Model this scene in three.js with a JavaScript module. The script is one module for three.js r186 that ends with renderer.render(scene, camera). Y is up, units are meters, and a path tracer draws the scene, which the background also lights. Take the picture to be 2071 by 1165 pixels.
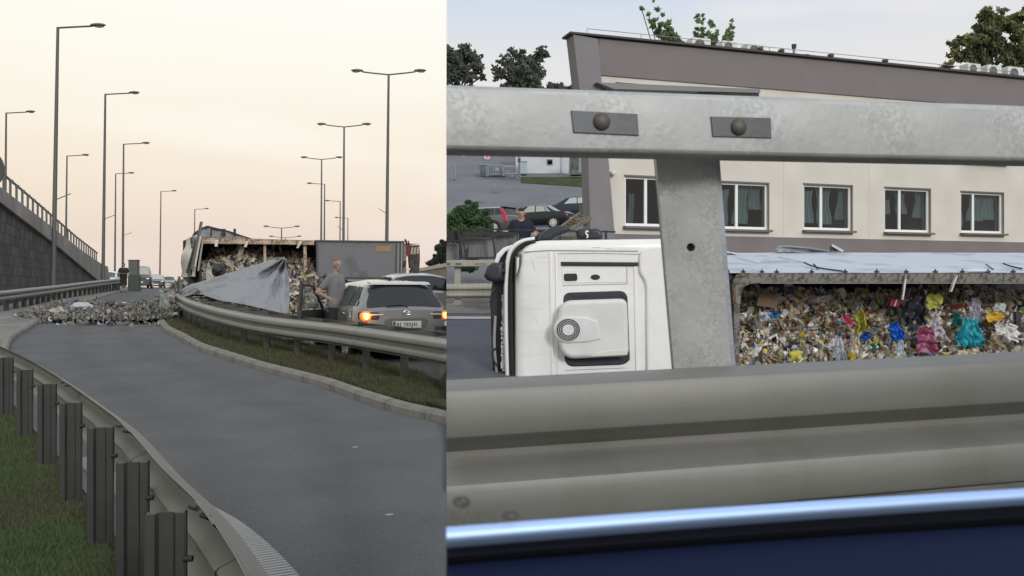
import * as THREE from 'three';
import { MarchingCubes } from 'three/addons/objects/MarchingCubes.js';
import { RoundedBoxGeometry } from 'three/addons/geometries/RoundedBoxGeometry.js';
import { mergeGeometries, mergeVertices, toCreasedNormals } from 'three/addons/utils/BufferGeometryUtils.js';

// ---------------------------------------------------------------- camera, sky, sun, exposure
const W = 1024, H = 576, EYE = 1.5, F = 1793, CX = 1035.5, CY = 582.5;
const scene = new THREE.Scene();
const camera = new THREE.PerspectiveCamera(2 * Math.atan(CY / F) * 180 / Math.PI, W / H, 0.05, 6000);
camera.position.set(0, EYE, 0);
camera.lookAt(0, EYE, -10);
camera.focus = 13; camera.userData.fStop = 10;
scene.add(camera);
const renderer = new THREE.WebGLRenderer({ antialias: true });
renderer.setSize(W, H);
renderer.toneMapping = THREE.LinearToneMapping;
renderer.toneMappingExposure = 1.0;
renderer.shadowMap.enabled = true;

const SEAM = (903 - CX) / F;              // the two places meet on the upright plane x = SEAM * depth
const smooth = (a, b, x) => { const t = Math.min(1, Math.max(0, (x - a) / (b - a))); return t * t * (3 - 2 * t); };
const lerp = (a, b, t) => a + (b - a) * t;
function ramp(stops, x) {                 // piecewise linear, numbers or arrays
  let i = 0; while (i < stops.length - 2 && x > stops[i + 1][0]) i++;
  const [x0, a] = stops[i], [x1, b] = stops[i + 1], t = Math.min(1, Math.max(0, (x - x0) / (x1 - x0)));
  return Array.isArray(a) ? a.map((v, k) => lerp(v, b[k], t)) : lerp(a, b, t);
}
function rng(seed) { let s = seed >>> 0; return () => { s = (s + 0x6D2B79F5) >>> 0; let t = s; t = Math.imul(t ^ (t >>> 15), t | 1); t ^= t + Math.imul(t ^ (t >>> 7), t | 61); return ((t ^ (t >>> 14)) >>> 0) / 4294967296; }; }
const hash = (x, y, s = 0) => { let h = Math.imul(x | 0, 374761393) + Math.imul(y | 0, 668265263) + Math.imul(s | 0, 974634777); h = Math.imul(h ^ (h >>> 13), 1274126177); return ((h ^ (h >>> 16)) >>> 0) / 4294967296; };
function vnoise(x, y, p = 0, s = 0) {     // value noise, period p when p > 0
  const xi = Math.floor(x), yi = Math.floor(y), fx = x - xi, fy = y - yi, u = fx * fx * (3 - 2 * fx), v = fy * fy * (3 - 2 * fy);
  const m = (a) => p ? ((a % p) + p) % p : a;
  return lerp(lerp(hash(m(xi), m(yi), s), hash(m(xi + 1), m(yi), s), u), lerp(hash(m(xi), m(yi + 1), s), hash(m(xi + 1), m(yi + 1), s), u), v);
}
function fbm(x, y, o = 4, p = 0, s = 0) { let a = 0, w = 0.5, t = 0; for (let i = 0; i < o; i++) { a += w * vnoise(x, y, p, s + i); t += w; w *= 0.5; x *= 2; y *= 2; if (p) p *= 2; } return a / t; }

{ // evening sky: warm and pale over the road, bluer with thin bands of cloud over the hillside
  const w = 4096, h = 512, d = new Float32Array(w * h * 4);
  const warm = [[-90, [0.5, 0.46, 0.42]], [-1, [0.7, 0.61, 0.55]], [0, [0.80, 0.67, 0.595]], [3, [0.86, 0.735, 0.645]], [6, [0.925, 0.82, 0.70]], [9, [0.965, 0.895, 0.77]], [13, [0.985, 0.952, 0.85]], [18, [0.995, 0.985, 0.93]], [35, [0.86, 0.88, 0.89]], [90, [0.72, 0.77, 0.84]]];
  const cool = [[-90, [0.4, 0.42, 0.45]], [-1, [0.7, 0.68, 0.68]], [0, [0.82, 0.78, 0.77]], [12, [0.83, 0.795, 0.78]], [15, [0.76, 0.775, 0.80]], [18, [0.64, 0.715, 0.82]], [35, [0.72, 0.80, 0.94]], [90, [0.78, 0.86, 1.0]]];
  for (let j = 0; j < h; j++) {
    const el = ((j + 0.5) / h - 0.5) * 180, A = ramp(warm, el), B = ramp(cool, el);
    for (let i = 0; i < w; i++) {
      const phi = ((i + 0.5) / w - 0.5) * 2 * Math.PI, x = Math.cos(phi), z = Math.sin(phi), az = Math.atan2(x, -z), deg = az * 180 / Math.PI;
      let k = deg < Math.atan(SEAM) * 180 / Math.PI ? 0 : 1;
      if (deg > 70) k = 1 - 0.5 * smooth(70, 180, deg); else if (deg < -70) k = 0.5 * smooth(70, 180, -deg);
      const band = el > 0 ? smooth(0.48, 0.72, fbm(deg * 0.05 + 3, el * 0.5 + deg * 0.035, 4, 0, 5)) : 0, o = (j * w + i) * 4;
      const haze = el > 0 ? 0.035 * (smooth(0.35, 0.75, fbm(deg * 0.06, el * 0.45 + deg * 0.02, 4, 0, 9)) - 0.5) * smooth(16, 8, el) : 0;
      for (let c = 0; c < 3; c++) {
        const b = lerp(B[c], [0.84, 0.82, 0.84][c], 0.75 * band * smooth(8, 14, el));
        const a = A[c] * (1 + haze * (c + 1) - (c === 2 ? 0.03 * smooth(0, 30, -deg - 14) : 0));
        d[o + c] = lerp(a, b, k);
      }
      d[o + 3] = 1;
    }
  }
  const sky = new THREE.DataTexture(d, w, h, THREE.RGBAFormat, THREE.FloatType);
  sky.mapping = THREE.EquirectangularReflectionMapping; sky.minFilter = sky.magFilter = THREE.LinearFilter; sky.needsUpdate = true;
  scene.background = sky; scene.environment = sky;
}
const sun = new THREE.DirectionalLight(new THREE.Color(1.0, 0.972, 0.94), 1.5);
sun.position.set(20, 18, 26); sun.target.position.set(0, 1, -14);
sun.castShadow = true; sun.shadow.radius = 26; sun.shadow.mapSize.set(2048, 2048);
Object.assign(sun.shadow.camera, { left: -60, right: 60, top: 60, bottom: -60, near: 1, far: 200 });
scene.add(sun, sun.target);

// ---------------------------------------------------------------- helpers
const V = (x, y, z) => new THREE.Vector3(x, y, z);
const at = (px, py, d) => V((px - CX) / F * d, EYE - (py - CY) / F * d, -d);     // what the camera sees at a pixel, d metres ahead
const numbers = new Map();
function numbered(n) { const k = numbers.get(n) || 0; numbers.set(n, k + 1); return k ? `${n}_${String(k).padStart(3, '0')}` : n; }
function tag(o, label, category, group, kind) { if (label) o.userData.label = label; if (category) o.userData.category = category; if (group) o.userData.group = group; if (kind) o.userData.kind = kind; return o; }
const bases = new Map(), partNumbers = new Map();
function thing(name, label, category, base = V(0, 0, 0), group) {
  const g = new THREE.Group(); g.name = numbered(name); g.position.copy(base); scene.add(g); bases.set(g, base.clone());
  return tag(g, label, category, group);
}
function mesh(name, geo, mat, parent, local = false) {
  const m = new THREE.Mesh(geo, mat); m.castShadow = m.receiveShadow = true;
  if (parent) {
    let r = parent; while (r.parent && r.parent !== scene) r = r.parent;
    if (!local && bases.has(r)) geo.translate(-bases.get(r).x, -bases.get(r).y, -bases.get(r).z);
    const key = parent.uuid + name, k = partNumbers.get(key) || 0; partNumbers.set(key, k + 1);
    m.name = k ? `${name}_${String(k).padStart(3, '0')}` : name; parent.add(m);
  } else { m.name = numbered(name); scene.add(m); }
  return m;
}
function structure(name, geo, mat, label) { const m = mesh(name, geo, mat); m.userData.kind = 'structure'; if (label) m.userData.label = label; return m; }
function copy(o, label, pos, turn) { const c = o.clone(); c.name = numbered(o.name.replace(/_\d{3}$/, '')); c.userData = { ...o.userData, label }; if (pos) c.position.copy(pos); if (turn !== undefined) c.rotation.y = turn; scene.add(c); return c; }

function tex(n, f, srgb = true) {
  const a = new Uint8Array(n * n * 4);
  for (let j = 0; j < n; j++) for (let i = 0; i < n; i++) {
    let v = f(i / n, j / n); if (!Array.isArray(v)) v = [v, v, v];
    const o = (j * n + i) * 4; for (let c = 0; c < 3; c++) a[o + c] = Math.max(0, Math.min(255, v[c] * 255)); a[o + 3] = 255;
  }
  const t = new THREE.DataTexture(a, n, n); t.wrapS = t.wrapT = THREE.RepeatWrapping; t.magFilter = THREE.LinearFilter; t.minFilter = THREE.LinearMipmapLinearFilter;
  if (srgb) t.colorSpace = THREE.SRGBColorSpace; t.needsUpdate = true; return t;
}
function rep(t, x, y = x) { const c = t.clone(); c.repeat.set(x, y); c.needsUpdate = true; return c; }
const tAsphalt = tex(1024, (u, v) => { const s = hash(u * 1024, v * 1024, 3); return 0.80 + 0.16 * (fbm(u * 6, v * 6, 5, 6, 1) - 0.5) + 0.40 * (s - 0.5) * (s > 0.92 ? 1.9 : 0.8) + 0.10 * (vnoise(u * 256, v * 256, 256, 8) - 0.5); });
const tAsphaltB = tex(512, (u, v) => vnoise(u * 256, v * 256, 256, 2) * 0.6 + hash(u * 512, v * 512, 4) * 0.4, false);
const tConcrete = tex(512, (u, v) => 0.78 + 0.3 * (fbm(u * 5, v * 5, 5, 5, 11) - 0.5) + 0.12 * (fbm(u * 40, v * 4, 3, 4, 14) - 0.5) + 0.1 * (hash(u * 512, v * 512, 6) - 0.5));
const tPlaster = tex(512, (u, v) => 0.93 + 0.07 * (fbm(u * 4, v * 4, 4, 4, 21) - 0.5) + 0.05 * (hash(u * 512, v * 512, 7) - 0.5));
const tStreak = tex(512, (u, v) => 0.86 + 0.16 * (fbm(u * 3, v * 3, 4, 3, 31) - 0.5) + 0.1 * (fbm(u * 32, v * 2, 3, 2, 33) - 0.5));
const tGalv = tex(512, (u, v) => { // zinc spangle
  const n = 40, x = u * n, y = v * n; let b = 9, id = 0;
  for (let j = -1; j < 2; j++) for (let i = -1; i < 2; i++) { const cx = Math.floor(x) + i, cy = Math.floor(y) + j, mx = ((cx % n) + n) % n, my = ((cy % n) + n) % n; const dx = cx + hash(mx, my, 1) - x, dy = cy + hash(mx, my, 2) - y, d = dx * dx + dy * dy; if (d < b) { b = d; id = hash(mx, my, 3); } }
  return 0.9 + 0.13 * (id - 0.5) * smooth(0.35, 0.75, fbm(u * 5, v * 5, 3, 5, 41)) + 0.12 * (fbm(u * 4, v * 4, 4, 4, 44) - 0.5);
});
const tDirt = tex(512, (u, v) => { const k = smooth(0.40, 0.66, 0.55 * fbm(u * 24, v * 24, 5, 24, 51) + 0.45 * fbm(u * 4, v * 4, 3, 4, 53)); return [0.9 - 0.36 * k, 0.89 - 0.38 * k, 0.87 - 0.41 * k]; });
const tLong = tex(512, (u, v) => 0.88 + 0.14 * (fbm(u * 3, v * 3, 4, 3, 35) - 0.5) + 0.07 * (fbm(u * 2, v * 30, 3, 2, 37) - 0.5));
const tBeam = tex(1024, (u, v) => { const n = fbm(u * 4, v * 4, 5, 4, 135), st = fbm(u * 3, v * 60, 3, 3, 137), run = smooth(0.5, 0.9, fbm(u * 19, v * 3, 4, 3, 139)), sp = hash(Math.floor(u * 1024), Math.floor(v * 1024), 3) > 0.9985 ? 0.14 : 0; const k = 0.88 + 0.18 * (n - 0.5) + 0.12 * (st - 0.5) - 0.07 * run - sp; return [k, k * 0.995, k * 0.975 - 0.02 * run]; });
const tCab = tex(512, (u, v) => { const k = smooth(0.5, 0.85, fbm(u * 3, v * 3, 5, 3, 161)), st = smooth(0.62, 0.9, fbm(u * 4, v * 40, 3, 4, 163)), f = hash(u * 512, v * 512, 8) > 0.996 ? 0.12 : 0; const q = 0.985 - 0.045 * k - 0.05 * st - f; return [q, q * 0.997, q * 0.985]; });
const tGrime = tex(512, (u, v) => { const k = smooth(0.5, 0.75, fbm(u * 6, v * 6, 5, 6, 61)); return 0.97 - 0.10 * k - 0.04 * hash(u * 512, v * 512, 5) * k; });
const tSoil = tex(512, (u, v) => { const a = fbm(u * 8, v * 8, 5, 8, 71), b = hash(u * 512, v * 512, 9); return [0.62 + 0.5 * (a - 0.5) + 0.2 * (b - 0.5), 0.66 + 0.44 * (a - 0.5) + 0.2 * (b - 0.5), 0.5 + 0.4 * (a - 0.5) + 0.15 * (b - 0.5)]; });
const tBlocks = tex(512, (u, v) => { const r = v * 16, row = Math.floor(r), fy = r - row, x = u * 8 + (row % 2) * 0.5, col = Math.floor(x) % 8, fx = x - Math.floor(x); const g = Math.min(smooth(0, 0.12, fy), smooth(0, 0.05, fx)); return (0.66 + 0.22 * hash(col, row, 3) + 0.18 * (fbm(u * 8, v * 8, 4, 8, 81) - 0.5)) * (0.7 + 0.3 * g); });
const tNoise = tex(256, (u, v) => fbm(u * 16, v * 16, 4, 16, 91), false);
const tWood = tex(256, (u, v) => { const a = fbm(u * 2, v * 24, 4, 2, 95); return [0.85 + 0.4 * (a - 0.5), 0.82 + 0.42 * (a - 0.5), 0.76 + 0.42 * (a - 0.5)]; });

function M(r, g, b, o = {}) {
  const { phys, rough = 0.7, metal = 0, ...rest } = o;
  const m = new (phys ? THREE.MeshPhysicalMaterial : THREE.MeshStandardMaterial)({ color: new THREE.Color().setRGB(r, g, b), roughness: rough, metalness: metal, side: THREE.DoubleSide, ...rest });
  return m;
}
const P = { phys: true };
const mat = {
  asphalt: M(0.143, 0.149, 0.154, { vertexColors: true, rough: 0.85, map: rep(tAsphalt, 0.35), bumpMap: rep(tAsphaltB, 1.5), bumpScale: 0.004 }),
  asphaltFar: M(0.165, 0.167, 0.17, { rough: 0.9, map: rep(tAsphalt, 0.12) }),
  asphaltLot: M(0.235, 0.24, 0.265, { rough: 0.92, map: rep(tAsphalt, 0.06) }),
  soil: M(0.075, 0.085, 0.045, { rough: 1, map: rep(tSoil, 0.4), bumpMap: rep(tNoise, 1), bumpScale: 0.02 }),
  soilDry: M(0.115, 0.105, 0.062, { rough: 1, map: rep(tSoil, 0.5), bumpMap: rep(tNoise, 1), bumpScale: 0.02 }),
  kerb: M(0.36, 0.345, 0.30, { rough: 0.9, map: rep(tConcrete, 0.8), bumpMap: rep(tNoise, 2), bumpScale: 0.004 }),
  concrete: M(0.33, 0.32, 0.29, { rough: 0.9, map: rep(tConcrete, 0.25) }),
  coping: M(0.44, 0.415, 0.365, { rough: 0.9, map: rep(tConcrete, 0.15) }),
  blocks: M(0.135, 0.125, 0.112, { rough: 0.95, map: rep(tBlocks, 0.25, 0.16) }),
  galv: M(0.52, 0.535, 0.53, { rough: 0.55, metal: 0.25, map: rep(tGalv, 3), bumpMap: rep(tNoise, 4), bumpScale: 0.0008 }),
  galvDull: M(0.30, 0.295, 0.262, { rough: 0.62, metal: 0.15, map: rep(tLong, 0.9) }),
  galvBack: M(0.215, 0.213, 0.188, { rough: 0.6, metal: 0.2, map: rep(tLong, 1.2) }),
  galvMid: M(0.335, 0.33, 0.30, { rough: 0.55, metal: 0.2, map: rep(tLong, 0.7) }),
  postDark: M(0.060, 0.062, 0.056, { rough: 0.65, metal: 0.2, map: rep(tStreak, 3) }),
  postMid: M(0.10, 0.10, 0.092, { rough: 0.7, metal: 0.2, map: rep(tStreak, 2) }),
  plate: M(0.115, 0.12, 0.13, { rough: 0.5, metal: 0.4, map: rep(tGalv, 4) }),
  bolt: M(0.17, 0.165, 0.15, { rough: 0.55, metal: 0.4, map: rep(tDirt, 6) }),
  boltDark: M(0.03, 0.03, 0.03, { rough: 0.6, metal: 0.3 }),
  poleGrey: M(0.16, 0.16, 0.15, { rough: 0.6, metal: 0.3, map: rep(tStreak, 0.5) }),
  lampGrey: M(0.13, 0.13, 0.12, { rough: 0.6, metal: 0.2 }),
  black: M(0.012, 0.013, 0.015, { rough: 0.5 }),
  rubber: M(0.018, 0.018, 0.02, { rough: 0.85 }),
  darkPlastic: M(0.025, 0.029, 0.042, { rough: 0.42, map: rep(tGrime, 2) }),
  white: M(0.84, 0.845, 0.845, { ...P, rough: 0.34, clearcoat: 0.5, clearcoatRoughness: 0.2, map: rep(tCab, 0.33), roughnessMap: rep(tNoise, 0.5), roughness: 0.6 }),
  whiteMatt: M(0.76, 0.775, 0.755, { rough: 0.5, map: rep(tPlaster, 1) }),
  seam: M(0.30, 0.30, 0.31, { rough: 0.7 }),
  trailerSide: M(0.52, 0.57, 0.66, { rough: 0.42, map: rep(tGrime, 0.5) }),
  frame: M(0.26, 0.255, 0.235, { rough: 0.75, metal: 0.1, map: rep(tDirt, 1.4) }),
  rust: M(0.24, 0.15, 0.09, { rough: 0.9, map: rep(tDirt, 3) }),
  inside: M(0.035, 0.036, 0.045, { rough: 0.8, map: rep(tDirt, 1) }),
  plaster: M(0.76, 0.72, 0.645, { rough: 0.92, map: rep(tPlaster, 0.35) }),
  plasterGrey: M(0.235, 0.215, 0.212, { rough: 0.92, map: rep(tPlaster, 0.4) }),
  plasterFin: M(0.255, 0.245, 0.255, { rough: 0.92, map: rep(tPlaster, 0.4) }),
  cap: M(0.05, 0.04, 0.042, { rough: 0.6 }),
  sillGrey: M(0.16, 0.145, 0.14, { rough: 0.7 }),
  pvc: M(0.82, 0.83, 0.83, { rough: 0.4 }),
  pane: M(0.5, 0.58, 0.59, { ...P, rough: 0.03, transmission: 1, thickness: 0, ior: 1.5 }),
  curtain: M(0.40, 0.47, 0.46, { rough: 0.95, transmission: 0.25, thickness: 0, ...P }),
  glassDark: M(0.02, 0.024, 0.026, { ...P, rough: 0.06, specularIntensity: 1 }),
  glassSky: M(0.10, 0.12, 0.12, { rough: 0.07, metal: 0.55 }),
  chrome: M(0.75, 0.76, 0.78, { rough: 0.2, metal: 1 }),
  skin: M(0.40, 0.255, 0.19, { rough: 0.6 }), skinDim: M(0.30, 0.205, 0.155, { rough: 0.65 }),
  hair: M(0.02, 0.016, 0.013, { rough: 0.8 }),
};

function place(g, x = 0, y = 0, z = 0, ry = 0, rx = 0, rz = 0) { if (rx) g.rotateX(rx); if (rz) g.rotateZ(rz); if (ry) g.rotateY(ry); return g.translate(x, y, z); }
function uvBox(geo, s = 1) {               // uv in metres by the way each face looks
  const g = geo.index ? geo.toNonIndexed() : geo, p = g.attributes.position, uv = new Float32Array(p.count * 2), a = V(), b = V(), c = V();
  for (let i = 0; i < p.count; i += 3) {
    a.fromBufferAttribute(p, i); b.fromBufferAttribute(p, i + 1); c.fromBufferAttribute(p, i + 2);
    const n = b.clone().sub(a).cross(c.clone().sub(a)), x = Math.abs(n.x), y = Math.abs(n.y), z = Math.abs(n.z);
    [a, b, c].forEach((q, k) => { const [u, v] = y >= x && y >= z ? [q.x, q.z] : x >= z ? [q.z, q.y] : [q.x, q.y]; uv[(i + k) * 2] = u * s; uv[(i + k) * 2 + 1] = v * s; });
  }
  g.setAttribute('uv', new THREE.BufferAttribute(uv, 2)); return g;
}
const box = (w, h, d, x = 0, y = 0, z = 0, r = 0) => uvBox(r ? new RoundedBoxGeometry(w, h, d, 3, Math.min(r, w / 2.01, h / 2.01, d / 2.01)) : new THREE.BoxGeometry(w, h, d)).translate(x, y, z);
const plain = (g) => { const q = g.index ? g.toNonIndexed() : g.clone(); for (const k of Object.keys(q.attributes)) if (!['position', 'normal', 'uv'].includes(k)) q.deleteAttribute(k); if (!q.attributes.uv) uvBox(q); if (!q.attributes.normal) q.computeVertexNormals(); return q; };
const join = (...gs) => mergeGeometries(gs.flat().map(plain));
function bar(p, q, w, h = w, r = 0) {      // a box from p to q, w wide (level) and h high
  const d = q.clone().sub(p), L = d.length(), g = r ? new RoundedBoxGeometry(w, h, L, 2, r) : new THREE.BoxGeometry(w, h, L), u = uvBox(g);
  const m = new THREE.Matrix4().lookAt(V(0, 0, 0), d, Math.abs(d.y) > 0.98 * L ? V(1, 0, 0) : V(0, 1, 0));
  return u.applyMatrix4(m).translate((p.x + q.x) / 2, (p.y + q.y) / 2, (p.z + q.z) / 2);
}
const tube = (pts, r, seg = 24, rs = 7) => new THREE.TubeGeometry(new THREE.CatmullRomCurve3(pts, false, 'centripetal'), seg, r, rs, false);
function shapeOf(pts, round = 0) {
  const s = new THREE.Shape();
  if (!round) { s.setFromPoints(pts.map(p => new THREE.Vector2(p[0], p[1]))); return s; }
  const n = pts.length, v = pts.map(p => new THREE.Vector2(p[0], p[1]));
  for (let i = 0; i < n; i++) {
    const a = v[(i + n - 1) % n], b = v[i], c = v[(i + 1) % n], r = Array.isArray(round) ? round[i] : round;
    if (!r) { i ? s.lineTo(b.x, b.y) : s.moveTo(b.x, b.y); continue; }
    const p = b.clone().add(a.clone().sub(b).setLength(Math.min(r, a.distanceTo(b) * 0.49))), q = b.clone().add(c.clone().sub(b).setLength(Math.min(r, c.distanceTo(b) * 0.49)));
    i ? s.lineTo(p.x, p.y) : s.moveTo(p.x, p.y); s.quadraticCurveTo(b.x, b.y, q.x, q.y);
  }
  s.closePath(); return s;
}
function extr(pts, depth, bevel = 0, round = 0, seg = 3) { // outline in x, y; solid from z = -depth to 0, its edge rounded by bevel
  if (bevel && Array.isArray(pts) && round) round = pts.map((_, i) => { const r = Array.isArray(round) ? round[i] : round; return r < bevel * 1.6 ? 0 : r; });
  const s = Array.isArray(pts) ? shapeOf(pts, round) : pts;
  const g = new THREE.ExtrudeGeometry(s, { depth: Math.max(1e-3, depth - 2 * bevel), bevelEnabled: bevel > 0, bevelThickness: bevel, bevelSize: bevel, bevelOffset: -bevel, bevelSegments: seg, curveSegments: 10 });
  g.translate(0, 0, -depth + bevel); if (!bevel) return uvBox(g);
  const q = toCreasedNormals(g, 0.6), p = q.attributes.position, n = q.attributes.normal, A = new THREE.Vector3(), B = new THREE.Vector3(), C = new THREE.Vector3();
  for (let i = 0; i < p.count; i += 3) { A.fromBufferAttribute(p, i); B.fromBufferAttribute(p, i + 1); C.fromBufferAttribute(p, i + 2); if (Math.abs(A.z - B.z) < 1e-6 && Math.abs(A.z - C.z) < 1e-6) { const z = A.z > -depth / 2 ? 1 : -1; for (let k = 0; k < 3; k++) n.setXYZ(i + k, 0, 0, z); } }
  return uvBox(q);
}
function grid(nu, nv, f, uvf) {            // a sheet f(u, v) -> Vector3
  const p = [], uv = [], ix = [];
  for (let j = 0; j <= nv; j++) for (let i = 0; i <= nu; i++) { const q = f(i / nu, j / nv); p.push(q.x, q.y, q.z); const t = uvf ? uvf(i / nu, j / nv, q) : [q.x, q.z]; uv.push(t[0], t[1]); }
  for (let j = 0; j < nv; j++) for (let i = 0; i < nu; i++) { const a = j * (nu + 1) + i, b = a + 1, c = a + nu + 1, d = c + 1; ix.push(a, b, d, a, d, c); }
  const g = new THREE.BufferGeometry(); g.setAttribute('position', new THREE.Float32BufferAttribute(p, 3)); g.setAttribute('uv', new THREE.Float32BufferAttribute(uv, 2)); g.setIndex(ix); g.computeVertexNormals(); return g;
}
function resample(pts, step) { const c = new THREE.CatmullRomCurve3(pts, false, 'centripetal'), L = c.getLength(), n = Math.max(2, Math.round(L / step)); return c.getSpacedPoints(n); }
function sideOf(path, i) { const a = path[Math.max(0, i - 1)], b = path[Math.min(path.length - 1, i + 1)], t = b.clone().sub(a); t.y = 0; t.normalize(); return V(-t.z, 0, t.x); } // to the right of travel
function sweep(profile, path, close = false, crease = 0.5) {   // profile [[side, up], ...]
  const prof = close ? [...profile, profile[0]] : profile, n = path.length - 1, m = prof.length - 1; let L = [0], S = [0];
  for (let i = 1; i <= n; i++) L.push(L[i - 1] + path[i].distanceTo(path[i - 1]));
  for (let j = 1; j <= m; j++) S.push(S[j - 1] + Math.hypot(prof[j][0] - prof[j - 1][0], prof[j][1] - prof[j - 1][1]));
  const g = grid(n, m, (u, v) => { const i = Math.round(u * n), j = Math.round(v * m), s = sideOf(path, i); return path[i].clone().addScaledVector(s, prof[j][0]).add(V(0, prof[j][1], 0)); }, (u, v) => [L[Math.round(u * n)], S[Math.round(v * m)]]);
  return crease ? toCreasedNormals(g, crease) : g;
}
// W profile of a guard rail, ridges towards +side, from its upper edge down
const WB = [[0, 0], [0.006, -0.012], [0.022, -0.026], [0.066, -0.042], [0.078, -0.052], [0.082, -0.064], [0.082, -0.098], [0.078, -0.110], [0.066, -0.119], [0.016, -0.139], [0.006, -0.149], [0.006, -0.163], [0.016, -0.173], [0.066, -0.192], [0.078, -0.201], [0.082, -0.213], [0.082, -0.247], [0.078, -0.259], [0.066, -0.269], [0.022, -0.285], [0.006, -0.299], [0, -0.311]];
const WBEAM = (side, k = 1) => [...WB.map(([a, b]) => [a * side * k, b * k]), ...WB.slice().reverse().map(([a, b]) => [(a - 0.004) * side * k, b * k])];

// cut whatever reaches past the plane where the two places meet
function clipAt(o, keepLeft) {
  o.updateMatrixWorld(true);
  o.traverse(m => {
    if (!m.isMesh || m.isInstancedMesh) return;
    const src = m.geometry.index ? m.geometry.toNonIndexed() : m.geometry, col = src.attributes.color, g = plain(m.geometry).applyMatrix4(m.matrixWorld), p = g.attributes.position, nn = g.attributes.normal, uv = g.attributes.uv, sg = keepLeft ? 1 : -1;
    const f = (v) => sg * (v.p.x + SEAM * v.p.z * 1), P_ = [], N_ = [], U_ = [], C_ = []; let cut = false;
    const get = (i) => ({ p: V().fromBufferAttribute(p, i), n: V().fromBufferAttribute(nn, i), u: new THREE.Vector2().fromBufferAttribute(uv, i), c: col ? V().fromBufferAttribute(col, i) : V() });
    const mid = (a, b) => { const t = f(a) / (f(a) - f(b)); return { p: a.p.clone().lerp(b.p, t), n: a.n.clone().lerp(b.n, t), u: a.u.clone().lerp(b.u, t), c: a.c }; };
    const out = (v) => { P_.push(v.p.x, v.p.y, v.p.z); N_.push(v.n.x, v.n.y, v.n.z); U_.push(v.u.x, v.u.y); C_.push(v.c.x, v.c.y, v.c.z); };
    for (let i = 0; i < p.count; i += 3) {
      const t = [get(i), get(i + 1), get(i + 2)], r = [];
      for (let k = 0; k < 3; k++) { const a = t[k], b = t[(k + 1) % 3]; if (f(a) <= 0) r.push(a); else cut = true; if ((f(a) <= 0) !== (f(b) <= 0)) r.push(mid(a, b)); }
      for (let k = 2; k < r.length; k++) { out(r[0]); out(r[k - 1]); out(r[k]); }
    }
    if (!cut) return;
    const q = new THREE.BufferGeometry(); q.setAttribute('position', new THREE.Float32BufferAttribute(P_, 3)); q.setAttribute('normal', new THREE.Float32BufferAttribute(N_, 3)); q.setAttribute('uv', new THREE.Float32BufferAttribute(U_, 2));
    if (col) q.setAttribute('color', new THREE.Float32BufferAttribute(C_, 3));
    if (!P_.length) { m.userData.gone = true; return; }
    m.geometry = q.applyMatrix4(m.matrixWorld.clone().invert());
  });
  const gone = []; o.traverse(m => { if (m.userData.gone) gone.push(m); }); gone.forEach(m => m.parent.remove(m));
  return o;
}
// a vertical plane through the point seen at (px0, d0) and the point at (px1, d1): pixel -> metres along it, height, depth
function wallFrame(px0, d0, px1, d1) {
  const A = at(px0, CY, d0), B = at(px1, CY, d1), dx = B.x - A.x, dz = d1 - d0, L = Math.hypot(dx, dz), turn = Math.atan2(dz, dx);
  const map = (px, py) => { const k = (px - CX) / F, t = (d0 * k - A.x) / (dx - dz * k), d = d0 + dz * t; return [t * L, EYE + (CY - py) * d / F, d]; };
  return { origin: V(A.x, 0, -d0), turn, map, L };
}
// ---------------------------------------------------------------- the ground of the two places
const rawL = [[0, 0], [12, 0], [19, 0.33], [27, 0.68], [40, 0.97], [55, 1.24], [80, 1.46], [130, 1.6], [400, 1.7], [6000, 1.7]];
const groundL = (d) => { let a = 0; for (let k = -2; k <= 2; k++) a += ramp(rawL, d + k * Math.min(1.2, d * 0.05)); return a / 5; };
const rawR = [[0, 0], [9, 0.02], [11.5, 0.3], [16.6, 0.97], [18.6, 1.12], [21, 1.5], [40, 3.4], [60, 5.6], [70, 7.3], [82, 10.3], [90, 12.4], [96, 13.8], [104, 16.4], [110, 18.7], [118, 22], [130, 25], [400, 32], [6000, 42]];
const groundR = (d) => { let a = 0; for (let k = -2; k <= 2; k++) a += ramp(rawR, d + k * Math.min(1.5, d * 0.03)); return a / 5; };
const steps = (a, b, n) => Array.from({ length: n + 1 }, (_, i) => a * Math.pow(b / a, i / n));
function strip(name, xl, xr, d0, d1, y, m, n = 90, nu = 10, kind = 'structure') { // a sheet between two edges that run away from the camera
  const ds = steps(d0, d1, n);
  const g = grid(nu, n, (u, v) => { const d = ds[Math.round(v * n)], a = xl(d), b = xr(d); return V(lerp(a, Math.max(a, b), u), y(d), -d); });
  if (m.vertexColors) { // worn wheel tracks, seams and old stains of the surface itself
    const p = g.attributes.position, c = new Float32Array(p.count * 3);
    for (let i = 0; i < p.count; i++) { const u = (i % (nu + 1)) / nu, x = p.getX(i), z = p.getZ(i), a = Math.exp(-Math.pow((u - 0.36) / 0.09, 2)) + Math.exp(-Math.pow((u - 0.72) / 0.09, 2)), e = Math.exp(-Math.pow(u / 0.05, 2)) + Math.exp(-Math.pow((1 - u) / 0.04, 2)); const k = 1.04 - 0.17 * a * (0.7 + 0.6 * fbm(x * 0.4, z * 0.25, 3, 0, 4)) + 0.20 * (fbm(x * 0.7, z * 0.5, 4, 0, 6) - 0.5) + 0.10 * e, w = 0.02 * a; c[i * 3] = k * (1 + w); c[i * 3 + 1] = k; c[i * 3 + 2] = k * (1 - w * 1.5); }
    g.setAttribute('color', new THREE.BufferAttribute(c, 3));
  }
  const o = mesh(name, g, m); o.userData.kind = kind; return o;
}
const seamX = (d) => SEAM * d;
strip('ground', (d) => -3 * d - 6, seamX, 0.25, 3000, (d) => groundL(d) - 0.012, mat.soil, 420, 30);
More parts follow.
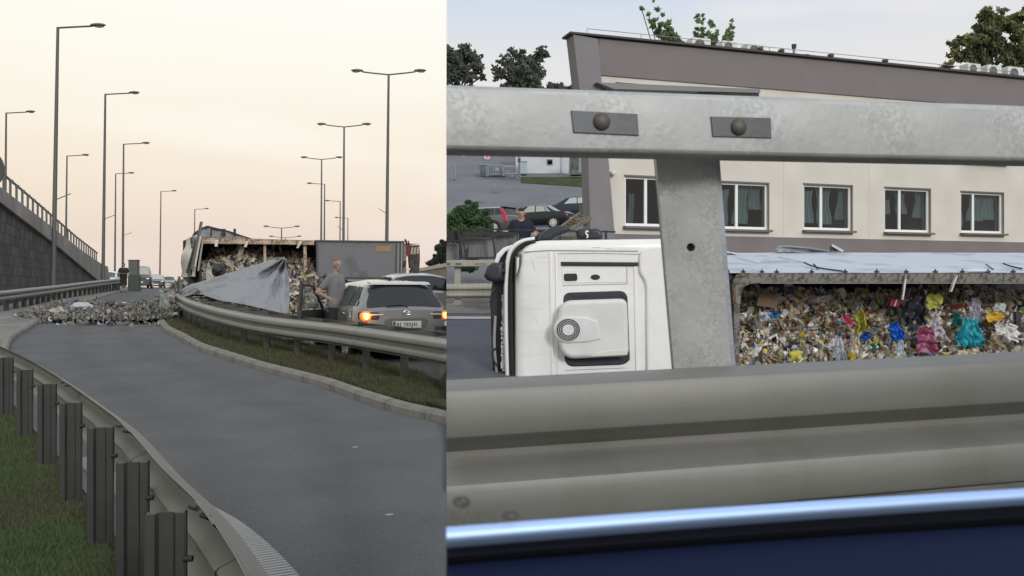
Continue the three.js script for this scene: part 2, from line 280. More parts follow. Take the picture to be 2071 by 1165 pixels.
strip('hillside', seamX, (d) => 3 * d + 6, 0.25, 3000, (d) => groundR(d) - 0.012, mat.soilDry, 420, 30);
structure('ground', new THREE.PlaneGeometry(6000, 3000).rotateX(-Math.PI / 2).translate(0, -0.02, 1500), mat.soil);

const XL = [[0.3, 0.05], [1, -0.2], [2.4, -0.66], [3.2, -1.08], [5.08, -2.2], [7.46, -3.72], [10.2, -5.6], [14, -8.1], [19.4, -10.9], [24.6, -13.0], [45, -20.6], [110, -45], [220, -90]];
const XR = [[0.3, -0.0222], [9.7, -0.717], [10.65, -1.40], [12.96, -2.79], [15, -4.40], [17.6, -6.24], [21.7, -8.54], [25.5, -10.3], [31, -13], [50, -19.7], [110, -43], [220, -87]];
const X2 = [[12.2, -0.90], [13.6, -1.35], [14.6, -1.98], [16.4, -3.15], [18.4, -4.6], [20.4, -6.3], [24, -8.9], [26.5, -10.75], [31, -13], [50, -19.7], [110, -43], [220, -87]];
const xl = (d) => ramp(XL, d), xr = (d) => Math.min(ramp(XR, d), seamX(d)), x2 = (d) => Math.min(ramp(X2, d), seamX(d));
strip('road', (d) => xl(d) - 0.02, xr, 0.3, 220, (d) => groundL(d), mat.asphalt, 220, 60);
strip('road', x2, seamX, 12.2, 220, (d) => groundL(d) + 0.004, mat.asphaltFar, 100, 10);
strip('grass_island', (d) => xr(d) + 0.14, (d) => d < 12.25 ? seamX(d) : x2(d) - 0.02, 9.4, 26.3, (d) => groundL(d) + 0.10, mat.soilDry, 90, 12);
strip('footpath', (d) => xl(d) - 2.6, (d) => xl(d) - 0.13, 16, 120, (d) => groundL(d) + 0.09, mat.concrete, 60, 5);

const curveOf = (fn, ds, y) => ds.map(d => V(fn(d), y(d), -d));
function kerb(name, path, side, label) {   // a row of kerb stones, each a piece of its own
  const g = thing(name, null, null, path[0]); g.userData.kind = 'structure'; if (label) g.userData.label = label;
  const pts = resample(path, 0.25), per = 4;
  for (let i = 0; i + per < pts.length; i += per) {
    const seg = pts.slice(i, i + per + 1).map(p => p.clone()), j = hash(i, 3, 7) * 0.004;
    seg[0].lerp(seg[1], 0.012); seg[per].lerp(seg[per - 1], 0.012);
    const s = (a) => a * side;
    const pr = [[s(0), -0.2], [s(0.012), 0.075 + j], [s(0.045), 0.115 + j], [s(0.15), 0.122 + j], [s(0.15), -0.2]];
    const m = mesh('kerb_stone', sweep(pr, seg, false, 0.4), mat.kerb, g);
  }
  return g;
}
kerb('kerb', curveOf(xr, [9.2, 9.7, 10.2, 10.65, 11.7, 12.96, 14, 15, 16.3, 17.6, 19.6, 21.7, 23.5, 25.5], (d) => groundL(d)), 1, 'curved row of pale concrete kerb stones edging the grass island');
clipAt(scene.children[scene.children.length - 1], true);
kerb('kerb', curveOf(xl, [13, 15, 17, 19.4, 22, 24.6, 30, 38, 45, 60, 80], (d) => groundL(d)), -1, 'kerb stones along the outer side of the bend below the retaining wall');

{ // ribbed edge marking beside the near guard rail
  const pts = resample([[8, -3.5], [6.9, -2.72], [6.3, -2.25], [5.6, -1.70], [4.62, -1.12], [3.8, -0.75], [3, -0.44], [2, -0.17]].map(([d, x]) => V(x, 0.006, -d)), 0.046), gs = [];
  const sg = sideOf(pts, 20).x > 0 ? -1 : 1;
  for (let i = 1; i < pts.length - 1; i++) { const s = sideOf(pts, i).multiplyScalar(sg); gs.push(bar(pts[i].clone().setY(0.008), pts[i].clone().addScaledVector(s, 0.42).setY(0.008), 0.021, 0.018)); }
  structure('edge_marking', join(gs), M(0.30, 0.30, 0.295, { rough: 0.8 }), 'pale ribbed edge marking on the asphalt beside the near guard rail');
}
for (const [px, py] of [[718, 905], [787, 1042]]) { // small pale scraps on the asphalt
  const d = EYE * F / (py - CY), p = at(px, py, d);
  tag(mesh('litter_scrap', place(extr([[-0.03, -0.012], [0.02, -0.016], [0.032, 0.006], [-0.012, 0.016]], 0.004), p.x, 0.006, p.z, 0.4, -Math.PI / 2), M(0.34, 0.33, 0.30)), py < 1000 ? 'small pale scrap lying on the bend, the one farther up the road' : 'small pale scrap lying on the bend, the one closer to the bottom edge', 'litter');
}

// ---------------------------------------------------------------- retaining wall and its railing, left
{
  const fr = wallFrame(-60, 27.5, 226, 74), g = thing('retaining_wall', 'dark block retaining wall with pale concrete coping sloping down beside the bend', 'wall', fr.origin); g.rotation.y = fr.turn;
  const U = (px, py) => { const [u, y] = fr.map(px, py); return [u, y]; };
  const f0 = U(-60, 660)[0], f1 = U(226, 600)[0];
  mesh('block_wall', extr([[f0, -0.3], [f1, 0.9], [...U(226, 572)], [...U(200, 562)], [...U(110, 486)], [...U(0, 403)], [...U(-60, 358)]], 0.5), mat.blocks, g, true).position.z = -0.12;
  const top = [[-60, 338], [0, 378], [104, 458], [163, 505], [207, 535], [218, 540]], bot = [[220, 560], [205, 572], [196, 566], [108, 492], [0, 410], [-60, 364]];
  mesh('coping', extr([...top, ...bot].map(p => U(...p)), 0.5, 0.03), mat.coping, g, true).position.z = 0.03;
  mesh('end_block', extr([U(205, 535), U(219, 538), U(224, 560), U(226, 590), U(205, 590)], 0.9, 0.03), mat.coping, g, true).position.z = -0.06;
  const rl = thing('parapet_railing', 'low steel railing of short posts on top of the sloping wall', 'railing', fr.origin); rl.rotation.y = fr.turn;
  const line = (px) => ramp([[-60, 338], [0, 378], [104, 458], [163, 505], [207, 535]], px);
  let a = [];
  for (let u = U(-40, 350)[0]; u < U(203, 530)[0]; u += 1.28) a.push(u);
  const uy = (u) => { let lo = -60, hi = 215; for (let k = 0; k < 30; k++) { const m = (lo + hi) / 2; U(m, 500)[0] < u ? lo = m : hi = m; } return U(lo, line(lo))[1]; };
  for (const u of a) { const y = uy(u); mesh('post', join(box(0.09, 0.82, 0.08, u, y + 0.38, -0.25), box(0.20, 0.13, 0.06, u + 0.08, y + 0.74, -0.2)), mat.poleGrey, rl, true); }
  const top2 = a.map(u => V(u, uy(u) + 0.80, -0.27));
  for (let i = 0; i + 1 < top2.length; i++) mesh('rail', bar(top2[i], top2[i + 1], 0.05, 0.09), mat.poleGrey, rl, true);
}

// ---------------------------------------------------------------- guard rails, left place
{ // far rail at the foot of the wall
  const L = [[-70, 24.2, 592], [-30, 25.8, 590], [0, 27, 588], [60, 31, 582], [120, 37.5, 576], [180, 45, 569], [215, 51, 565.5], [243, 57, 563]];
  const path = resample(L.map(([px, d, y]) => at(px, y, d)), 0.6);
  const g = thing('guard_rail', 'long grey guard rail below the block wall, running to the far end of the bend', 'guard rail', V(path[0].x, groundL(25), path[0].z));
  mesh('beam', sweep(WBEAM(1, 1.05), path, true), mat.galvMid, g);
  const step = resample(path, 1.33);
  step.forEach((p, i) => { const y0 = groundL(-p.z) - 0.1, s = sideOf(step, i); mesh('post', box(0.10, p.y - y0, 0.14, p.x - s.x * 0.09, (p.y + y0) / 2 - 0.01, p.z - s.z * 0.09), mat.postMid, g); });
}
{ // near rail, seen from behind
  const B = [[-60, 672], [0, 700], [60, 728], [130, 770], [190, 812], [250, 858], [330, 947], [405, 1020], [450, 1080], [500, 1165], [560, 1300]];
  const path = resample(B.map(([px, py]) => at(px, py, (EYE - 0.725) * F / (py - CY))), 0.12).map(p => p.setY(0.725));
  const g = thing('guard_rail', 'near guard rail seen from behind, curving along the grass with dark steel posts', 'guard rail', V(path[0].x, 0, path[0].z));
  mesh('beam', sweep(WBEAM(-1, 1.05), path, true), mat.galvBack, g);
  const post = (() => { // sigma post, open towards the camera
    const s = [[-0.070, 0.03], [-0.070, -0.012], [-0.038, -0.012], [-0.026, 0.014], [0.026, 0.014], [0.038, -0.012], [0.070, -0.012], [0.070, 0.03]], t = 0.005;
    const o = s.map(([x, z]) => [x, z]), i = s.slice().reverse().map(([x, z]) => [x * (1 - t / 0.07), z - t]);
    return extr([...o, ...i], 0.85).rotateX(-Math.PI / 2);
  })();
  const spots = [[-22, 704, 12.4], [13, 723, 10.3], [50, 748, 8.67], [95, 777, 7.4], [143, 815, 6.2], [203, 865, 5.1], [268, 935, 4.07], [335, 1037, 3.16]];
  spots.forEach(([px, py, d], i) => {
    const p = at(px, py, d), t = Math.atan2(-(px - CX), F), pg = place(post.clone(), 0, 0, 0, t * 0.6).translate(p.x, p.y, p.z);
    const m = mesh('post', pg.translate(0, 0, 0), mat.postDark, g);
    m.geometry.computeBoundingBox();
    const b = mesh('bolt', place(new THREE.CylinderGeometry(0.012, 0.012, 0.03, 8), p.x + 0.085, p.y - 0.16, p.z + 0.01, 0, 0, Math.PI / 2), mat.boltDark, m);
  });
  // splice bolts at the beam joints
  for (const [px, py] of [[131, 776], [249, 866], [405, 1034]]) for (const [dx, dy] of [[-5, -3], [4, 4]]) {
    const d = 0.82 * F / (py - CY + 14) * 1.0, s = 1 + (py - 776) / 160, p = at(px + dx * s, py + dy * s, d * 0.985);
    mesh('bolt', place(new THREE.CylinderGeometry(0.011, 0.011, 0.05, 6), p.x, p.y, p.z, 0.8, Math.PI / 2), mat.boltDark, g);
  }
  for (const [px, py] of [[131, 771], [250, 859], [405, 1021]]) { // overlapping beam ends
    const d = 0.775 * F / (py - CY), a = at(px, py, d), k = path.reduce((b, p, i) => p.distanceTo(a) < path[b].distanceTo(a) ? i : b, 0);
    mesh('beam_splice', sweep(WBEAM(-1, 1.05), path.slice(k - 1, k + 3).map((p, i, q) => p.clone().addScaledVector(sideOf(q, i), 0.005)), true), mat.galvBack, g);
  }
}
{ // double-sided rail on the grass island
  const L = [[360, 591, 25.6], [372, 600, 23.6], [385, 606, 22.2], [418, 616, 20.2], [455, 625, 18.7], [520, 637, 17.1], [590, 646, 16.0], [655, 652.5, 15.1], [725, 661, 14.1], [800, 671, 13.1], [860, 679, 12.3], [903, 685, 11.7], [960, 694, 10.9]];
  const path = resample(L.map(([px, py, d]) => at(px, py, d)), 0.22);
  const g = thing('guard_rail', 'double-sided guard rail sweeping over the grass island past the white car', 'guard rail', V(-3, 0, -15));
  const right = path.map((p, i) => p.clone()), back = path.map((p, i) => p.clone().addScaledVector(sideOf(path, i), 0.62)).map(p => p.setY(p.y + 0.0));
  const fwd = 1; // travel runs from far to near: its right hand points away from the camera's side
  const sgn = sideOf(path, 30).dot(V(0, 0, 1)) > 0 ? 1 : -1;
  const backP = path.map((p, i) => p.clone().addScaledVector(sideOf(path, i), -sgn * 0.62));
  mesh('beam', sweep(WBEAM(sgn, 1.12), path, true), mat.galvMid, g);
  mesh('beam', sweep(WBEAM(-sgn, 1.12), backP.slice(2), true), mat.galvMid, g);
  let near = 0; const posts = resample(path, 1.22);
  posts.forEach((p, i) => {
    const s = sideOf(posts, i).multiplyScalar(sgn), y0 = groundL(-p.z) + 0.05, q = p.clone().addScaledVector(s, -0.31), c = p.clone().addScaledVector(s, -0.12);
    mesh('post', join(box(0.10, p.y - y0, 0.012, c.x, (p.y + y0) / 2 - 0.02, c.z + 0.05), box(0.012, p.y - y0, 0.07, c.x - 0.05, (p.y + y0) / 2 - 0.02, c.z + 0.02), box(0.012, p.y - y0, 0.07, c.x + 0.05, (p.y + y0) / 2 - 0.02, c.z + 0.02)), mat.postMid, g);
    const a = p.clone().addScaledVector(s, -0.02), b = p.clone().addScaledVector(s, -0.6); a.y -= 0.02; b.y -= 0.02;
    mesh('spacer', bar(a, b, 0.10, 0.05), mat.postMid, g);
  });
  for (let i = 6; i < path.length - 4; i += 18) mesh('beam_splice', sweep(WBEAM(sgn, 1.12), path.slice(i, i + 3).map((p, k, q) => p.clone().addScaledVector(sideOf(q, k), sgn * 0.006)), true), mat.galvMid, g);
  clipAt(g, true);
}
// pale wall beyond the second road, cut by the edge of this place
{
  const fr = wallFrame(838, 52, 925, 40), g = thing('concrete_wall', 'low pinkish concrete wall beyond the lying trailer', 'wall', fr.origin); g.rotation.y = fr.turn;
  const U = (px, py) => fr.map(px, py).slice(0, 2);
  const y0 = groundL(45) - 0.2;
  mesh('wall_panel', extr([[U(838, 560)[0], y0], [U(925, 560)[0], y0], U(925, 536), U(838, 551)], 0.3), M(0.52, 0.43, 0.36, { rough: 0.9, map: rep(tConcrete, 0.2) }), g, true);
  mesh('coping', extr([U(838, 551), U(925, 536), U(925, 528), U(838, 545)], 0.42), M(0.6, 0.53, 0.45, { rough: 0.9 }), g, true).position.z = 0.06;
  clipAt(g, true);
}

// ---------------------------------------------------------------- street lamps
{
  const head = (() => { const s = new THREE.SphereGeometry(1, 14, 8); s.scale(0.36, 0.085, 0.16); const p = s.attributes.position; for (let i = 0; i < p.count; i++) { const y = p.getY(i), x = p.getX(i); p.setY(i, y < 0 ? y * 0.55 : y + 0.03 * (1 - x / 0.36) * 0.5); } s.computeVertexNormals(); return s; })();
  const lens = new THREE.SphereGeometry(1, 10, 5, 0, Math.PI * 2, Math.PI / 2, Math.PI / 2).scale(0.22, 0.05, 0.11);
  const mLens = M(0.35, 0.34, 0.3, { rough: 0.2 });
  // pole pixel at the top, at the foot; depth; arm reach in metres (negative: to the left), second arm; label
  const list = [
    [117, 55, 107, 40, 2.15, 0, 'tallest street lamp, closest to the block wall, its pole passing before the railing'],
    [213, 190, 208, 57, 2.2, 0, 'street lamp whose pole rises at the lower end of the block wall'],
    [250, 291, 248, 76, 2.25, 0, 'street lamp directly above the man in dark clothes on the bend'],
    [12.5, 228, 9, 66, 2.15, 0, 'street lamp standing behind the top of the wall railing beside the round sign'],
    [135.5, 315, 132, 84, 2.1, 0, 'slim street lamp behind the railing between the two tallest single lamps'],
    [234, 351, 232, 100, 2.1, 0, 'slim street lamp whose arm crosses the pole of the lamp above the man'],
    [325.5, 387, 323, 118, 2.1, 0, 'street lamp above the queue of oncoming cars'],
    [394, 423, 392, 132, 2.1, 0, 'short distant street lamp at the tip of the lying trailer'],
    [786, 150, 781, 50, 2.12, 1, 'largest double-armed street lamp, behind the grey roof sheet of the trailer'],
    [696, 256, 694, 67, 2.05, 1, 'double-armed street lamp second in size, beside the largest one'],
    [650.5, 322, 649, 86, 2.05, 1, 'double-armed street lamp third in size, left of two slim poles'],
    [656.5, 372, 655.5, 104, -2.1, 0, 'slim single lamp with its arm crossing the third double lamp'],
    [688, 407, 687, 122, -2.1, 0, 'slim single lamp close against the second double lamp, arm to its left'],
    [703.5, 441, 703, 140, -2.1, 0, 'lowest slim single lamp beside the second double lamp'],
    [569.5, 461, 569, 104, 2.15, 1, 'distant double-armed lamp above the open trailer'],
    [577, 480.5, 577, 124, 2.3, 1, 'faintest double-armed lamp, its heads just over the trailer edge'],
  ];
  for (const [px, py, foot, d, arm, two, label] of list) {
    const topP = at(px, py, d), y0 = groundL(d) - 0.1, h = topP.y - y0, lean = (foot - px) / F * d, base = V(topP.x + lean, y0, -d);
    const g = thing('street_lamp', label, 'street lamp', base, 'street lamps along the road');
    const p = new THREE.CylinderGeometry(0.062, 0.115, h, 10); p.translate(0, h / 2, 0); { const q = p.attributes.position; for (let i = 0; i < q.count; i++) q.setX(i, q.getX(i) - lean * q.getY(i) / h); }
    mesh('pole', p, mat.poleGrey, g, true);
    mesh('base_sleeve', new THREE.CylinderGeometry(0.13, 0.15, 1.3, 10).translate(-lean * 0.05, 0.65, 0), mat.poleGrey, g, true);
    if (h > 9 && d < 80) mesh('bracket', bar(V(-lean * 0.3, h * 0.37, 0.02), V(-lean * 0.3 + 0.75 * (two ? -0.6 : 1), h * 0.37 + 0.3, 0.02), 0.035), mat.poleGrey, g, true);
    for (const s of two ? [1, -1] : [Math.sign(arm)]) {
      const a = Math.abs(arm), rise = two ? 0.17 : 0.06, x0 = -lean;
      mesh('arm', tube([V(x0, h - 0.03, 0), V(x0 + s * a * 0.5, h + rise * 0.45, 0), V(x0 + s * (a - 0.62), h + rise * 0.8, 0)], 0.042, 8, 6), mat.poleGrey, g, true);
      const hd = head.clone(); if (s < 0) hd.rotateY(Math.PI); hd.rotateZ(s * 0.05).translate(x0 + s * (a - 0.34), h + rise + 0.02, 0);
      const hm = mesh('lamp_head', hd, mat.lampGrey, g, true);
      mesh('lens', lens.clone().translate(x0 + s * (a - 0.28), h + rise - 0.03, 0), mLens, hm, true);
    }
  }
}
{ // round sign at the edge of the frame, seen from behind
  const p = at(-33, 343, 16), g = thing('road_sign', 'dark round back of a road sign cut by the frame edge above the wall', 'sign', V(p.x, groundL(16), p.z));
  mesh('sign_disc', place(new THREE.CylinderGeometry(0.375, 0.375, 0.02, 40), p.x, p.y, p.z, 0, Math.PI / 2), M(0.07, 0.07, 0.07, { rough: 0.6 }), g);
  mesh('pole', bar(V(p.x, groundL(16), p.z - 0.04), V(p.x, p.y + 0.3, p.z - 0.04), 0.06), mat.poleGrey, g);
}
{ // cabinet at the roadside behind the man
  const d = 60, a = at(271, 575, d), s = d / F, g = thing('roadside_cabinet', 'grey upright roadside cabinet with a green lower half behind the man', 'cabinet', V(a.x, groundL(d), a.z));
  const top = at(271, 527, d).y, mid = at(271, 557, d).y, y0 = groundL(d);
  mesh('upper_housing', box(17 * s, top - mid, 0.5, a.x, (top + mid) / 2, a.z, 0.03), M(0.12, 0.12, 0.115, { rough: 0.8 }), g);
  mesh('lower_housing', box(20 * s, mid - y0, 0.56, a.x + 0.03, (mid + y0) / 2, a.z, 0.03), M(0.065, 0.08, 0.066, { rough: 0.8 }), g);
  mesh('lid', box(19 * s, 0.05, 0.56, a.x, top + 0.025, a.z), M(0.1, 0.1, 0.1), g);
}
// ---------------------------------------------------------------- right place: roads and terraces
strip('road', seamX, (d) => 0.75 * d, 6.5, 16.9, (d) => groundR(d) + 0.02, M(0.155, 0.165, 0.20, { rough: 0.85, map: rep(tAsphalt, 0.3), bumpMap: rep(tAsphaltB, 1), bumpScale: 0.004 }), 30, 12);
strip('edge_line', seamX, (d) => 0.3 * d, 16.15, 16.5, (d) => groundR(d) + 0.03, M(0.42, 0.41, 0.40, { rough: 0.8 }), 2, 4);
strip('verge', seamX, (d) => 0.7 * d, 16.9, 20.6, (d) => groundR(d) + 0.03, M(0.30, 0.285, 0.27, { rough: 0.95, map: rep(tConcrete, 0.5) }), 12, 10);
strip('parking_lot', seamX, (d) => 0.4 * d, 20.6, 124, (d) => groundR(d) + 0.03, mat.asphaltLot, 160, 16);
for (const [px, py, d] of [[1000, 385.5, 82], [971, 408.5, 76]]) { // tar patches
  const p = at(px, py, d); const g = grid(8, 2, (u, v) => { const dd = d + (v - 0.5) * 0.9; return V(p.x + (u - 0.5) * 0.85 * (1 - 0.3 * Math.abs(v - 0.5)), groundR(dd) + 0.045, -dd); });
  const o = mesh('tar_patch', g, M(0.1, 0.1, 0.11, { rough: 0.9 })); o.userData.kind = 'structure';
}
// concrete ledge that carries the near guard rail, with its pavement behind
structure('ledge', box(6.4, 1.25, 1.5, SEAM * 2 + 3.2 - 0.06, 0.27, -2.72, 0.02), M(0.19, 0.17, 0.168, { rough: 0.95, map: rep(tConcrete, 1.6), bumpMap: rep(tNoise, 5), bumpScale: 0.002 }), 'low grey concrete ledge under the near guard rail');
clipAt(scene.children[scene.children.length - 1], false);

// ---------------------------------------------------------------- building
{
  const fr = wallFrame(1238, 24, 2071, 28.5), U = (px, py) => fr.map(px, py).slice(0, 2);
  const g = thing('office_building', 'long cream and grey two-storey building behind the lying truck', 'building', fr.origin); g.rotation.y = fr.turn;
  const uE = U(2071, 500)[0] + 9, y0 = 1.2, Y = (px, py) => U(px, py)[1];
  const yPl = (Y(1460, 476) + Y(2050, 491)) / 2, yBand = (Y(1300, 164) + Y(1800, 196)) / 2, yTop = (Y(1208, 82) + Y(2060, 156)) / 2;
  const wins = [[1264, 1338, 358, 458, 1316], [1446, 1553, 370, 464, 1492], [1626, 1722, 375, 466, 1663], [1790, 1880, 382, 470, 1822], [1944, 2028, 390, 472, 1971], [2090, 2168, 397, 476, 2115]];
  const rects = wins.map(([a, b, t, bt]) => { const ym = (t + bt) / 2; return [U(a, ym)[0], U(b, ym)[0], U((a + b) / 2, bt)[1], U((a + b) / 2, t)[1]]; });
  rects[0][1] = rects[0][0] + 1.42;
  const wallS = shapeOf([[-0.4, yPl], [uE, yPl], [uE, yBand], [-0.4, yBand]]);
  for (const [a, b, c, e] of rects) { const h = new THREE.Path(); h.moveTo(a, c); h.lineTo(a, e); h.lineTo(b, e); h.lineTo(b, c); h.closePath(); wallS.holes.push(h); }
  mesh('wall', extr(wallS, 0.3), mat.plaster, g, true);
  mesh('plinth', box(uE + 0.02, yPl - y0, 0.3, uE / 2 - 0.01, (yPl + y0) / 2, -0.135), mat.plasterGrey, g, true);
  mesh('parapet', box(uE + 0.42, yTop - yBand, 0.34, uE / 2 - 0.2, (yTop + yBand) / 2, -0.12), mat.plasterGrey, g, true);
  // slanted end fin
  const fin = [U(1191, 482), U(1240, 482), U(1226, 310), U(1213, 165), U(1206, 81), U(1156, 72), U(1168, 175), U(1186, 310)];
  mesh('end_fin', extr([[fin[0][0] + 0.05, y0], [fin[1][0] + 0.05, y0], ...fin.slice(1), fin[0]].filter((p, i) => i !== 2 || true), 0.5), mat.plasterFin, g, true).position.z = 0.12;
  const capL = U(1150, 70);
  mesh('parapet_cap', extr([[capL[0], capL[1] - 0.01], [uE, yTop - 0.03], [uE, yTop + 0.05], [capL[0] - 0.02, capL[1] + 0.04]], 0.62), mat.cap, g, true).position.z = 0.17;
  // closed box behind
  mesh('rear_wall', box(uE - 5, yTop - y0 - 0.6, 0.2, uE / 2 + 2.5, (yTop + y0) / 2 - 0.3, -9), mat.plaster, g, true);
  mesh('roof', extr([[0.4, 0.3], [uE - 0.2, 0.3], [uE - 0.2, 8.8], [5, 8.8]], 0.2).rotateX(-Math.PI / 2).translate(0, yTop - 0.4, 0), M(0.12, 0.12, 0.125, { rough: 0.95 }), g, true);
  mesh('side_wall', box(0.2, yTop - y0 - 0.4, 8.6, uE - 0.1, (yTop + y0) / 2, -4.6), mat.plaster, g, true);
  mesh('side_wall', bar(V(0.3, (yPl + yTop) / 2 - 0.6, -0.5), V(4.9, (yPl + yTop) / 2 - 0.6, -9), 0.2, yTop - y0 - 1.6), mat.plaster, g, true);
  mesh('floor', box(uE - 0.8, 0.2, 1.9, uE / 2 + 0.3, yPl - 0.1, -1.3), M(0.2, 0.2, 0.2), g, true);
  mesh('floor', box(uE - 0.8, 0.2, 1.9, uE / 2 + 0.3, yBand + 0.2, -1.3), M(0.5, 0.5, 0.48), g, true);
  mesh('room_partition', box(uE - 1, yBand - yPl, 0.1, uE / 2 + 0.6, (yBand + yPl) / 2, -2.2), M(0.12, 0.13, 0.13), g, true);
  const R = rng(5);
  rects.forEach(([a, b, c, e], i) => {
    const w = b - a, h = e - c, t = 0.055, k = wins[i], mu = i === 0 ? a + w * 0.46 : U(k[4], (k[2] + k[3]) / 2)[0], z = -0.10;
    const f = mesh('window', join(box(w, t, 0.07, (a + b) / 2, e - t / 2, z), box(w, t * 1.5, 0.07, (a + b) / 2, c + t * 0.75, z), box(t, h, 0.07, a + t / 2, (c + e) / 2, z + 0.002), box(t, h, 0.07, b - t / 2, (c + e) / 2, z + 0.002), box(t * 1.5, h, 0.075, mu, (c + e) / 2, z + 0.004)), mat.pvc, g, true);
    mesh('pane', new THREE.PlaneGeometry(mu - a - t, h - t * 2).translate((a + mu) / 2, (c + e) / 2, z), mat.pane, f, true);
    mesh('pane', new THREE.PlaneGeometry(b - mu - t, h - t * 2).translate((b + mu) / 2, (c + e) / 2, z), mat.pane, f, true);
    mesh('reveal_trim', join(box(w + 0.06, 0.04, 0.05, (a + b) / 2, e + 0.02, 0.01), box(0.03, h, 0.04, b + 0.015, (c + e) / 2, 0.008)), mat.sillGrey, f, true);
    mesh('sill', box(w + 0.12, 0.06, 0.22, (a + b) / 2, c - 0.035, 0.06), mat.sillGrey, g, true);
    // gathered curtains, swagged from the top
    const cur = (u0, u1, top, bot, ph, am) => grid(26, 14, (u, v) => { const pin = 1 - 0.35 * Math.sin(Math.PI * Math.min(1, v * 1.3)) * am; const x = lerp(u0, u1, 0.5 + (u - 0.5) * pin) + 0.04 * Math.sin(v * 3 + ph); return V(x, lerp(top, bot, v) - 0.05 * Math.sin(u * 3.1) * (1 - v), -0.30 + 0.035 * Math.sin(u * 24 + ph + 2 * v) + 0.012 * Math.sin(u * 61)); });
    const cs = [];
    if (i) {
      cs.push(cur(mu + 0.02, mu + (b - mu) * (0.4 + 0.2 * R()), e - 0.02, lerp(e, c, 0.55 + 0.4 * R()), R() * 6, 0.9));
      cs.push(cur(b - (b - mu) * (0.3 + 0.25 * R()), b, e - 0.02, lerp(e, c, 0.5 + 0.5 * R()), R() * 6, 0.8));
      cs.push(cur(a, a + (mu - a) * (0.55 + 0.4 * R()), e - 0.02 - h * 0.2 * R(), lerp(e, c, 0.45 + 0.5 * R()), R() * 6, 0.6));
    } else cs.push(cur(a + w * 0.15, a + w * 0.27, e - h * 0.3, c, 1, 0.1));
    mesh('curtain', join(cs), mat.curtain, g, true);
  });
  const cl = U(1197, 172), cr = U(1524, 186), cb = U(1524, 193);
  mesh('canopy', extr([[cl[0], cl[1]], [cr[0], cr[1] + 0.01], [cr[0], cb[1]], [cl[0] + 0.5, cl[1] - 0.14], [cl[0] + 0.2, cl[1] - 0.06]], 0.34), M(0.20, 0.205, 0.21, { rough: 0.6 }), g, true).position.z = 0.34;
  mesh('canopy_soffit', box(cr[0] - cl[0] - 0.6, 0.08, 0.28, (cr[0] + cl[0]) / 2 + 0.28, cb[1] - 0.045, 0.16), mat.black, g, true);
  const s2 = U(1950, 327), s3 = U(2036, 331); mesh('sill', box(s3[0] - s2[0], 0.07, 0.2, (s2[0] + s3[0]) / 2, s2[1], 0.1), mat.sillGrey, g, true);
  const s4 = U(1560, 318), s5 = U(1720, 324); 
  const lp = U(1237, 351); mesh('wall_lamp', join(new THREE.SphereGeometry(0.075, 12, 8).translate(lp[0], lp[1], 0.1), box(0.08, 0.08, 0.1, lp[0] - 0.02, lp[1], 0.05)), mat.whiteMatt, g, true);
  // rod line and clips above the cap
  const dp = U(1585, 330)[0], dq = U(1757, 330)[0];
  for (const [a, b] of [[dp, 0.006], [dq, 0.006]]) mesh('render_joint', box(0.012, yBand - yPl - 0.02, b, a, (yBand + yPl) / 2, 0.001), mat.plasterGrey, g, true).material = M(0.56, 0.525, 0.465, { rough: 0.95 });
  const rod = [1190, 1300, 1420, 1560, 1680, 1790, 1905, 2060].map(px => { const [u] = U(px, 100); return V(u, lerp(capL[1], yTop, (u + 1.3) / 13) + 0.24, -0.1); });
  mesh('lightning_rod', join(tube(rod, 0.010, 40, 5), ...rod.map(p => bar(p, p.clone().add(V(0, -0.3, 0)), 0.014))), M(0.3, 0.3, 0.3, { metal: 0.5 }), g, true);
  for (const px of [1537, 1580, 1680, 1790]) { const [u] = U(px, 110); mesh('cap_clip', box(0.13, 0.09, 0.16, u, yTop + 0.12 + (u < 2 ? 0.1 : 0.03), 0.0, 0.02), mat.cap, g, true); }

  const toWorld = (u, y, z) => V(u, y, z).applyAxisAngle(V(0, 1, 0), fr.turn).add(fr.origin);
  // air conditioners on the roof
  const make = (label, px0, px1, pyT, zz) => {
    const [u0] = U(px0, 100), [u1] = U(px1, 100), kk = 1 + (-zz) / 26, w = (u1 - u0) * kk * 0.92, um = (u0 + u1) / 2 * kk - (kk - 1) * 0, h = w * 0.66, base = toWorld((u0 + u1) / 2, 0, 0);
    const yt = Y((px0 + px1) / 2, pyT), dir = base.clone().setY(0).normalize(), p = base.clone().addScaledVector(dir, -zz), yb = EYE + (yt - EYE) * (p.length() / base.length()) - h;
    const o = thing('air_conditioner', label, 'air conditioner', V(p.x, yb, p.z), 'air conditioners along the roof edge'); o.rotation.y = fr.turn;
    mesh('housing', box(w, h, 0.36, 0, h / 2, 0, 0.02), mat.whiteMatt, o, true);
    const fan = mesh('fan_grille', join(new THREE.CylinderGeometry(h * 0.40, h * 0.40, 0.012, 28).rotateX(Math.PI / 2).translate(-w * 0.1, h * 0.5, 0.182)), M(0.07, 0.072, 0.075), o, true);
    const rings = [0.38, 0.28, 0.18, 0.08].map(r => new THREE.TorusGeometry(h * r, 0.006, 5, 26).translate(-w * 0.1, h * 0.5, 0.19));
    mesh('guard_ring', join(rings, box(h * 0.78, 0.012, 0.012, -w * 0.1, h * 0.5, 0.192), box(0.012, h * 0.78, 0.012, -w * 0.1, h * 0.5, 0.1925)), M(0.3, 0.3, 0.3), fan, true);
    mesh('foot', box(0.06, 0.4, 0.34, -w * 0.35, -0.2, 0), mat.cap, o, true); mesh('foot', box(0.06, 0.4, 0.34, w * 0.35, -0.2, 0), mat.cap, o, true);
    return o;
  };
  make('white roof air conditioner, leftmost of the group of three in front of the green branches', 1392, 1433, 80, -0.7);
  make('white roof air conditioner, middle of the three in front of the green branches', 1453, 1486, 86, -0.7);
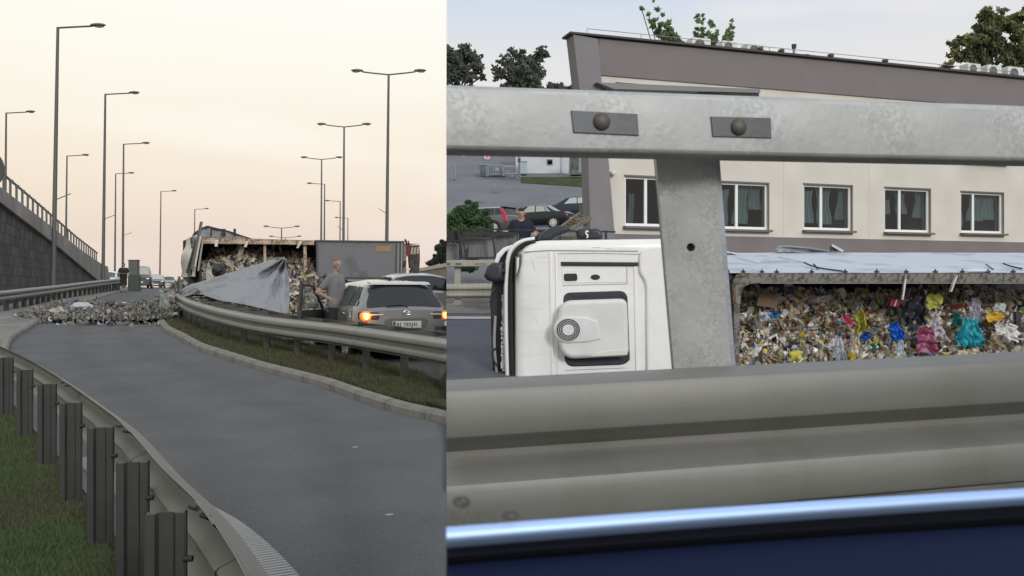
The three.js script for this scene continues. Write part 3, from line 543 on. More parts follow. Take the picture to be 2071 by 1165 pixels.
  make('white roof air conditioner, last of the three by the green branches, beside the vent pipes', 1503, 1541, 92, -0.7);
  make('white roof air conditioner, leftmost of the three below the large crown', 1948, 1976, 131, -0.7);
  make('white roof air conditioner, middle of the three below the large crown', 1987, 2018, 134.5, -0.7);
  make('white roof air conditioner, at the frame edge below the large crown', 2028, 2062, 138, -0.7);
  for (const [px, py, r, label] of [[1625, 86, 0.04, 'tall thin vent pipe with a dark cap on the roof edge'], [1648, 108, 0.07, 'short stubby dark vent pipe on the roof edge']]) {
    const [u, y] = U(px, py), b = toWorld(u, yTop, -0.45), o = thing('vent_pipe', label, 'vent pipe', b), h = y - yTop;
    mesh('pipe', new THREE.CylinderGeometry(r, r, h + 0.3, 10).translate(0, (h - 0.3) / 2, 0), px < 1640 ? M(0.3, 0.3, 0.3, { metal: 0.4 }) : mat.cap, o, true);
    mesh('cap', new THREE.CylinderGeometry(r * 1.9, r * 1.6, 0.12, 12).translate(0, h, 0), mat.cap, o, true);
  }
}

// ---------------------------------------------------------------- lying truck: tractor cab
{
  const d = 11.6, s = d / F, ref = at(1180, 620, d), g = thing('truck_cab', 'white truck cab lying on its side, its roof with a fan unit facing the road', 'truck', V(ref.x, groundR(d), ref.z));
  const q = (px, py) => [(px - 1180) * s, ref.y - groundR(d) + (620 - py) * s], Q = (pts) => pts.map(p => q(...p));
  const put = (name, geo, m, z = 0, parent = g) => { geo.translate(0, 0, z); return mesh(name, geo, m, parent, true); };
  const bot = 850;
  // body: cab block going back, its upper flank leaning away
  const back = 2.7, rise = 0.0;
  const skew = (geo) => { const p = geo.attributes.position; for (let i = 0; i < p.count; i++) p.setY(i, p.getY(i) - p.getZ(i) * rise / back); geo.computeVertexNormals(); return geo; };
  put('cab_body', skew(extr(Q([[1046, 500], [1070, 489], [1345, 485], [1352, 600], [1368, bot], [1046, bot]]), back, 0.02)), mat.white, -0.16);
  put('roof_panel', extr(Q([[1041, bot], [1041, 486], [1346, 482], [1374, bot]]), 0.34, 0.13, [0.02, 0.42, 0.02, 0.02], 12), mat.white);
  // front edge seen past the roof: dark windscreen surround, white lip, black gap
  put('windscreen', extr(Q([[1016, 508], [1034, 496], [1060, 487], [1060, bot], [1000, bot], [992, 680], [990, 600], [998, 540]]), 0.22, 0.03, 0.05), mat.darkPlastic, -0.34);
  put('side_fairing', extr(Q([[999, 530], [1004, 512], [1018, 499], [1036, 493], [1040, 500], [1022, 508], [1012, 520], [1007, 532]]), 0.3, 0.02, 0.03), mat.white, -0.26);
  const lip = [V(...q(1082, 482.5), 0), V(...q(1062, 486), 0), V(...q(1045, 494), 0), V(...q(1033, 508), 0), V(...q(1027, 530), 0), V(...q(1024, 570), 0), V(...q(1024, 660), 0), V(...q(1029, bot), 0)];
  const lipG = new THREE.TubeGeometry(new THREE.CatmullRomCurve3(lip), 60, 0.034, 8, false); lipG.scale(1, 1, 2.2);
  put('front_lip', lipG, mat.white, -0.16);
  const gap = lip.map((p, i) => V(p.x + (i < 2 ? 0.01 : i < 4 ? 0.045 : 0.062), p.y - (i < 4 ? 0.038 : 0), 0));
  const gapG = new THREE.TubeGeometry(new THREE.CatmullRomCurve3(gap), 60, 0.030, 8, false); gapG.scale(1, 1, 1.6);
  put('seal', gapG, mat.rubber, -0.10);
  const R = rng(11);
  put('broken_trim', join(...Array.from({ length: 26 }, (_, i) => box(0.03 + 0.03 * R(), 0.03 + 0.03 * R(), 0.03, ...q(1016 + 3 * R(), 600 + i * 6), 0))), M(0.5, 0.5, 0.5), -0.20);
  for (const hg of [tube([V(...q(1002, 584), 0), V(...q(994, 596), 0), V(...q(994, 626), 0), V(...q(1000, 634), 0)], 0.017), tube([V(...q(1004, 706), 0), V(...q(996, 712), 0), V(...q(998, 732), 0), V(...q(1006, 744), 0)], 0.016)]) put('handrail', hg, mat.black, -0.2);
  put('wiper', tube([V(...q(1001, 640), 0), V(...q(999, 700), 0), V(...q(1005, 770), 0)], 0.02), M(0.32, 0.32, 0.32), -0.3);
  // rear deflector
  put('deflector', extr(Q([[1308, bot], [1306, 572], [1292, 551], [1292, 500], [1350, 497], [1378, bot]]), 0.2, 0.03, [0.01, 0.12, 0.06, 0.22, 0.01, 0.01], 5), mat.white, 0.05);
  // pressed lines of the roof sheet, standing 4 mm proud
  const ln = (pts, w = 0.006) => join(...pts.slice(1).map((p, i) => bar(V(...q(...pts[i]), 0), V(...q(...p), 0), 0.010, w)));
  put('roof_crease', join(ln([[1056, 510], [1110, 506.5], [1290, 508]], 0.012), ln([[1128, 513], [1200, 512], [1300, 514.5]])), mat.seam, 0.002);
  put('panel_line', join(ln([[1138, 577], [1268, 574], [1268, 541]]), ln([[1143, 749], [1262, 744]])), mat.seam, 0.002);
  put('roof_rib', join(...[[1110, 1116], [1122, 1126], [1281, 1288]].map(([a, b], i) => extr(Q([[a, 540 - (i > 1 ? 5 : 30)], [b, 540 - (i > 1 ? 5 : 30)], [b + 6, bot], [a + 6, bot]]), 0.04, 0.012))), mat.white, 0.014);
  put('roof_rail', extr(Q([[1135, 529.5], [1290, 530.5], [1290, 538.5], [1135, 537.5]]), 0.05, 0.01, 0.012), mat.black, 0.026);
  put('hatch_panel', extr(Q([[1136, 545], [1264, 542], [1267, 571], [1138, 573]]), 0.03, 0.006, 0.03), mat.white, 0.008);
  put('scuff', join(...Array.from({ length: 16 }, (_, i) => { const x = 1060 + 220 * R(), y = 500 + 250 * R(), l = 6 + 22 * R(), a = (R() - 0.5) * 0.5 + (R() > 0.7 ? 1.2 : 0); return bar(V(...q(x, y), 0), V(...q(x + l * Math.cos(a), y + l * Math.sin(a)), 0), 0.004 + 0.004 * R(), 0.003); })), M(0.52, 0.51, 0.49, { rough: 0.8 }), 0.0005);
  put('square_vent', extr(Q([[1140.5, 553.5], [1167, 553], [1167.5, 568], [1141, 568.5]]), 0.04, 0.008, 0.03), mat.black, 0.024);
  put('oval_vent', extr((() => { const e = new THREE.Shape(), c = q(1204, 560.5); e.absellipse(c[0], c[1], 9.5 * s, 5.4 * s, 0, Math.PI * 2); return e; })(), 0.04, 0.008), mat.black, 0.024);
  // marker lamp at the corner
  put('marker_lamp', extr(Q([[1042, 519], [1055, 513], [1055, 532], [1050, 552], [1041.5, 570]]), 0.05, 0.008), M(0.10, 0.10, 0.095), 0.018);
  put('marker_lens', extr(Q([[1045, 522], [1050, 520], [1049, 540], [1044.5, 556]]), 0.03, 0.006), M(0.72, 0.72, 0.7, { rough: 0.2 }), 0.026);
  // roof fan unit over its dark well
  put('roof_well', extr(Q([[1139, 592], [1262, 588], [1269, 600], [1274, 728], [1262, 738], [1150, 742], [1142, 728]]), 0.05, 0.012, [0.1, 0.08, 0.02, 0.02, 0.08, 0.1, 0.02]), mat.darkPlastic, 0.012);
  put('well_rib', join(ln([[1158, 601], [1262, 599]], 0.012), ln([[1160, 731], [1262, 728]], 0.012)), mat.black, 0.015);
  const unit = put('fan_unit', extr(Q([[1121, 668], [1134, 608], [1265, 603.5], [1269, 718.5], [1138, 724.5]]), 0.26, 0.06, [0.22, 0.15, 0.1, 0.1, 0.16], 8), mat.whiteMatt, 0.20);
  const fc = q(1147, 665.5);
  put('fan_cowl', extr((() => { const e = new THREE.Shape(); const a = q(1123, 660), pts = []; for (let i = 0; i <= 24; i++) { const t = Math.PI * (0.42 + 1.16 * i / 24); pts.push([fc[0] + 29 * s * Math.cos(t), fc[1] + 27 * s * Math.sin(t)]); } pts.push(q(1185, 690), q(1212, 684), q(1205, 648), q(1180, 640)); e.setFromPoints(pts.map(p => new THREE.Vector2(...p))); return e; })(), 0.05, 0.018), mat.whiteMatt, 0.218, unit);
  const fan = put('fan_grille', new THREE.CylinderGeometry(23.5 * s, 23.5 * s, 0.02, 40).rotateX(Math.PI / 2).scale(1, 0.94, 1).translate(fc[0], fc[1], 0), mat.black, 0.216);
  fan.material = M(0.008, 0.008, 0.009, { rough: 0.9 });
  const gr = [];
  for (const r of [23.5, 19.5, 15.5]) gr.push(new THREE.TorusGeometry(r * s, 0.003, 6, 44).scale(1, 0.94, 1).translate(fc[0], fc[1], 0.012));
  for (let i = 0; i < 30; i++) { const t = i / 30 * Math.PI * 2, a = 11 * s, b = 23.4 * s; gr.push(bar(V(fc[0] + a * Math.cos(t), fc[1] + a * 0.94 * Math.sin(t), 0.010), V(fc[0] + b * Math.cos(t), fc[1] + b * 0.94 * Math.sin(t), 0.010), 0.003, 0.003)); }
  put('grille_bar', join(gr), mat.whiteMatt, 0.220, fan);
  put('fan_hub', new THREE.CylinderGeometry(11.5 * s, 12.2 * s, 0.03, 36).rotateX(Math.PI / 2).scale(1, 0.94, 1).translate(fc[0], fc[1], 0), mat.whiteMatt, 0.230, fan);
  put('unit_flap', extr(Q([[1192, 719], [1208, 711], [1235, 706], [1264, 704.5], [1265, 716]]), 0.04, 0.01), M(0.62, 0.62, 0.55, { rough: 0.5 }), 0.208, unit);
  // mirrors and the dark arm on the upper flank
  const mi = put('mirror', extr(Q([[985, 538], [995, 531], [1018, 530.5], [1018, 566], [1004, 571], [985, 567], [977.5, 557]]), 0.2, 0.06, [0.05, 0.05, 0.03, 0.03, 0.06, 0.06, 0.06], 6), mat.darkPlastic, -0.05);
  put('mirror_joint', ln([[981, 554], [1001, 557]], 0.01), mat.black, -0.048, mi);
  put('mirror_bracket', extr(Q([[1004, 545], [1022, 543], [1022, 552], [1004, 554]]), 0.1, 0.02), mat.black, -0.06);
  put('mirror', extr(Q([[1088, 480], [1100, 466], [1114, 457], [1133, 452.5], [1150, 454], [1157, 459], [1155, 465], [1137, 472], [1122, 478], [1118, 483], [1100, 487]]), 0.3, 0.05, [0.03, 0.04, 0.05, 0.06, 0.05, 0.04, 0.04, 0.05, 0.04, 0.02, 0.02], 6), mat.darkPlastic, -0.28);
  put('mirror_arm', extr(Q([[1050, 492], [1072, 483], [1096, 465], [1106, 463], [1108, 470], [1092, 486], [1075, 489]]), 0.22, 0.03, 0.03), mat.black, -0.5);
  const m3 = put('mirror', extr(Q([[1169, 463], [1176, 459], [1213, 458.5], [1222, 464], [1225, 476], [1222, 481], [1172, 481]]), 0.24, 0.05, [0.03, 0.04, 0.04, 0.05, 0.04, 0.02, 0.02], 6), mat.darkPlastic, -0.30);
  put('mirror_recess', extr(Q([[1188, 463], [1205, 463], [1207, 478], [1187, 478]]), 0.02, 0, 0.04), mat.black, -0.285, m3);
  put('mirror_hook', tube([V(...q(1194, 466), 0), V(...q(1189.5, 465), 0), V(...q(1188.5, 470), 0), V(...q(1192, 473), 0), V(...q(1191, 479), 0)], 0.012, 20), M(0.75, 0.76, 0.77), -0.275, m3);
  // chassis and wheels beyond
  put('chassis', box(2.2, 0.9, 1.6, ...q(1240, 700), -3.7), mat.inside);
  for (const x of [1090, 1300]) put('wheel', join(new THREE.TorusGeometry(0.38, 0.13, 10, 28).translate(...q(x, 560), 0), new THREE.CylinderGeometry(0.32, 0.32, 0.2, 20).rotateX(Math.PI / 2).translate(...q(x, 560), 0)).rotateX(0), mat.rubber, -4.6);
}

// ---------------------------------------------------------------- lying truck: trailer
const TR = (() => {
  const d = 12, s = d / F, base = V(at(1475, 600, d).x, groundR(d), -d), g = thing('trailer', 'pale trailer lying on its side, its open top showing packed waste', 'trailer', base);
  const xr_ = at(2290, 600, d).x, yT = at(1500, 553, d).y, L = xr_ - base.x, top = yT - base.y, DZ = 2.45, far = 2.075 - base.y;
  const q = (px, py) => [(px - 1475) * s, at(px, py, d).y - base.y], Q = (p) => p.map(a => q(...a));
  const put = (name, geo, m, z = 0, parent = g) => { geo.translate(0, 0, z); return mesh(name, geo, m, parent, true); };
  const flank = (u, v) => V(lerp(0.02, L, u), lerp(top + 0.005, far, v) + 0.008 * Math.sin(u * 40) * v * (1 - v) * 4 + 0.006 * fbm(u * 20, v * 6, 3), -DZ * v - 0.02);
  put('flank', grid(120, 14, flank, (u, v) => [u * L, v * DZ]), mat.trailerSide);
  // frame of the opening
  const lipY0 = q(1500, 553)[1], lipY1 = q(1500, 572)[1];
  put('top_rail', box(L - 0.42, lipY0 - lipY1, 0.1, L / 2 + 0.21, (lipY0 + lipY1) / 2, -0.05, 0.012), mat.frame);
  put('rail_edge', box(L - 0.42, 0.014, 0.03, L / 2 + 0.21, lipY1 - 0.004, 0.006), mat.galvDull);
  put('corner_bracket', extr(Q([[1483, 567], [1489, 557], [1499, 551.5], [1541, 551.5], [1541, 573], [1522, 573.5], [1508, 578], [1500, 588], [1497, 616], [1483, 616]]), 0.12, 0.012, [0.02, 0.03, 0.03, 0, 0, 0.08, 0.08, 0.08, 0, 0]), mat.frame, 0.014);
  put('corner_rust', extr(Q([[1482.5, 580], [1487, 570], [1487.5, 616], [1482.5, 616]]), 0.03), mat.rust, 0.024);
  put('side_post', box(12 * s, q(0, 616)[1] + 0.2, 0.1, ...[q(1490, 0)[0], (q(0, 616)[1] - 0.2) / 2], -0.04, 0.01), M(0.24, 0.24, 0.25, { rough: 0.6, metal: 0.2, map: rep(tDirt, 1.5) }));
  put('front_wall', extr([[-0.12, -0.4], [0.07, -0.4], [0.07, q(0, 556)[1]], [0.0, q(0, 540)[1]], [-0.12, q(0, 527)[1]]], 0.08), M(0.12, 0.125, 0.14, { rough: 0.6, map: rep(tDirt, 1) }), -0.12);
  put('front_wall', grid(2, 8, (u, v) => V(-0.06 + 0.02 * u, lerp(-0.3, lerp(top, far, v), u), -DZ * v - 0.05)), M(0.3, 0.32, 0.35, { rough: 0.6 }), 0);
  put('floor_panel', grid(20, 4, (u, v) => V(lerp(0, L, u), lerp(-0.2, far, v), -DZ)), mat.inside, 0);
  // things on the flank
  const fl = (px, v) => { const p = flank((px - 1475) * s / L, v); p.x = p.x + 0.0; return p.add(V((px - 1475) * s * (DZ * v / d), 0.006, 0)); };
  for (const px of [1502, 1540, 1570, 1641, 1709, 1773, 1833, 1892, 1947, 1999, 2050]) { const p = fl(px, 0.02); put('rope_hook', join(new THREE.ConeGeometry(0.025, 0.06, 6).translate(p.x, p.y + 0.02, p.z + 0.02), box(0.06, 0.016, 0.03, p.x, p.y + 0.004, p.z + 0.02)), mat.boltDark); }
  const line = (pts, r = 0.007, name = 'torn_cord', m = mat.boltDark) => put(name, tube(pts.map(([px, v, up = 0.01]) => fl(px, v).add(V(0, up, 0))), r, 24, 5), m);
  line([[1650, 0.30, 0.04], [1655, 0.20, 0.03], [1668, 0.12, 0.02], [1690, 0.08], [1704, 0.02]], 0.012);
  line([[1662, 0.2, 0.05], [1663, 0.12, 0.01]], 0.012);
  line([[2055, 0.3, 0.03], [2064, 0.2, 0.02], [2080, 0.14]], 0.012);
  line([[2018, 0.28, 0.02], [2020, 0.12, 0.0]], 0.009);
  line([[1540, 0.68], [1563, 0.40]], 0.005, 'hatch_edge', mat.seam); line([[1627, 0.68], [1657, 0.40]], 0.005, 'hatch_edge', mat.seam); line([[1563, 0.40], [1657, 0.40]], 0.0035, 'hatch_edge', mat.seam);
  line([[1576, 0.47], [1600, 0.475], [1633, 0.46]], 0.006, 'scrape', mat.seam); line([[1586, 0.57], [1599, 0.56]], 0.004, 'scrape', mat.seam);
  put('torn_sheet', grid(10, 3, (u, v) => fl(lerp(1958, 1998, u), 0.05 - 0.04 * v).add(V(0, 0.012 + 0.02 * Math.sin(u * 3.1) * (1 - v), 0.04 * v))), M(0.6, 0.65, 0.72, { rough: 0.4 }));
  put('torn_sheet', grid(8, 2, (u, v) => fl(lerp(1525, 1556, u), 0.97 - 0.1 * v).add(V(0, 0.02 + 0.015 * Math.sin(u * 5), 0))), M(0.62, 0.66, 0.72, { rough: 0.4 }));
  // pale slats hanging from the rail
  for (const [a, b] of [[[1830, 556], [1821.5, 606]], [[1932, 557], [1918, 590]]]) {
    const p = V(...q(...a), 0.03), r = V(...q(...b), 0.05);
    put('hanging_slat', bar(p, r, 0.042, 0.02), M(0.74, 0.75, 0.76, { rough: 0.5, map: rep(tDirt, 0.6) }));
  }
  return { g, s, d, q, base, L, DZ, top, far };
})();
{ // dark oval hatch rim propped on the far edge of the flank
  const p = at(1630, 507, 14.6), g = thing('cover_rim', 'dark shallow oval cover lying over the far upper edge of the trailer', 'cover', p.clone());
  const k = 14.6 / F, rim = [], R = [];
  const e = (t, rx, ry, dy = 0) => V(p.x + rx * k * Math.cos(t), p.y + (ry * k) * Math.sin(t) + dy - 0.045 * Math.cos(t), p.z - 0.25 * Math.sin(t) * (ry > 3 ? 1 : 0.8));
  for (let i = 0; i < 40; i++) rim.push(e(i / 40 * Math.PI * 2, 56, 7.5));
  const c = new THREE.CatmullRomCurve3(rim, true);
  mesh('rim', new THREE.TubeGeometry(c, 80, 0.022, 8, true), M(0.22, 0.24, 0.26, { rough: 0.45 }), g);
  mesh('dish', grid(40, 5, (u, v) => e(u * Math.PI * 2, 55 * (1 - v), 6.6 * (1 - v), -0.03 * v)), M(0.045, 0.05, 0.06, { rough: 0.4 }), g);
  const a = at(1570, 505, 14.5), b = at(1580, 500, 14.5), h0 = at(1683, 496, 14.5), h1 = at(1705, 508, 14.4);
  mesh('rim_end', join(bar(at(1570, 503, 14.5), at(1600, 509, 14.4), 0.1, 0.03), bar(at(1572, 507, 14.4), at(1582, 507, 14.4), 0.08, 0.05)), M(0.3, 0.31, 0.33), g);
  mesh('latch', join(bar(h0, h1, 0.03, 0.035)), M(0.6, 0.64, 0.68), g);
  mesh('latch_foot', extr([[0, 0], [0.17, 0], [0.0, 0.09]].map(([x, y]) => [x, y]), 0.06).translate(at(1681, 508, 14.5).x, at(1681, 508, 14.5).y, -14.5), mat.darkPlastic, g);
}

// ---------------------------------------------------------------- near guard rail, right place
{
  const D = (px) => 1 / lerp(1 / 1.80, 1 / 2.10, (px - 903) / 1168), g = thing('guard_rail', 'close galvanised double guard rail with bolted plates, crossing in front of the lying truck', 'guard rail', V(0.9, 0.89, -2));
  // upper box rail with a seam of rounded edges
  const a = at(870, 166.7, D(870)), a2 = at(870, 302.5, D(870)), b = at(2200, 218, D(2200)), b2 = at(2200, 327.5, D(2200));
  const h = (a.y - a2.y + b.y - b2.y) / 2, cA = V(a.x, (a.y + a2.y) / 2, a.z), cB = V(b.x, (b.y + b2.y) / 2, b.z), n = 40;
  const prof = []; for (let i = 0; i < 4; i++) { const cx = [0.035, -0.035, -0.035, 0.035][i], cy = [1, 1, -1, -1][i] * (h / 2 - 0.014); for (let k = 0; k <= 4; k++) { const t = Math.PI / 2 * (i + k / 4); prof.push([cx + 0.014 * Math.cos(t), cy + 0.014 * Math.sin(t)]); } }
  const path = Array.from({ length: n + 1 }, (_, i) => cA.clone().lerp(cB, i / n).add(V(0, -0.0, -0.049)));
  mesh('top_rail', sweep(prof, path, true, 0.3), mat.galv, g);
  const face = (px, py, lift = 0) => { const d = D(px) - lift; return at(px, py, d); };
  for (const [x0, y0, x1, y1, x2_, y2, x3, y3, bx, by] of [[1155, 224, 1289, 231, 1292, 275, 1160, 269, 1217, 246], [1437, 236, 1558, 239, 1560, 280, 1441, 277, 1494, 257]]) {
    const P4 = [[x0, y0], [x1, y1], [x2_, y2], [x3, y3]], o = face((x0 + x1) / 2, (y0 + y3) / 2, 0.001), turn = Math.atan2(D(1558) - D(1155), at(1558, 250, D(1558)).x - at(1155, 250, D(1155)).x);
    const loc = P4.map(([x, y]) => { const p = face(x, y, 0.001).sub(o).applyAxisAngle(V(0, 1, 0), -turn); return [p.x, p.y]; });
    const m = mesh('splice_plate', place(extr(loc, 0.006, 0.0015), 0, 0, 0.004, turn).translate(o.x, o.y, o.z), mat.plate, g);
    const bp = face(bx, by, 0.006);
    const dome = new THREE.SphereGeometry(0.0188, 28, 12, 0, Math.PI * 2, 0, Math.PI / 2).scale(1, 0.55, 1).rotateX(Math.PI / 2);
    mesh('bolt', place(dome, bp.x, bp.y, bp.z, turn), mat.bolt, m);
  }
  // small dent at the upper edge
  // lower W beam
  const A = at(870, 769.5, D(870) + 0.08), B = at(2200, 703.5, D(2200) + 0.08);
  const p2 = Array.from({ length: n + 1 }, (_, i) => A.clone().lerp(B, i / n));
  const sg = sideOf(p2, 3).z > 0 ? 1 : -1;
  const big = [[0.0, -0.002], [0.012, 0.0], [0.03, -0.004], [0.066, -0.010], [0.078, -0.016], [0.083, -0.028], [0.083, -0.096], [0.079, -0.110], [0.068, -0.120], [0.022, -0.142], [0.010, -0.152], [0.010, -0.166], [0.020, -0.178], [0.068, -0.200], [0.079, -0.209], [0.083, -0.222], [0.083, -0.284], [0.079, -0.296], [0.066, -0.304], [0.02, -0.312], [0, -0.316]];
  mesh('w_beam', sweep([...big.map(([x, y]) => [x * sg, y]), ...big.slice().reverse().map(([x, y]) => [(x - 0.004) * sg, y])], p2, true), M(0.228, 0.230, 0.222, { rough: 0.5, metal: 0.2, map: rep(tBeam, 0.35, 0.5), bumpMap: rep(tNoise, 2), bumpScale: 0.0004 }), g);
  // leaning post with its bolt hole
  const pd = 2.07, c4 = [[1325, 300], [1445, 300], [1507, 1110], [1395, 1110]].map(([x, y]) => at(x, y, pd)), o = at(1400, 560, pd);
  const S = shapeOf(c4.map(p => [p.x - o.x, p.y - o.y])), hp = at(1397.5, 500, pd), hole = new THREE.Path(); hole.absellipse(hp.x - o.x, hp.y - o.y, 0.0102, 0.0098, 0, Math.PI * 2, true); S.holes.push(hole);
  mesh('post', place(extr(S, 0.026), o.x, o.y, o.z), M(0.44, 0.45, 0.445, { rough: 0.6, metal: 0.2, map: rep(tGalv, 4), bumpMap: rep(tNoise, 5), bumpScale: 0.0008 }), g);
  mesh('post_flange', place(extr(shapeOf([[0, 0], [0.016, 0], [0.069 + 0.016, -0.90], [0.069, -0.90]].map(([x, y]) => [x, y])), 0.004), c4[1].x - 0.002, c4[1].y, c4[1].z - 0.015), M(0.36, 0.39, 0.43, { rough: 0.5, metal: 0.3, map: rep(tGalv, 3) }), g);
  mesh('post_back', place(extr(shapeOf(c4.map(p => [p.x - o.x, p.y - o.y])), 0.006), o.x, o.y, o.z - 0.028), mat.plate, g);
  clipAt(g, false);
}
{ // car door below the open window: bright trim, seal, dark panel
  const g = thing('car_door', 'dark blue car door sill with a bright metal trim strip along the bottom edge', 'car door', V(0.25, 0.5, -0.72));
  const D = (px) => 1 / lerp(1 / 0.60, 1 / 0.73, (px - 903) / 1168);
  const edge = (l, r, dz = 0, n = 24) => Array.from({ length: n + 1 }, (_, i) => { const px = lerp(860, 2150, i / n), k = (px - 903) / 1168; return at(px, lerp(l, r, k) - 6 * Math.sin(Math.PI * Math.min(1, Math.max(0, k))) * 0.5, D(px) + dz); });
  const t0 = edge(1066, 988), t1 = edge(1108, 1021), nrm = V(0, 0.1, 1);
  const surf = (A, B, bulge, name, m, seg = 8) => mesh(name, grid(A.length - 1, seg, (u, v) => { const i = Math.round(u * (A.length - 1)); return A[i].clone().lerp(B[i], v).addScaledVector(nrm, bulge * Math.sin(Math.PI * v)); }, (u, v) => [u, v]), m, g);
  surf(t0, t1, 0.004, 'trim_strip', M(0.44, 0.60, 0.90, { rough: 0.55, metal: 0.9 }));
  const s1 = edge(1143, 1062, -0.004), n0 = edge(1110, 1023.5, 0.0);
  surf(n0, s1, 0.006, 'window_seal', M(0.003, 0.0036, 0.006, { ...P, rough: 0.9, specularIntensity: 0.2 }));
  surf(edge(1122, 1040, -0.006), edge(1127, 1045, -0.006), 0.004, 'seal_lip', M(0.006, 0.007, 0.011, { ...P, rough: 0.8, specularIntensity: 0.2 }), 4);
  const q0 = edge(1143, 1061, -0.004), q1 = edge(1420, 1330, -0.05);
  surf(q0, q1, 0.03, 'door_panel', M(0.006, 0.011, 0.036, { ...P, rough: 0.75, specularIntensity: 0.25 }), 12);
  // wound-down pane with its faint etched stamp
  const g0 = edge(1078, 1000, 0.004), g1 = edge(996, 940, 0.006);
  surf(g0, g1, 0, 'window_glass', M(0.97, 0.98, 0.98, { ...P, rough: 0.02, transmission: 1, thickness: 0, ior: 1.2 }), 2);
  const cv = document.createElement('canvas'); cv.width = 256; cv.height = 128; const x = cv.getContext('2d'); x.clearRect(0, 0, 256, 128);
  x.fillStyle = 'rgba(30,26,28,0.62)'; x.beginPath(); x.ellipse(44, 30, 30, 22, 0.1, 0, 7); x.fill(); x.fillStyle = 'rgba(120,118,116,0.55)'; x.beginPath(); x.moveTo(44, 30); x.arc(44, 30, 15, -1.4, 0.1); x.fill(); x.beginPath(); x.moveTo(44, 30); x.arc(44, 30, 15, 1.7, 3.3); x.fill();
  x.fillStyle = 'rgba(40,36,38,0.5)'; x.beginPath(); x.ellipse(206, 80, 30, 18, 0, 0, 7); x.fill(); x.fillStyle = 'rgba(120,116,114,0.5)'; x.beginPath(); x.ellipse(210, 80, 15, 8, 0, 0, 7); x.fill();
  x.fillStyle = 'rgba(50,46,48,0.34)'; for (let r = 0; r < 3; r++) for (let k = 0; k < 12; k++) if (hash(k, r, 5) > 0.25) x.fillRect(6 + k * 13 + 4 * hash(k, r, 2), 66 + r * 17, 7 + 5 * hash(k, r, 7), 8);
  const ct = new THREE.CanvasTexture(cv); ct.colorSpace = THREE.SRGBColorSpace;
  const p0 = at(906, 998, 0.598), p1 = at(1062, 998, 0.612), p2 = at(906, 1072, 0.594);
  mesh('etched_stamp', grid(2, 2, (u, v) => p0.clone().addScaledVector(p1.clone().sub(p0), u).addScaledVector(p2.clone().sub(p0), v), (u, v) => [u, 1 - v]), M(1, 1, 1, { map: ct, transparent: true, rough: 0.8 }), g);
  const back = edge(1074, 996).map(p => p.add(V(0, -0.003, -0.004)));
  mesh('door_shell', grid(back.length - 1, 1, (u, v) => { const p = back[Math.round(u * (back.length - 1))].clone(); return p.add(V(0, -0.6 * v, -0.06 * v)); }), M(0.02, 0.024, 0.06), g);
  clipAt(g, false);
}
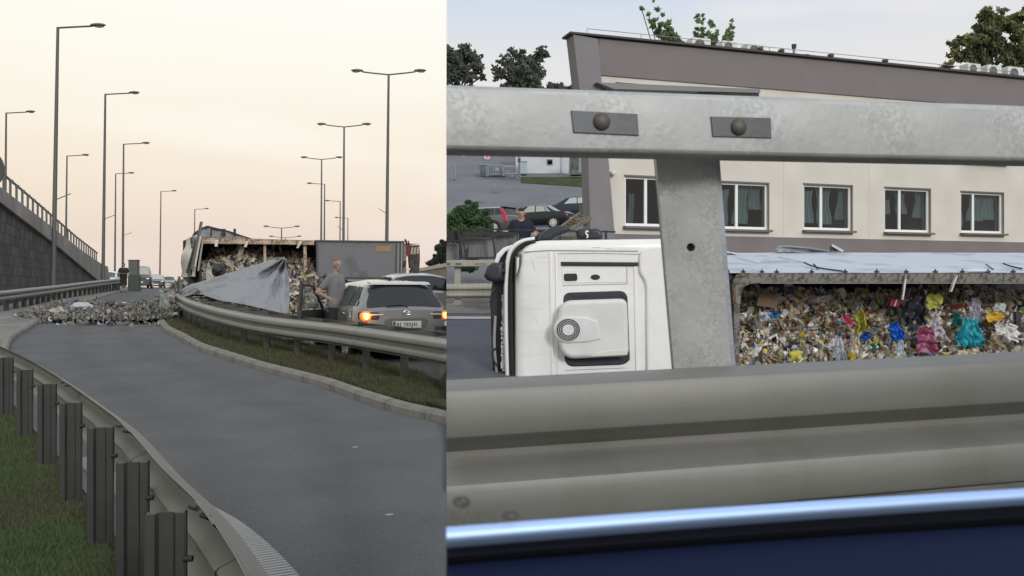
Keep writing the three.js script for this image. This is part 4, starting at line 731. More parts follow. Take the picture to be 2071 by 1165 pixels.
// ---------------------------------------------------------------- cars
function makeCar(name, label, o) {
  // forward +x from the rear bumper at x = 0; up y; sideways z
  const { L = 4.4, W: WD = 1.78, belt, roof, paint, bottom = 0.2, group, tumble = 0.76, wheelAt = [0.18, 0.81], wr = 0.31, glass = mat.glassSky } = o;
  const g = thing(name, label, 'car', V(0, 0, 0), group);
  const N = 44, hw = WD / 2, endW = (t) => 1 - 0.20 * Math.pow(Math.max(0, 1 - t / 0.11), 2) - 0.22 * Math.pow(Math.max(0, (t - 0.90) / 0.10), 2);
  const ring = (t) => { // t along the length, 0 rear to 1 front
    const b = ramp(belt, t), r = Math.max(b + 0.02, ramp(roof, t)), w = hw * endW(t), lift = bottom + 0.12 * Math.pow(Math.max(0, (0.05 - t) / 0.05), 2) + 0.06 * Math.max(0, (t - 0.93) / 0.07), k = Math.min(1, (r - b) / 0.3);
    const wr_ = w * lerp(0.93, tumble, k);
    return [[0, lift], [w * 0.86, lift], [w * 0.965, lift + 0.10], [w, lerp(lift, b, 0.55)], [w * 0.985, b - 0.08], [w * 0.95, b], [lerp(w * 0.93, wr_, 1), lerp(b, r, 0.82)], [wr_ * 0.87, r - 0.04 * k], [wr_ * 0.5, r + 0.012], [0, r + 0.022]];
  };
  const S = (t, v, sgn) => { const R = ring(t), i = Math.min(R.length - 2, Math.floor(v)), f = v - i; return V(t * L, lerp(R[i][1], R[i + 1][1], f), sgn * lerp(R[i][0], R[i + 1][0], f)); };
  const M9 = 9, full = (u, v) => { const w = v * 2 * M9; return w <= M9 ? S(u, w, 1) : S(u, 2 * M9 - w, -1); };
  const shell = grid(N, 2 * M9, (u, v) => full(u, v), (u, v) => [u * L, v * 3]);
  const cap = (t) => { const R = ring(t), s = shapeOf([...R.map(([z, y]) => [z, y]), ...R.slice(1, -1).reverse().map(([z, y]) => [-z, y])]); const c = new THREE.ShapeGeometry(s); c.rotateY(Math.PI / 2); c.scale(1, 1, -1); return c.translate(t * L, 0, 0); };
  const body = mesh('body', toCreasedNormals(join(shell, cap(0), cap(1)), 0.62), paint, g, true);
  const patch = (nm, t0, t1, v0, v1, m, both = true, off = 0.009, parent = g, nt = 10, nv = 5) => {
    const one = (sgn) => { const f = (u, v) => { const t = lerp(typeof t0 === 'function' ? t0(v) : t0, typeof t1 === 'function' ? t1(v) : t1, u), vv = lerp(v0, v1, v); return S(t, vv, sgn); };
      const gg = grid(nt, nv, f, (u, v) => [u, v]), p = gg.attributes.position, n = gg.attributes.normal, cx = V(L * 0.45, 0.5, 0);
      for (let i = 0; i < p.count; i++) { const q = V().fromBufferAttribute(p, i), nn = V().fromBufferAttribute(n, i); if (nn.dot(q.clone().sub(cx)) < 0) nn.negate(); q.addScaledVector(nn, off); p.setXYZ(i, q.x, q.y, q.z); }
      gg.computeVertexNormals(); return gg; };
    if (both === 2) { const f = (u, v) => { const t = lerp(t0, t1, v), w = lerp(v0, 2 * M9 - v0, u); return w <= M9 ? S(t, w, 1) : S(t, 2 * M9 - w, -1); };
      const gg = grid(14, 6, f, (u, v) => [u, v]), p = gg.attributes.position, n = gg.attributes.normal, cx = V(L * 0.45, 0.5, 0);
      for (let i = 0; i < p.count; i++) { const q = V().fromBufferAttribute(p, i), nn = V().fromBufferAttribute(n, i); if (nn.dot(q.clone().sub(cx)) < 0) nn.negate(); q.addScaledVector(nn, off); p.setXYZ(i, q.x, q.y, q.z); }
      gg.computeVertexNormals(); return mesh(nm, gg, m, parent, true); }
    for (const sgn of both ? [1, -1] : [1]) mesh(nm, one(sgn), m, parent, true);
  };
  for (const [a0, a1, b0, b1] of o.sideGlass) patch('side_window', (v) => lerp(a0, a1, v), (v) => lerp(b0, b1, v), 5.12, 5.98, glass);
  if (o.rearGlass) patch('rear_window', o.rearGlass[0], o.rearGlass[1], 6.15, 9, o.rearTint || mat.glassDark, 2, 0.011);
  if (o.frontGlass) patch('windscreen', o.frontGlass[0], o.frontGlass[1], 6.15, 9, o.frontTint || glass, 2, 0.011);
  if (o.doors) for (const t of o.doors) patch('door_gap', t, t + 0.0025, 1.6, 5.1, mat.black, true, 0.004, g, 1, 6);
  patch('sill_trim', 0.1, 0.9, 0.9, 2.0, mat.rubber, true, 0.006, g, 12, 2);
  const tyre = new THREE.TorusGeometry(wr - 0.085, 0.085, 10, 32), rimG = (() => { const a = [new THREE.CylinderGeometry(wr * 0.30, wr * 0.30, 0.05, 16).rotateX(Math.PI / 2), new THREE.TorusGeometry(wr * 0.66, 0.022, 8, 28)]; for (let i = 0; i < 9; i++) a.push(box(0.06, wr * 0.62, 0.03, 0, wr * 0.36, 0).rotateZ(i / 9 * Math.PI * 2)); return join(a); })();
  for (const t of wheelAt) for (const s of [1, -1]) {
    const zz = s * (hw * 1.002 - 0.075), x = t * L;
    mesh('wheel_arch', new THREE.CylinderGeometry(wr + 0.075, wr + 0.075, 0.06, 30, 1, false).rotateX(Math.PI / 2).translate(x, wr + 0.02, s * (hw - 0.022)), mat.black, g, true);
    const w = mesh('wheel', new THREE.CylinderGeometry(wr - 0.09, wr - 0.09, 0.16, 26).rotateX(Math.PI / 2).translate(x, wr, zz), mat.rubber, g, true);
    mesh('tyre', tyre.clone().translate(x, wr, zz), mat.rubber, w, true);
    mesh('rim', rimG.clone().translate(x, wr, zz + s * 0.085), mat.whiteMatt, w, true);
  }
  const at3 = (t, y, z) => V(t * L, y, z);
  return { g, body, S, L, hw, at3, patch };
}
const blackPaint = M(0.008, 0.009, 0.014, { ...P, rough: 0.3, clearcoat: 0.6, clearcoatRoughness: 0.04, specularIntensity: 0.5 }), darkBlue = M(0.012, 0.018, 0.034, { ...P, rough: 0.3, clearcoat: 0.6, specularIntensity: 0.5, clearcoatRoughness: 0.06 });
const greyPaint = M(0.17, 0.168, 0.16, { ...P, rough: 0.35, metal: 0.3, clearcoat: 0.8, clearcoatRoughness: 0.08 }), silver = M(0.32, 0.32, 0.33, { ...P, rough: 0.3, metal: 0.4, clearcoat: 0.8, clearcoatRoughness: 0.08 });
const pearl = M(0.165, 0.17, 0.172, { ...P, rough: 0.34, metal: 0.35, clearcoat: 1, clearcoatRoughness: 0.04 });
const redLamp = M(0.35, 0.015, 0.012, { rough: 0.25 }), clearLamp = M(0.6, 0.6, 0.6, { rough: 0.15, metal: 0.4 });
const WAGON = { L: 4.6, belt: [[0, 0.90], [0.03, 0.97], [0.3, 0.95], [0.65, 0.92], [0.78, 0.90], [0.93, 0.78], [1, 0.62]], roof: [[0, 0.80], [0.018, 0.96], [0.085, 1.37], [0.13, 1.43], [0.35, 1.475], [0.5, 1.46], [0.6, 1.38], [0.76, 0.92], [1, 0.6]], sideGlass: [[0.075, 0.135, 0.185, 0.20], [0.20, 0.215, 0.385, 0.385], [0.40, 0.40, 0.625, 0.535]], rearGlass: [0.02, 0.086], frontGlass: [0.60, 0.75], doors: [0.2, 0.39, 0.6] };
const SEDAN = { L: 4.5, belt: [[0, 0.84], [0.04, 0.96], [0.2, 0.96], [0.6, 0.90], [0.75, 0.88], [0.93, 0.74], [1, 0.58]], roof: [[0, 0.8], [0.15, 0.98], [0.165, 1.0], [0.30, 1.37], [0.42, 1.45], [0.52, 1.44], [0.60, 1.36], [0.75, 0.9], [1, 0.58]], sideGlass: [[0.215, 0.30, 0.27, 0.325], [0.285, 0.335, 0.43, 0.435], [0.445, 0.45, 0.64, 0.545]], rearGlass: [0.17, 0.30], frontGlass: [0.60, 0.745], doors: [0.22, 0.44, 0.64] };
const SUVC = { L: 4.5, W: 1.82, wr: 0.34, bottom: 0.24, belt: [[0, 0.98], [0.03, 1.06], [0.5, 1.02], [0.7, 1.0], [0.92, 0.92], [1, 0.7]], roof: [[0, 0.9], [0.02, 1.1], [0.09, 1.52], [0.18, 1.6], [0.45, 1.62], [0.58, 1.54], [0.72, 1.04], [1, 0.68]], sideGlass: [[0.09, 0.14, 0.2, 0.21], [0.215, 0.225, 0.39, 0.39], [0.405, 0.405, 0.60, 0.51]], rearGlass: [0.02, 0.09], frontGlass: [0.58, 0.71], doors: [0.215, 0.40, 0.59] };

{ // pale wagon with hazard lamp lit, rear to the camera
  const c = makeCar('estate_car', 'pale estate car seen from behind with a lit orange lamp, its front door open', { ...WAGON, tumble: 0.70, paint: pearl, rearTint: M(0.018, 0.018, 0.018, { ...P, rough: 0.12 }) });
  const g = c.g, p = at(822, 600, 15.75); g.position.set(p.x, groundL(15.75) + 0.0, p.z); g.rotation.y = Math.PI / 2 + 24 * Math.PI / 180;
  const add = (n, geo, m, parent = g) => mesh(n, geo, m, parent, true);
  // rear face details, x just behind 0; the rear looks towards -x, its left flank is +... z negative
  const zs = [-1, 1];
  for (const s of zs) {
    const tl = add('tail_lamp', join(box(0.10, 0.15, 0.34, 0.03, 0.835, s * 0.66, 0.04), box(0.16, 0.13, 0.06, 0.12, 0.84, s * 0.80, 0.025)), M(0.045, 0.03, 0.028, { rough: 0.22 }));
    add('lamp_strip', box(0.02, 0.018, 0.26, -0.022, 0.855, s * 0.56, 0.006), M(0.55, 0.52, 0.5, { rough: 0.3 }), tl);
    const lit = add('hazard_lamp', new THREE.SphereGeometry(0.062, 16, 10).scale(0.5, 1, 1.05).translate(-0.028, 0.83, s * 0.735), M(1, 0.55, 0.15, { emissive: new THREE.Color(1, 0.50, 0.13), emissiveIntensity: 1.5, rough: 0.3 }), tl);
    add('hazard_glow_lens', new THREE.SphereGeometry(0.10, 16, 10).scale(0.25, 0.92, 1.2).translate(-0.004, 0.83, s * 0.735), M(0.8, 0.16, 0.03, { rough: 0.25, emissive: new THREE.Color(0.9, 0.16, 0.02), emissiveIntensity: 0.12 }), tl);
    add('bumper_insert', box(0.05, 0.16, 0.26, 0.01, 0.56, s * 0.66, 0.03), M(0.03, 0.03, 0.028, { rough: 0.5 }));
    add('reflector', box(0.02, 0.03, 0.1, -0.02, 0.5, s * 0.62, 0.008), clearLamp);
    if (s > 0) continue;
    const l = new THREE.PointLight(new THREE.Color(1, 0.5, 0.15), 0.25, 0, 2); l.position.set(-0.12, 0.83, s * 0.735); l.castShadow = true; l.name = 'hazard_light'; g.add(l);
  }
  add('tailgate_recess', extr([[-0.42, 0.74], [-0.34, 0.79], [0.34, 0.79], [0.42, 0.74], [0.36, 0.60], [-0.36, 0.60]], 0.03, 0.008).rotateY(-Math.PI / 2).translate(-0.004, 0, 0), M(0.08, 0.08, 0.077, { rough: 0.4 }));
  add('bumper', box(0.14, 0.26, 1.62, 0.03, 0.44, 0, 0.06), M(0.16, 0.157, 0.15, { rough: 0.4 }));
  add('rear_skirt', box(0.12, 0.14, 1.5, 0.05, 0.27, 0, 0.04), mat.rubber);
  // number plate
  const cv = document.createElement('canvas'); cv.width = 520; cv.height = 114; const x = cv.getContext('2d');
  x.fillStyle = '#d8d8d2'; x.fillRect(0, 0, 520, 114); x.fillStyle = '#2f4a78'; x.fillRect(0, 0, 50, 114); x.fillStyle = '#e8e8e0'; x.font = 'bold 34px sans-serif'; x.fillText('PL', 4, 98);
  x.fillStyle = '#16161a'; x.font = 'bold 96px sans-serif'; x.fillText('BI', 62, 92); x.fillText('785JH', 186, 92, 320);
  const ct = new THREE.CanvasTexture(cv); ct.colorSpace = THREE.SRGBColorSpace;
  const pl = add('number_plate', box(0.012, 0.122, 0.53, -0.034, 0.675, 0, 0.004), M(0.6, 0.6, 0.58, { rough: 0.5 }));
  add('plate_print', new THREE.PlaneGeometry(0.52, 0.114).rotateY(-Math.PI / 2).translate(-0.0425, 0.675, 0), M(0.62, 0.62, 0.62, { rough: 0.5, map: ct }), pl);
  // oval emblem
  const el = (a, b, r, dy = 0) => { const t = new THREE.TorusGeometry(1, r / Math.min(a, b), 6, 30); t.scale(a, b, Math.min(a, b)); return t.rotateY(-Math.PI / 2).translate(-0.03, 0.885 + dy, 0); };
  add('emblem', join(el(0.062, 0.041, 0.006), el(0.020, 0.038, 0.005), el(0.045, 0.016, 0.005, 0.018)), mat.chrome);
  add('rear_wiper', tube([V(0.06, 0.995, 0.05), V(0.075, 1.03, -0.08), V(0.07, 1.01, -0.34)], 0.014, 14, 6), mat.black);
  add('spoiler', extr([[0.33, 1.385], [0.56, 1.41], [0.62, 1.44], [0.40, 1.425]], 1.12, 0.012).translate(0, 0, 0.56), M(0.42, 0.415, 0.4, { ...P, rough: 0.3, clearcoat: 1 }));
  add('antenna', extr([[1.02, 1.44], [1.22, 1.455], [1.05, 1.52], [1.0, 1.50]], 0.03, 0.008).translate(0, 0.01, 0.015), mat.black);
  add('fuel_flap', new THREE.CylinderGeometry(0.10, 0.10, 0.012, 24).rotateX(Math.PI / 2).translate(0.62, 0.80, -0.885), M(0.34, 0.335, 0.32, { ...P, rough: 0.3, clearcoat: 1 }));
  for (const t of [0.34, 0.60]) for (const s of zs) add('door_handle', box(0.17, 0.03, 0.03, t * 4.6 - 0.45, 0.86, s * 0.885, 0.012), mat.chrome);
  // open door on the far left
  const hinge = V(2.80, 0, -0.86), dg = (() => { const a = extr([[0, 0.30], [-0.95, 0.30], [-1.05, 0.60], [-1.0, 0.90], [0, 0.90]], 0.07, 0.012), fr = join(bar(V(0, 0.9, -0.03), V(-0.42, 1.36, -0.03), 0.04, 0.05), bar(V(-0.42, 1.36, -0.03), V(-0.92, 1.38, -0.03), 0.04, 0.05), bar(V(-0.92, 1.38, -0.03), V(-1.0, 0.9, -0.03), 0.05, 0.07)); return [a, fr]; })();
  const turnDoor = (geo) => geo.rotateY(-38 * Math.PI / 180).translate(hinge.x, 0, hinge.z);
  const dr = add('open_door', turnDoor(join(dg)), M(0.035, 0.036, 0.036, { rough: 0.4 }));
  add('door_window', turnDoor(extr([[-0.06, 0.92], [-0.45, 1.34], [-0.90, 1.36], [-0.97, 0.92]], 0.006).translate(0, 0, -0.03)), M(0.8, 0.82, 0.82, { ...P, rough: 0.03, transmission: 1, thickness: 0 }), dr);
  add('door_mirror', turnDoor(box(0.12, 0.14, 0.22, -0.1, 0.98, -0.2, 0.05)), M(0.3, 0.3, 0.29, { rough: 0.3 }), dr);
  clipAt(g, true);
}
{ // grey car ahead of it, roof and pillar showing
  const c = makeCar('people_carrier', 'grey people carrier standing beyond the pale estate car, only its roof showing', { ...WAGON, W: 1.86, paint: silver, glass: mat.glassDark }), p = at(858, 600, 22.8);
  c.g.position.set(p.x, groundL(22.8), p.z); c.g.scale.set(1, 0.95, 1); c.g.rotation.y = Math.PI / 2 + 0.34;
  clipAt(c.g, true);
}
function headlights(c, z, y, on, h = 0.06) {
  for (const s of [-1, 1]) {
    const lit = on.includes(s), lamp = mesh('headlight', new THREE.SphereGeometry(1, 14, 10).scale(0.06, 0.085, 0.16).translate(c.L - 0.10, y, s * z), lit ? M(1, 0.93, 0.75, { emissive: new THREE.Color(1, 0.92, 0.72), emissiveIntensity: 3.2 }) : clearLamp, c.g, true);
    if (lit) { const l = new THREE.PointLight(new THREE.Color(1, 0.92, 0.75), 0.8, 0, 2); l.position.set(c.L + 0.15, y, s * z); l.castShadow = true; l.name = 'headlight_beam'; c.g.add(l); mesh('lamp_glass', new THREE.SphereGeometry(1, 14, 10).scale(0.05, 0.14, 0.22).translate(c.L - 0.12, y, s * z), M(0.8, 0.75, 0.6, { rough: 0.2, emissive: new THREE.Color(1, 0.85, 0.55), emissiveIntensity: 0.35 }), lamp, true); }
  }
  mesh('grille', box(0.05, 0.22, 0.9, c.L - 0.03, y - 0.05, 0, 0.02), mat.black, c.g, true);
  mesh('number_plate', box(0.03, 0.11, 0.5, c.L + 0.005, y - 0.28, 0), mat.whiteMatt, c.g, true);
}
{ // oncoming queue beyond the waste
  const dkp = M(0.05, 0.05, 0.048, { ...P, rough: 0.35, clearcoat: 0.6 });
  const VAN = { ...SUVC, W: 1.9, L: 4.8, belt: [[0, 1.1], [0.5, 1.1], [0.75, 1.1], [0.95, 1.0], [1, 0.75]], roof: [[0, 1.5], [0.02, 1.9], [0.2, 1.98], [0.6, 1.95], [0.72, 1.8], [0.86, 1.14], [1, 0.72]], frontGlass: [0.71, 0.85], sideGlass: [[0.5, 0.5, 0.8, 0.7]], rearGlass: null, doors: [0.5] };
  const put = (c, px, d, turn) => { const p = at(px, 560, d); c.g.position.set(p.x, groundL(d), p.z); c.g.rotation.y = turn; };
  const face = -Math.PI / 2 + 0.36;
  const a = makeCar('oncoming_van', 'dark van with its headlight lit, first of the oncoming queue behind the man', { ...VAN, paint: dkp, frontTint: M(0.42, 0.40, 0.36, { rough: 0.15, metal: 0.3 }) }); put(a, 287, 80, face); headlights(a, 0.62, 0.82, [-1, 1].slice(1));
  const b = makeCar('oncoming_car', 'dark car with one bright headlight behind the oncoming van', { ...SEDAN, paint: dkp, frontTint: M(0.5, 0.48, 0.44, { rough: 0.15, metal: 0.3 }) }); put(b, 317, 98, face); headlights(b, 0.6, 0.66, [1]);
  const c = makeCar('oncoming_car', 'pale car last in the oncoming queue, next to the waste heap', { ...WAGON, paint: silver }); put(c, 341, 118, face); headlights(c, 0.6, 0.66, []);
  const e = makeCar('parked_car', 'white car half hidden by the guard rail behind the man', { ...WAGON, paint: mat.white }); put(e, 236, 78, face - 0.2);
}
// ---- cars of the upper lot
const stand = (c, px, py, d, turn, pitch = 0) => { const p = at(px, py, d); c.g.position.set(p.x, p.y, p.z); c.g.rotation.set(0, turn, 0); };
{
  const c = makeCar('black_saloon', 'black saloon with white wheel covers parked behind the man at the fence', { ...SEDAN, paint: blackPaint, glass: M(0.42, 0.46, 0.42, { rough: 0.08, metal: 0.35 }), rearTint: M(0.20, 0.25, 0.31, { rough: 0.06, metal: 0.5 }) });
  // rear to the right, front to the left
  stand(c, 1156, 462, 52, Math.PI - 0.42); const g = c.g;
  for (const s of [-1, 1]) mesh('tail_lamp', box(0.12, 0.16, 0.42, 0.07, 0.80, s * 0.66, 0.04), redLamp, g, true);
  mesh('number_plate', box(0.02, 0.11, 0.5, -0.012, 0.6, 0), mat.whiteMatt, g, true);
  mesh('chrome_strip', box(2.5, 0.025, 0.02, 2.1, 0.945, 0.862), mat.chrome, g, true);
  for (const t of [1.35, 2.25]) mesh('door_handle', box(0.16, 0.03, 0.03, t, 0.80, 0.885, 0.01), mat.chrome, g, true);
}
{
  const c = makeCar('dark_suv', 'dark blue high-roofed car half hidden by the corner of the building', { ...SUVC, paint: darkBlue, glass: M(0.45, 0.5, 0.46, { rough: 0.08, metal: 0.35 }) });
  stand(c, 1221, 444, 62, Math.PI - 0.16);
  mesh('door_mirror', box(0.14, 0.14, 0.2, 2.75, 1.06, 0.98, 0.05), mat.black, c.g, true);
  mesh('chrome_strip', box(2.6, 0.04, 0.02, 2.0, 0.55, 0.915), M(0.5, 0.5, 0.5, { metal: 0.6, rough: 0.4 }), c.g, true);
}
{
  const c = makeCar('silver_hatchback', 'silver hatchback with a tall red tail lamp between the bush and the man', { ...WAGON, L: 4.1, paint: M(0.11, 0.108, 0.105, { ...P, rough: 0.3, metal: 0.3, clearcoat: 0.8 }), glass: mat.glassDark });
  stand(c, 1043, 474, 46, Math.PI - 0.62);
  for (const s of [-1, 1]) { mesh('tail_lamp', extr([[0.0, 0.62], [0.13, 0.62], [0.24, 0.90], [0.40, 1.33], [0.30, 1.33], [0.06, 0.95]], 0.1, 0.02).translate(-0.03, 0, s * 0.80 + 0.05), M(0.62, 0.02, 0.05, { rough: 0.25 }), c.g, true); }
  mesh('spoiler', box(0.3, 0.04, 1.2, 0.42, 1.41, 0, 0.015), blackPaint, c.g, true);
  mesh('fog_lamp', new THREE.SphereGeometry(0.06, 10, 8).translate(4.0, 0.5, 0.72), clearLamp, c.g, true);
}

// ---------------------------------------------------------------- people
function sdf(bones, k, res) {              // bones [a, b, ra, rb]; one smooth closed surface
  let lo = V(1e9, 1e9, 1e9), hi = V(-1e9, -1e9, -1e9);
  for (const [a, b, r, s] of bones) { const m = Math.max(r, s) + k * 0.5; for (const p of [a, b]) { lo.min(V(p.x - m, p.y - m, p.z - m)); hi.max(V(p.x + m, p.y + m, p.z + m)); } }
  const c = lo.clone().add(hi).multiplyScalar(0.5), S = Math.max(hi.x - lo.x, hi.y - lo.y, hi.z - lo.z) * 1.08 / 2, mc = new MarchingCubes(res, mat.skin, false, false, 120000), h = res / 2, q = V(), e = V(), w = V();
  for (let z = 0; z < res; z++) for (let y = 0; y < res; y++) for (let x = 0; x < res; x++) {
    q.set((x - h) / h * S + c.x, (y - h) / h * S + c.y, (z - h) / h * S + c.z); let d = 1e3;
    if (q.x >= lo.x - 0.03 && q.x <= hi.x + 0.03 && q.z >= lo.z - 0.03 && q.z <= hi.z + 0.03 && q.y >= lo.y - 0.03 && q.y <= hi.y + 0.03) for (const [a, b, ra, rb] of bones) {
      e.subVectors(b, a); w.subVectors(q, a); const l2 = e.lengthSq(), t = l2 < 1e-9 ? 0 : Math.min(1, Math.max(0, w.dot(e) / l2)), di = w.addScaledVector(e, -t).length() - lerp(ra, rb, t);
      const m = Math.max(0, k - Math.abs(d - di)) / k; d = Math.min(d, di) - m * m * k * 0.25;
    }
    mc.field[x + y * res + z * res * res] = -d;
  }
  mc.isolation = 0; mc.update();
  const n = mc.count, p = new Float32Array(mc.positionArray.slice(0, n * 3)); for (let i = 0; i < n; i++) { p[i * 3] = p[i * 3] * S + c.x; p[i * 3 + 1] = p[i * 3 + 1] * S + c.y; p[i * 3 + 2] = p[i * 3 + 2] * S + c.z; }
  let g = new THREE.BufferGeometry(); g.setAttribute('position', new THREE.BufferAttribute(p, 3)); g = mergeVertices(g, 1e-4); g.computeVertexNormals(); return uvBox(g);
}
function hand(wrist, dir, palmN, curl, s = 1) { // palm, five bent fingers; bones for sdf
  dir = dir.clone().normalize(); const n = palmN.clone().normalize(), side = dir.clone().cross(n).normalize(), b = [];
  const P0 = wrist.clone().addScaledVector(dir, 0.02), P1 = wrist.clone().addScaledVector(dir, 0.085 * s);
  for (const f of [-1, 0, 1]) b.push([P0.clone().addScaledVector(side, f * 0.018), P1.clone().addScaledVector(side, f * 0.026), 0.016, 0.014]);
  [[-0.034, 0.066], [-0.012, 0.078], [0.012, 0.073], [0.034, 0.056]].forEach(([o, l]) => { let p = P1.clone().addScaledVector(side, o), d = dir.clone(); for (let k = 0; k < 3; k++) { d = d.clone().addScaledVector(n, curl * (0.4 + 0.3 * k)).normalize(); const q = p.clone().addScaledVector(d, l * [0.45, 0.32, 0.27][k] * s); b.push([p, q, 0.0095 - 0.0008 * k, 0.009 - 0.0008 * k]); p = q; } });
  let p = P0.clone().addScaledVector(side, -0.026), d = dir.clone().multiplyScalar(0.6).addScaledVector(side, -0.7).addScaledVector(n, 0.25).normalize();
  for (let k = 0; k < 2; k++) { const q = p.clone().addScaledVector(d, 0.036); b.push([p, q, 0.012 - 0.001 * k, 0.0105 - 0.001 * k]); p = q; d = d.clone().addScaledVector(dir, 0.5).normalize(); }
  return b;
}
function person(label, base, turn, J, o) {
  const g = thing('person', label, 'person', base); g.rotation.y = turn;
  const v = (a) => V(...a), S = { l: J.shoulderL || [0.185, 1.44, 0], r: J.shoulderR || [-0.185, 1.44, 0] };
  const hipL = [0.09, 0.92, 0], hipR = [-0.09, 0.92, 0], bones = [], arm = [];
  const torso = (g0) => [[v([0.075, 0.97, 0]), v([0.095, 1.34, 0.005]), 0.115 + g0, 0.118 + g0], [v([-0.075, 0.97, 0]), v([-0.095, 1.34, 0.005]), 0.115 + g0, 0.118 + g0], [v([-0.14, 1.435, -0.01]), v([0.14, 1.435, -0.01]), 0.068 + g0, 0.068 + g0], [v([0, 1.05, 0.03]), v([0, 1.15, 0.035]), 0.11 + g0, 0.105 + g0]];
  const limb = (a, b, r, s) => [v(a), v(b), r, s];
  bones.push(...torso(0), limb([0, 1.45, -0.01], [0, 1.58, 0.01], 0.06, 0.055));
  for (const s of ['l', 'r']) {
    const sh = S[s], el = J['elbow' + s.toUpperCase()], wr = J['wrist' + s.toUpperCase()], hp = s === 'l' ? hipL : hipR, kn = J['knee' + s.toUpperCase()], an = J['ankle' + s.toUpperCase()];
    bones.push(limb(sh, el, 0.055, 0.042), limb(el, wr, 0.043, 0.028), limb(hp, kn, 0.088, 0.055), limb(kn, an, 0.054, 0.036), limb(an, [an[0] * 1.06, an[1] - 0.045, an[2] + 0.13], 0.042, 0.032), limb(an, [an[0], an[1] - 0.035, an[2] - 0.045], 0.042, 0.036));
  }
  // head: cranium, jaw, nose, ears, brow
  const hd = v(J.head || [0, 1.665, 0.02]), ht = J.headTurn || 0, hv = (x, y, z) => v([x, y, z]).applyAxisAngle(V(1, 0, 0), J.headTilt || 0).applyAxisAngle(V(0, 1, 0), ht).add(hd);
  const head = [[hv(0, 0.03, -0.015), hv(0, 0.02, 0.012), 0.082, 0.078], [hv(0, -0.055, 0.03), hv(0, -0.085, 0.048), 0.055, 0.036], [hv(0, 0.012, 0.088), hv(0, -0.022, 0.108), 0.010, 0.015], [hv(-0.03, 0.026, 0.074), hv(0.03, 0.026, 0.074), 0.014, 0.014], [hv(0.078, -0.015, 0.0), hv(0.082, 0.018, -0.008), 0.013, 0.017], [hv(-0.078, -0.015, 0.0), hv(-0.082, 0.018, -0.008), 0.013, 0.017], [hv(-0.018, -0.052, 0.084), hv(0.018, -0.052, 0.084), 0.009, 0.009], [hv(0, -0.06, -0.03), hv(0, -0.14, -0.02), 0.056, 0.056]];
  const hands = ['L', 'R'].map(s => hand(v(J['wrist' + s]), v(J['hand' + s] || [0, -1, 0]), v(J['palm' + s] || [0, 0, 1]), J.curl ?? 0.35));
  const parts = [sdf(bones, 0.05, o.res || 84), sdf(head, 0.028, o.hres || 60), ...hands.map(b => sdf(b, 0.010, o.hand || 44))];
  mesh('body', join(parts), o.skin || mat.skin, g, true);
  const dark = M(0.03, 0.025, 0.02, { rough: 0.3 });
  mesh('eye', join([-1, 1].map(s => { const e = hv(s * 0.031, 0.006, 0.079); return new THREE.SphereGeometry(0.011, 10, 8).scale(1.2, 0.8, 0.7).translate(e.x, e.y, e.z); })), dark, g, true);
  mesh('mouth', (() => { const a = hv(-0.022, -0.056, 0.090), b = hv(0.022, -0.056, 0.090); return bar(a, b, 0.006, 0.006); })(), M(0.22, 0.09, 0.08), g, true);
  if (o.hairBones) mesh('hair', sdf(o.hairBones(hv), 0.02, 44), o.hair || mat.hair, g, true);
  const cl = 0.017, sl = (sh, el, t) => [v(sh), v(sh).lerp(v(el), t), 0.075, 0.066];
  mesh('shirt', sdf([...torso(cl), [v([0.085, 0.93, 0]), v([0.085, 1.0, 0]), 0.118, 0.122], [v([-0.085, 0.93, 0]), v([-0.085, 1.0, 0]), 0.118, 0.122], sl(S.l, J.elbowL, o.sleeve || 0.62), sl(S.r, J.elbowR, o.sleeve || 0.62)], 0.045, o.res || 84), o.shirt, g, true);
  const leg = (hp, kn, an, short) => short ? [[v(hp), v(kn), 0.108, 0.088]] : [[v(hp), v(kn), 0.105, 0.078], [v(kn), v(an), 0.078, 0.062]];
  mesh('trousers', sdf([[v([0.07, 0.95, 0]), v([0.07, 1.0, 0]), 0.120, 0.118], [v([-0.07, 0.95, 0]), v([-0.07, 1.0, 0]), 0.120, 0.118], ...leg(hipL, J.kneeL, J.ankleL, o.shorts), ...leg(hipR, J.kneeR, J.ankleR, o.shorts)], 0.04, o.res || 84), o.trousers, g, true);
  for (const s of ['L', 'R']) { const a = J['ankle' + s]; mesh('shoe', sdf([[v([a[0], a[1] - 0.035, a[2] - 0.05]), v([a[0] * 1.08, a[1] - 0.045, a[2] + 0.14]), 0.052, 0.043]], 0.02, 26), o.shoes || mat.black, g, true); }
  return g;
}
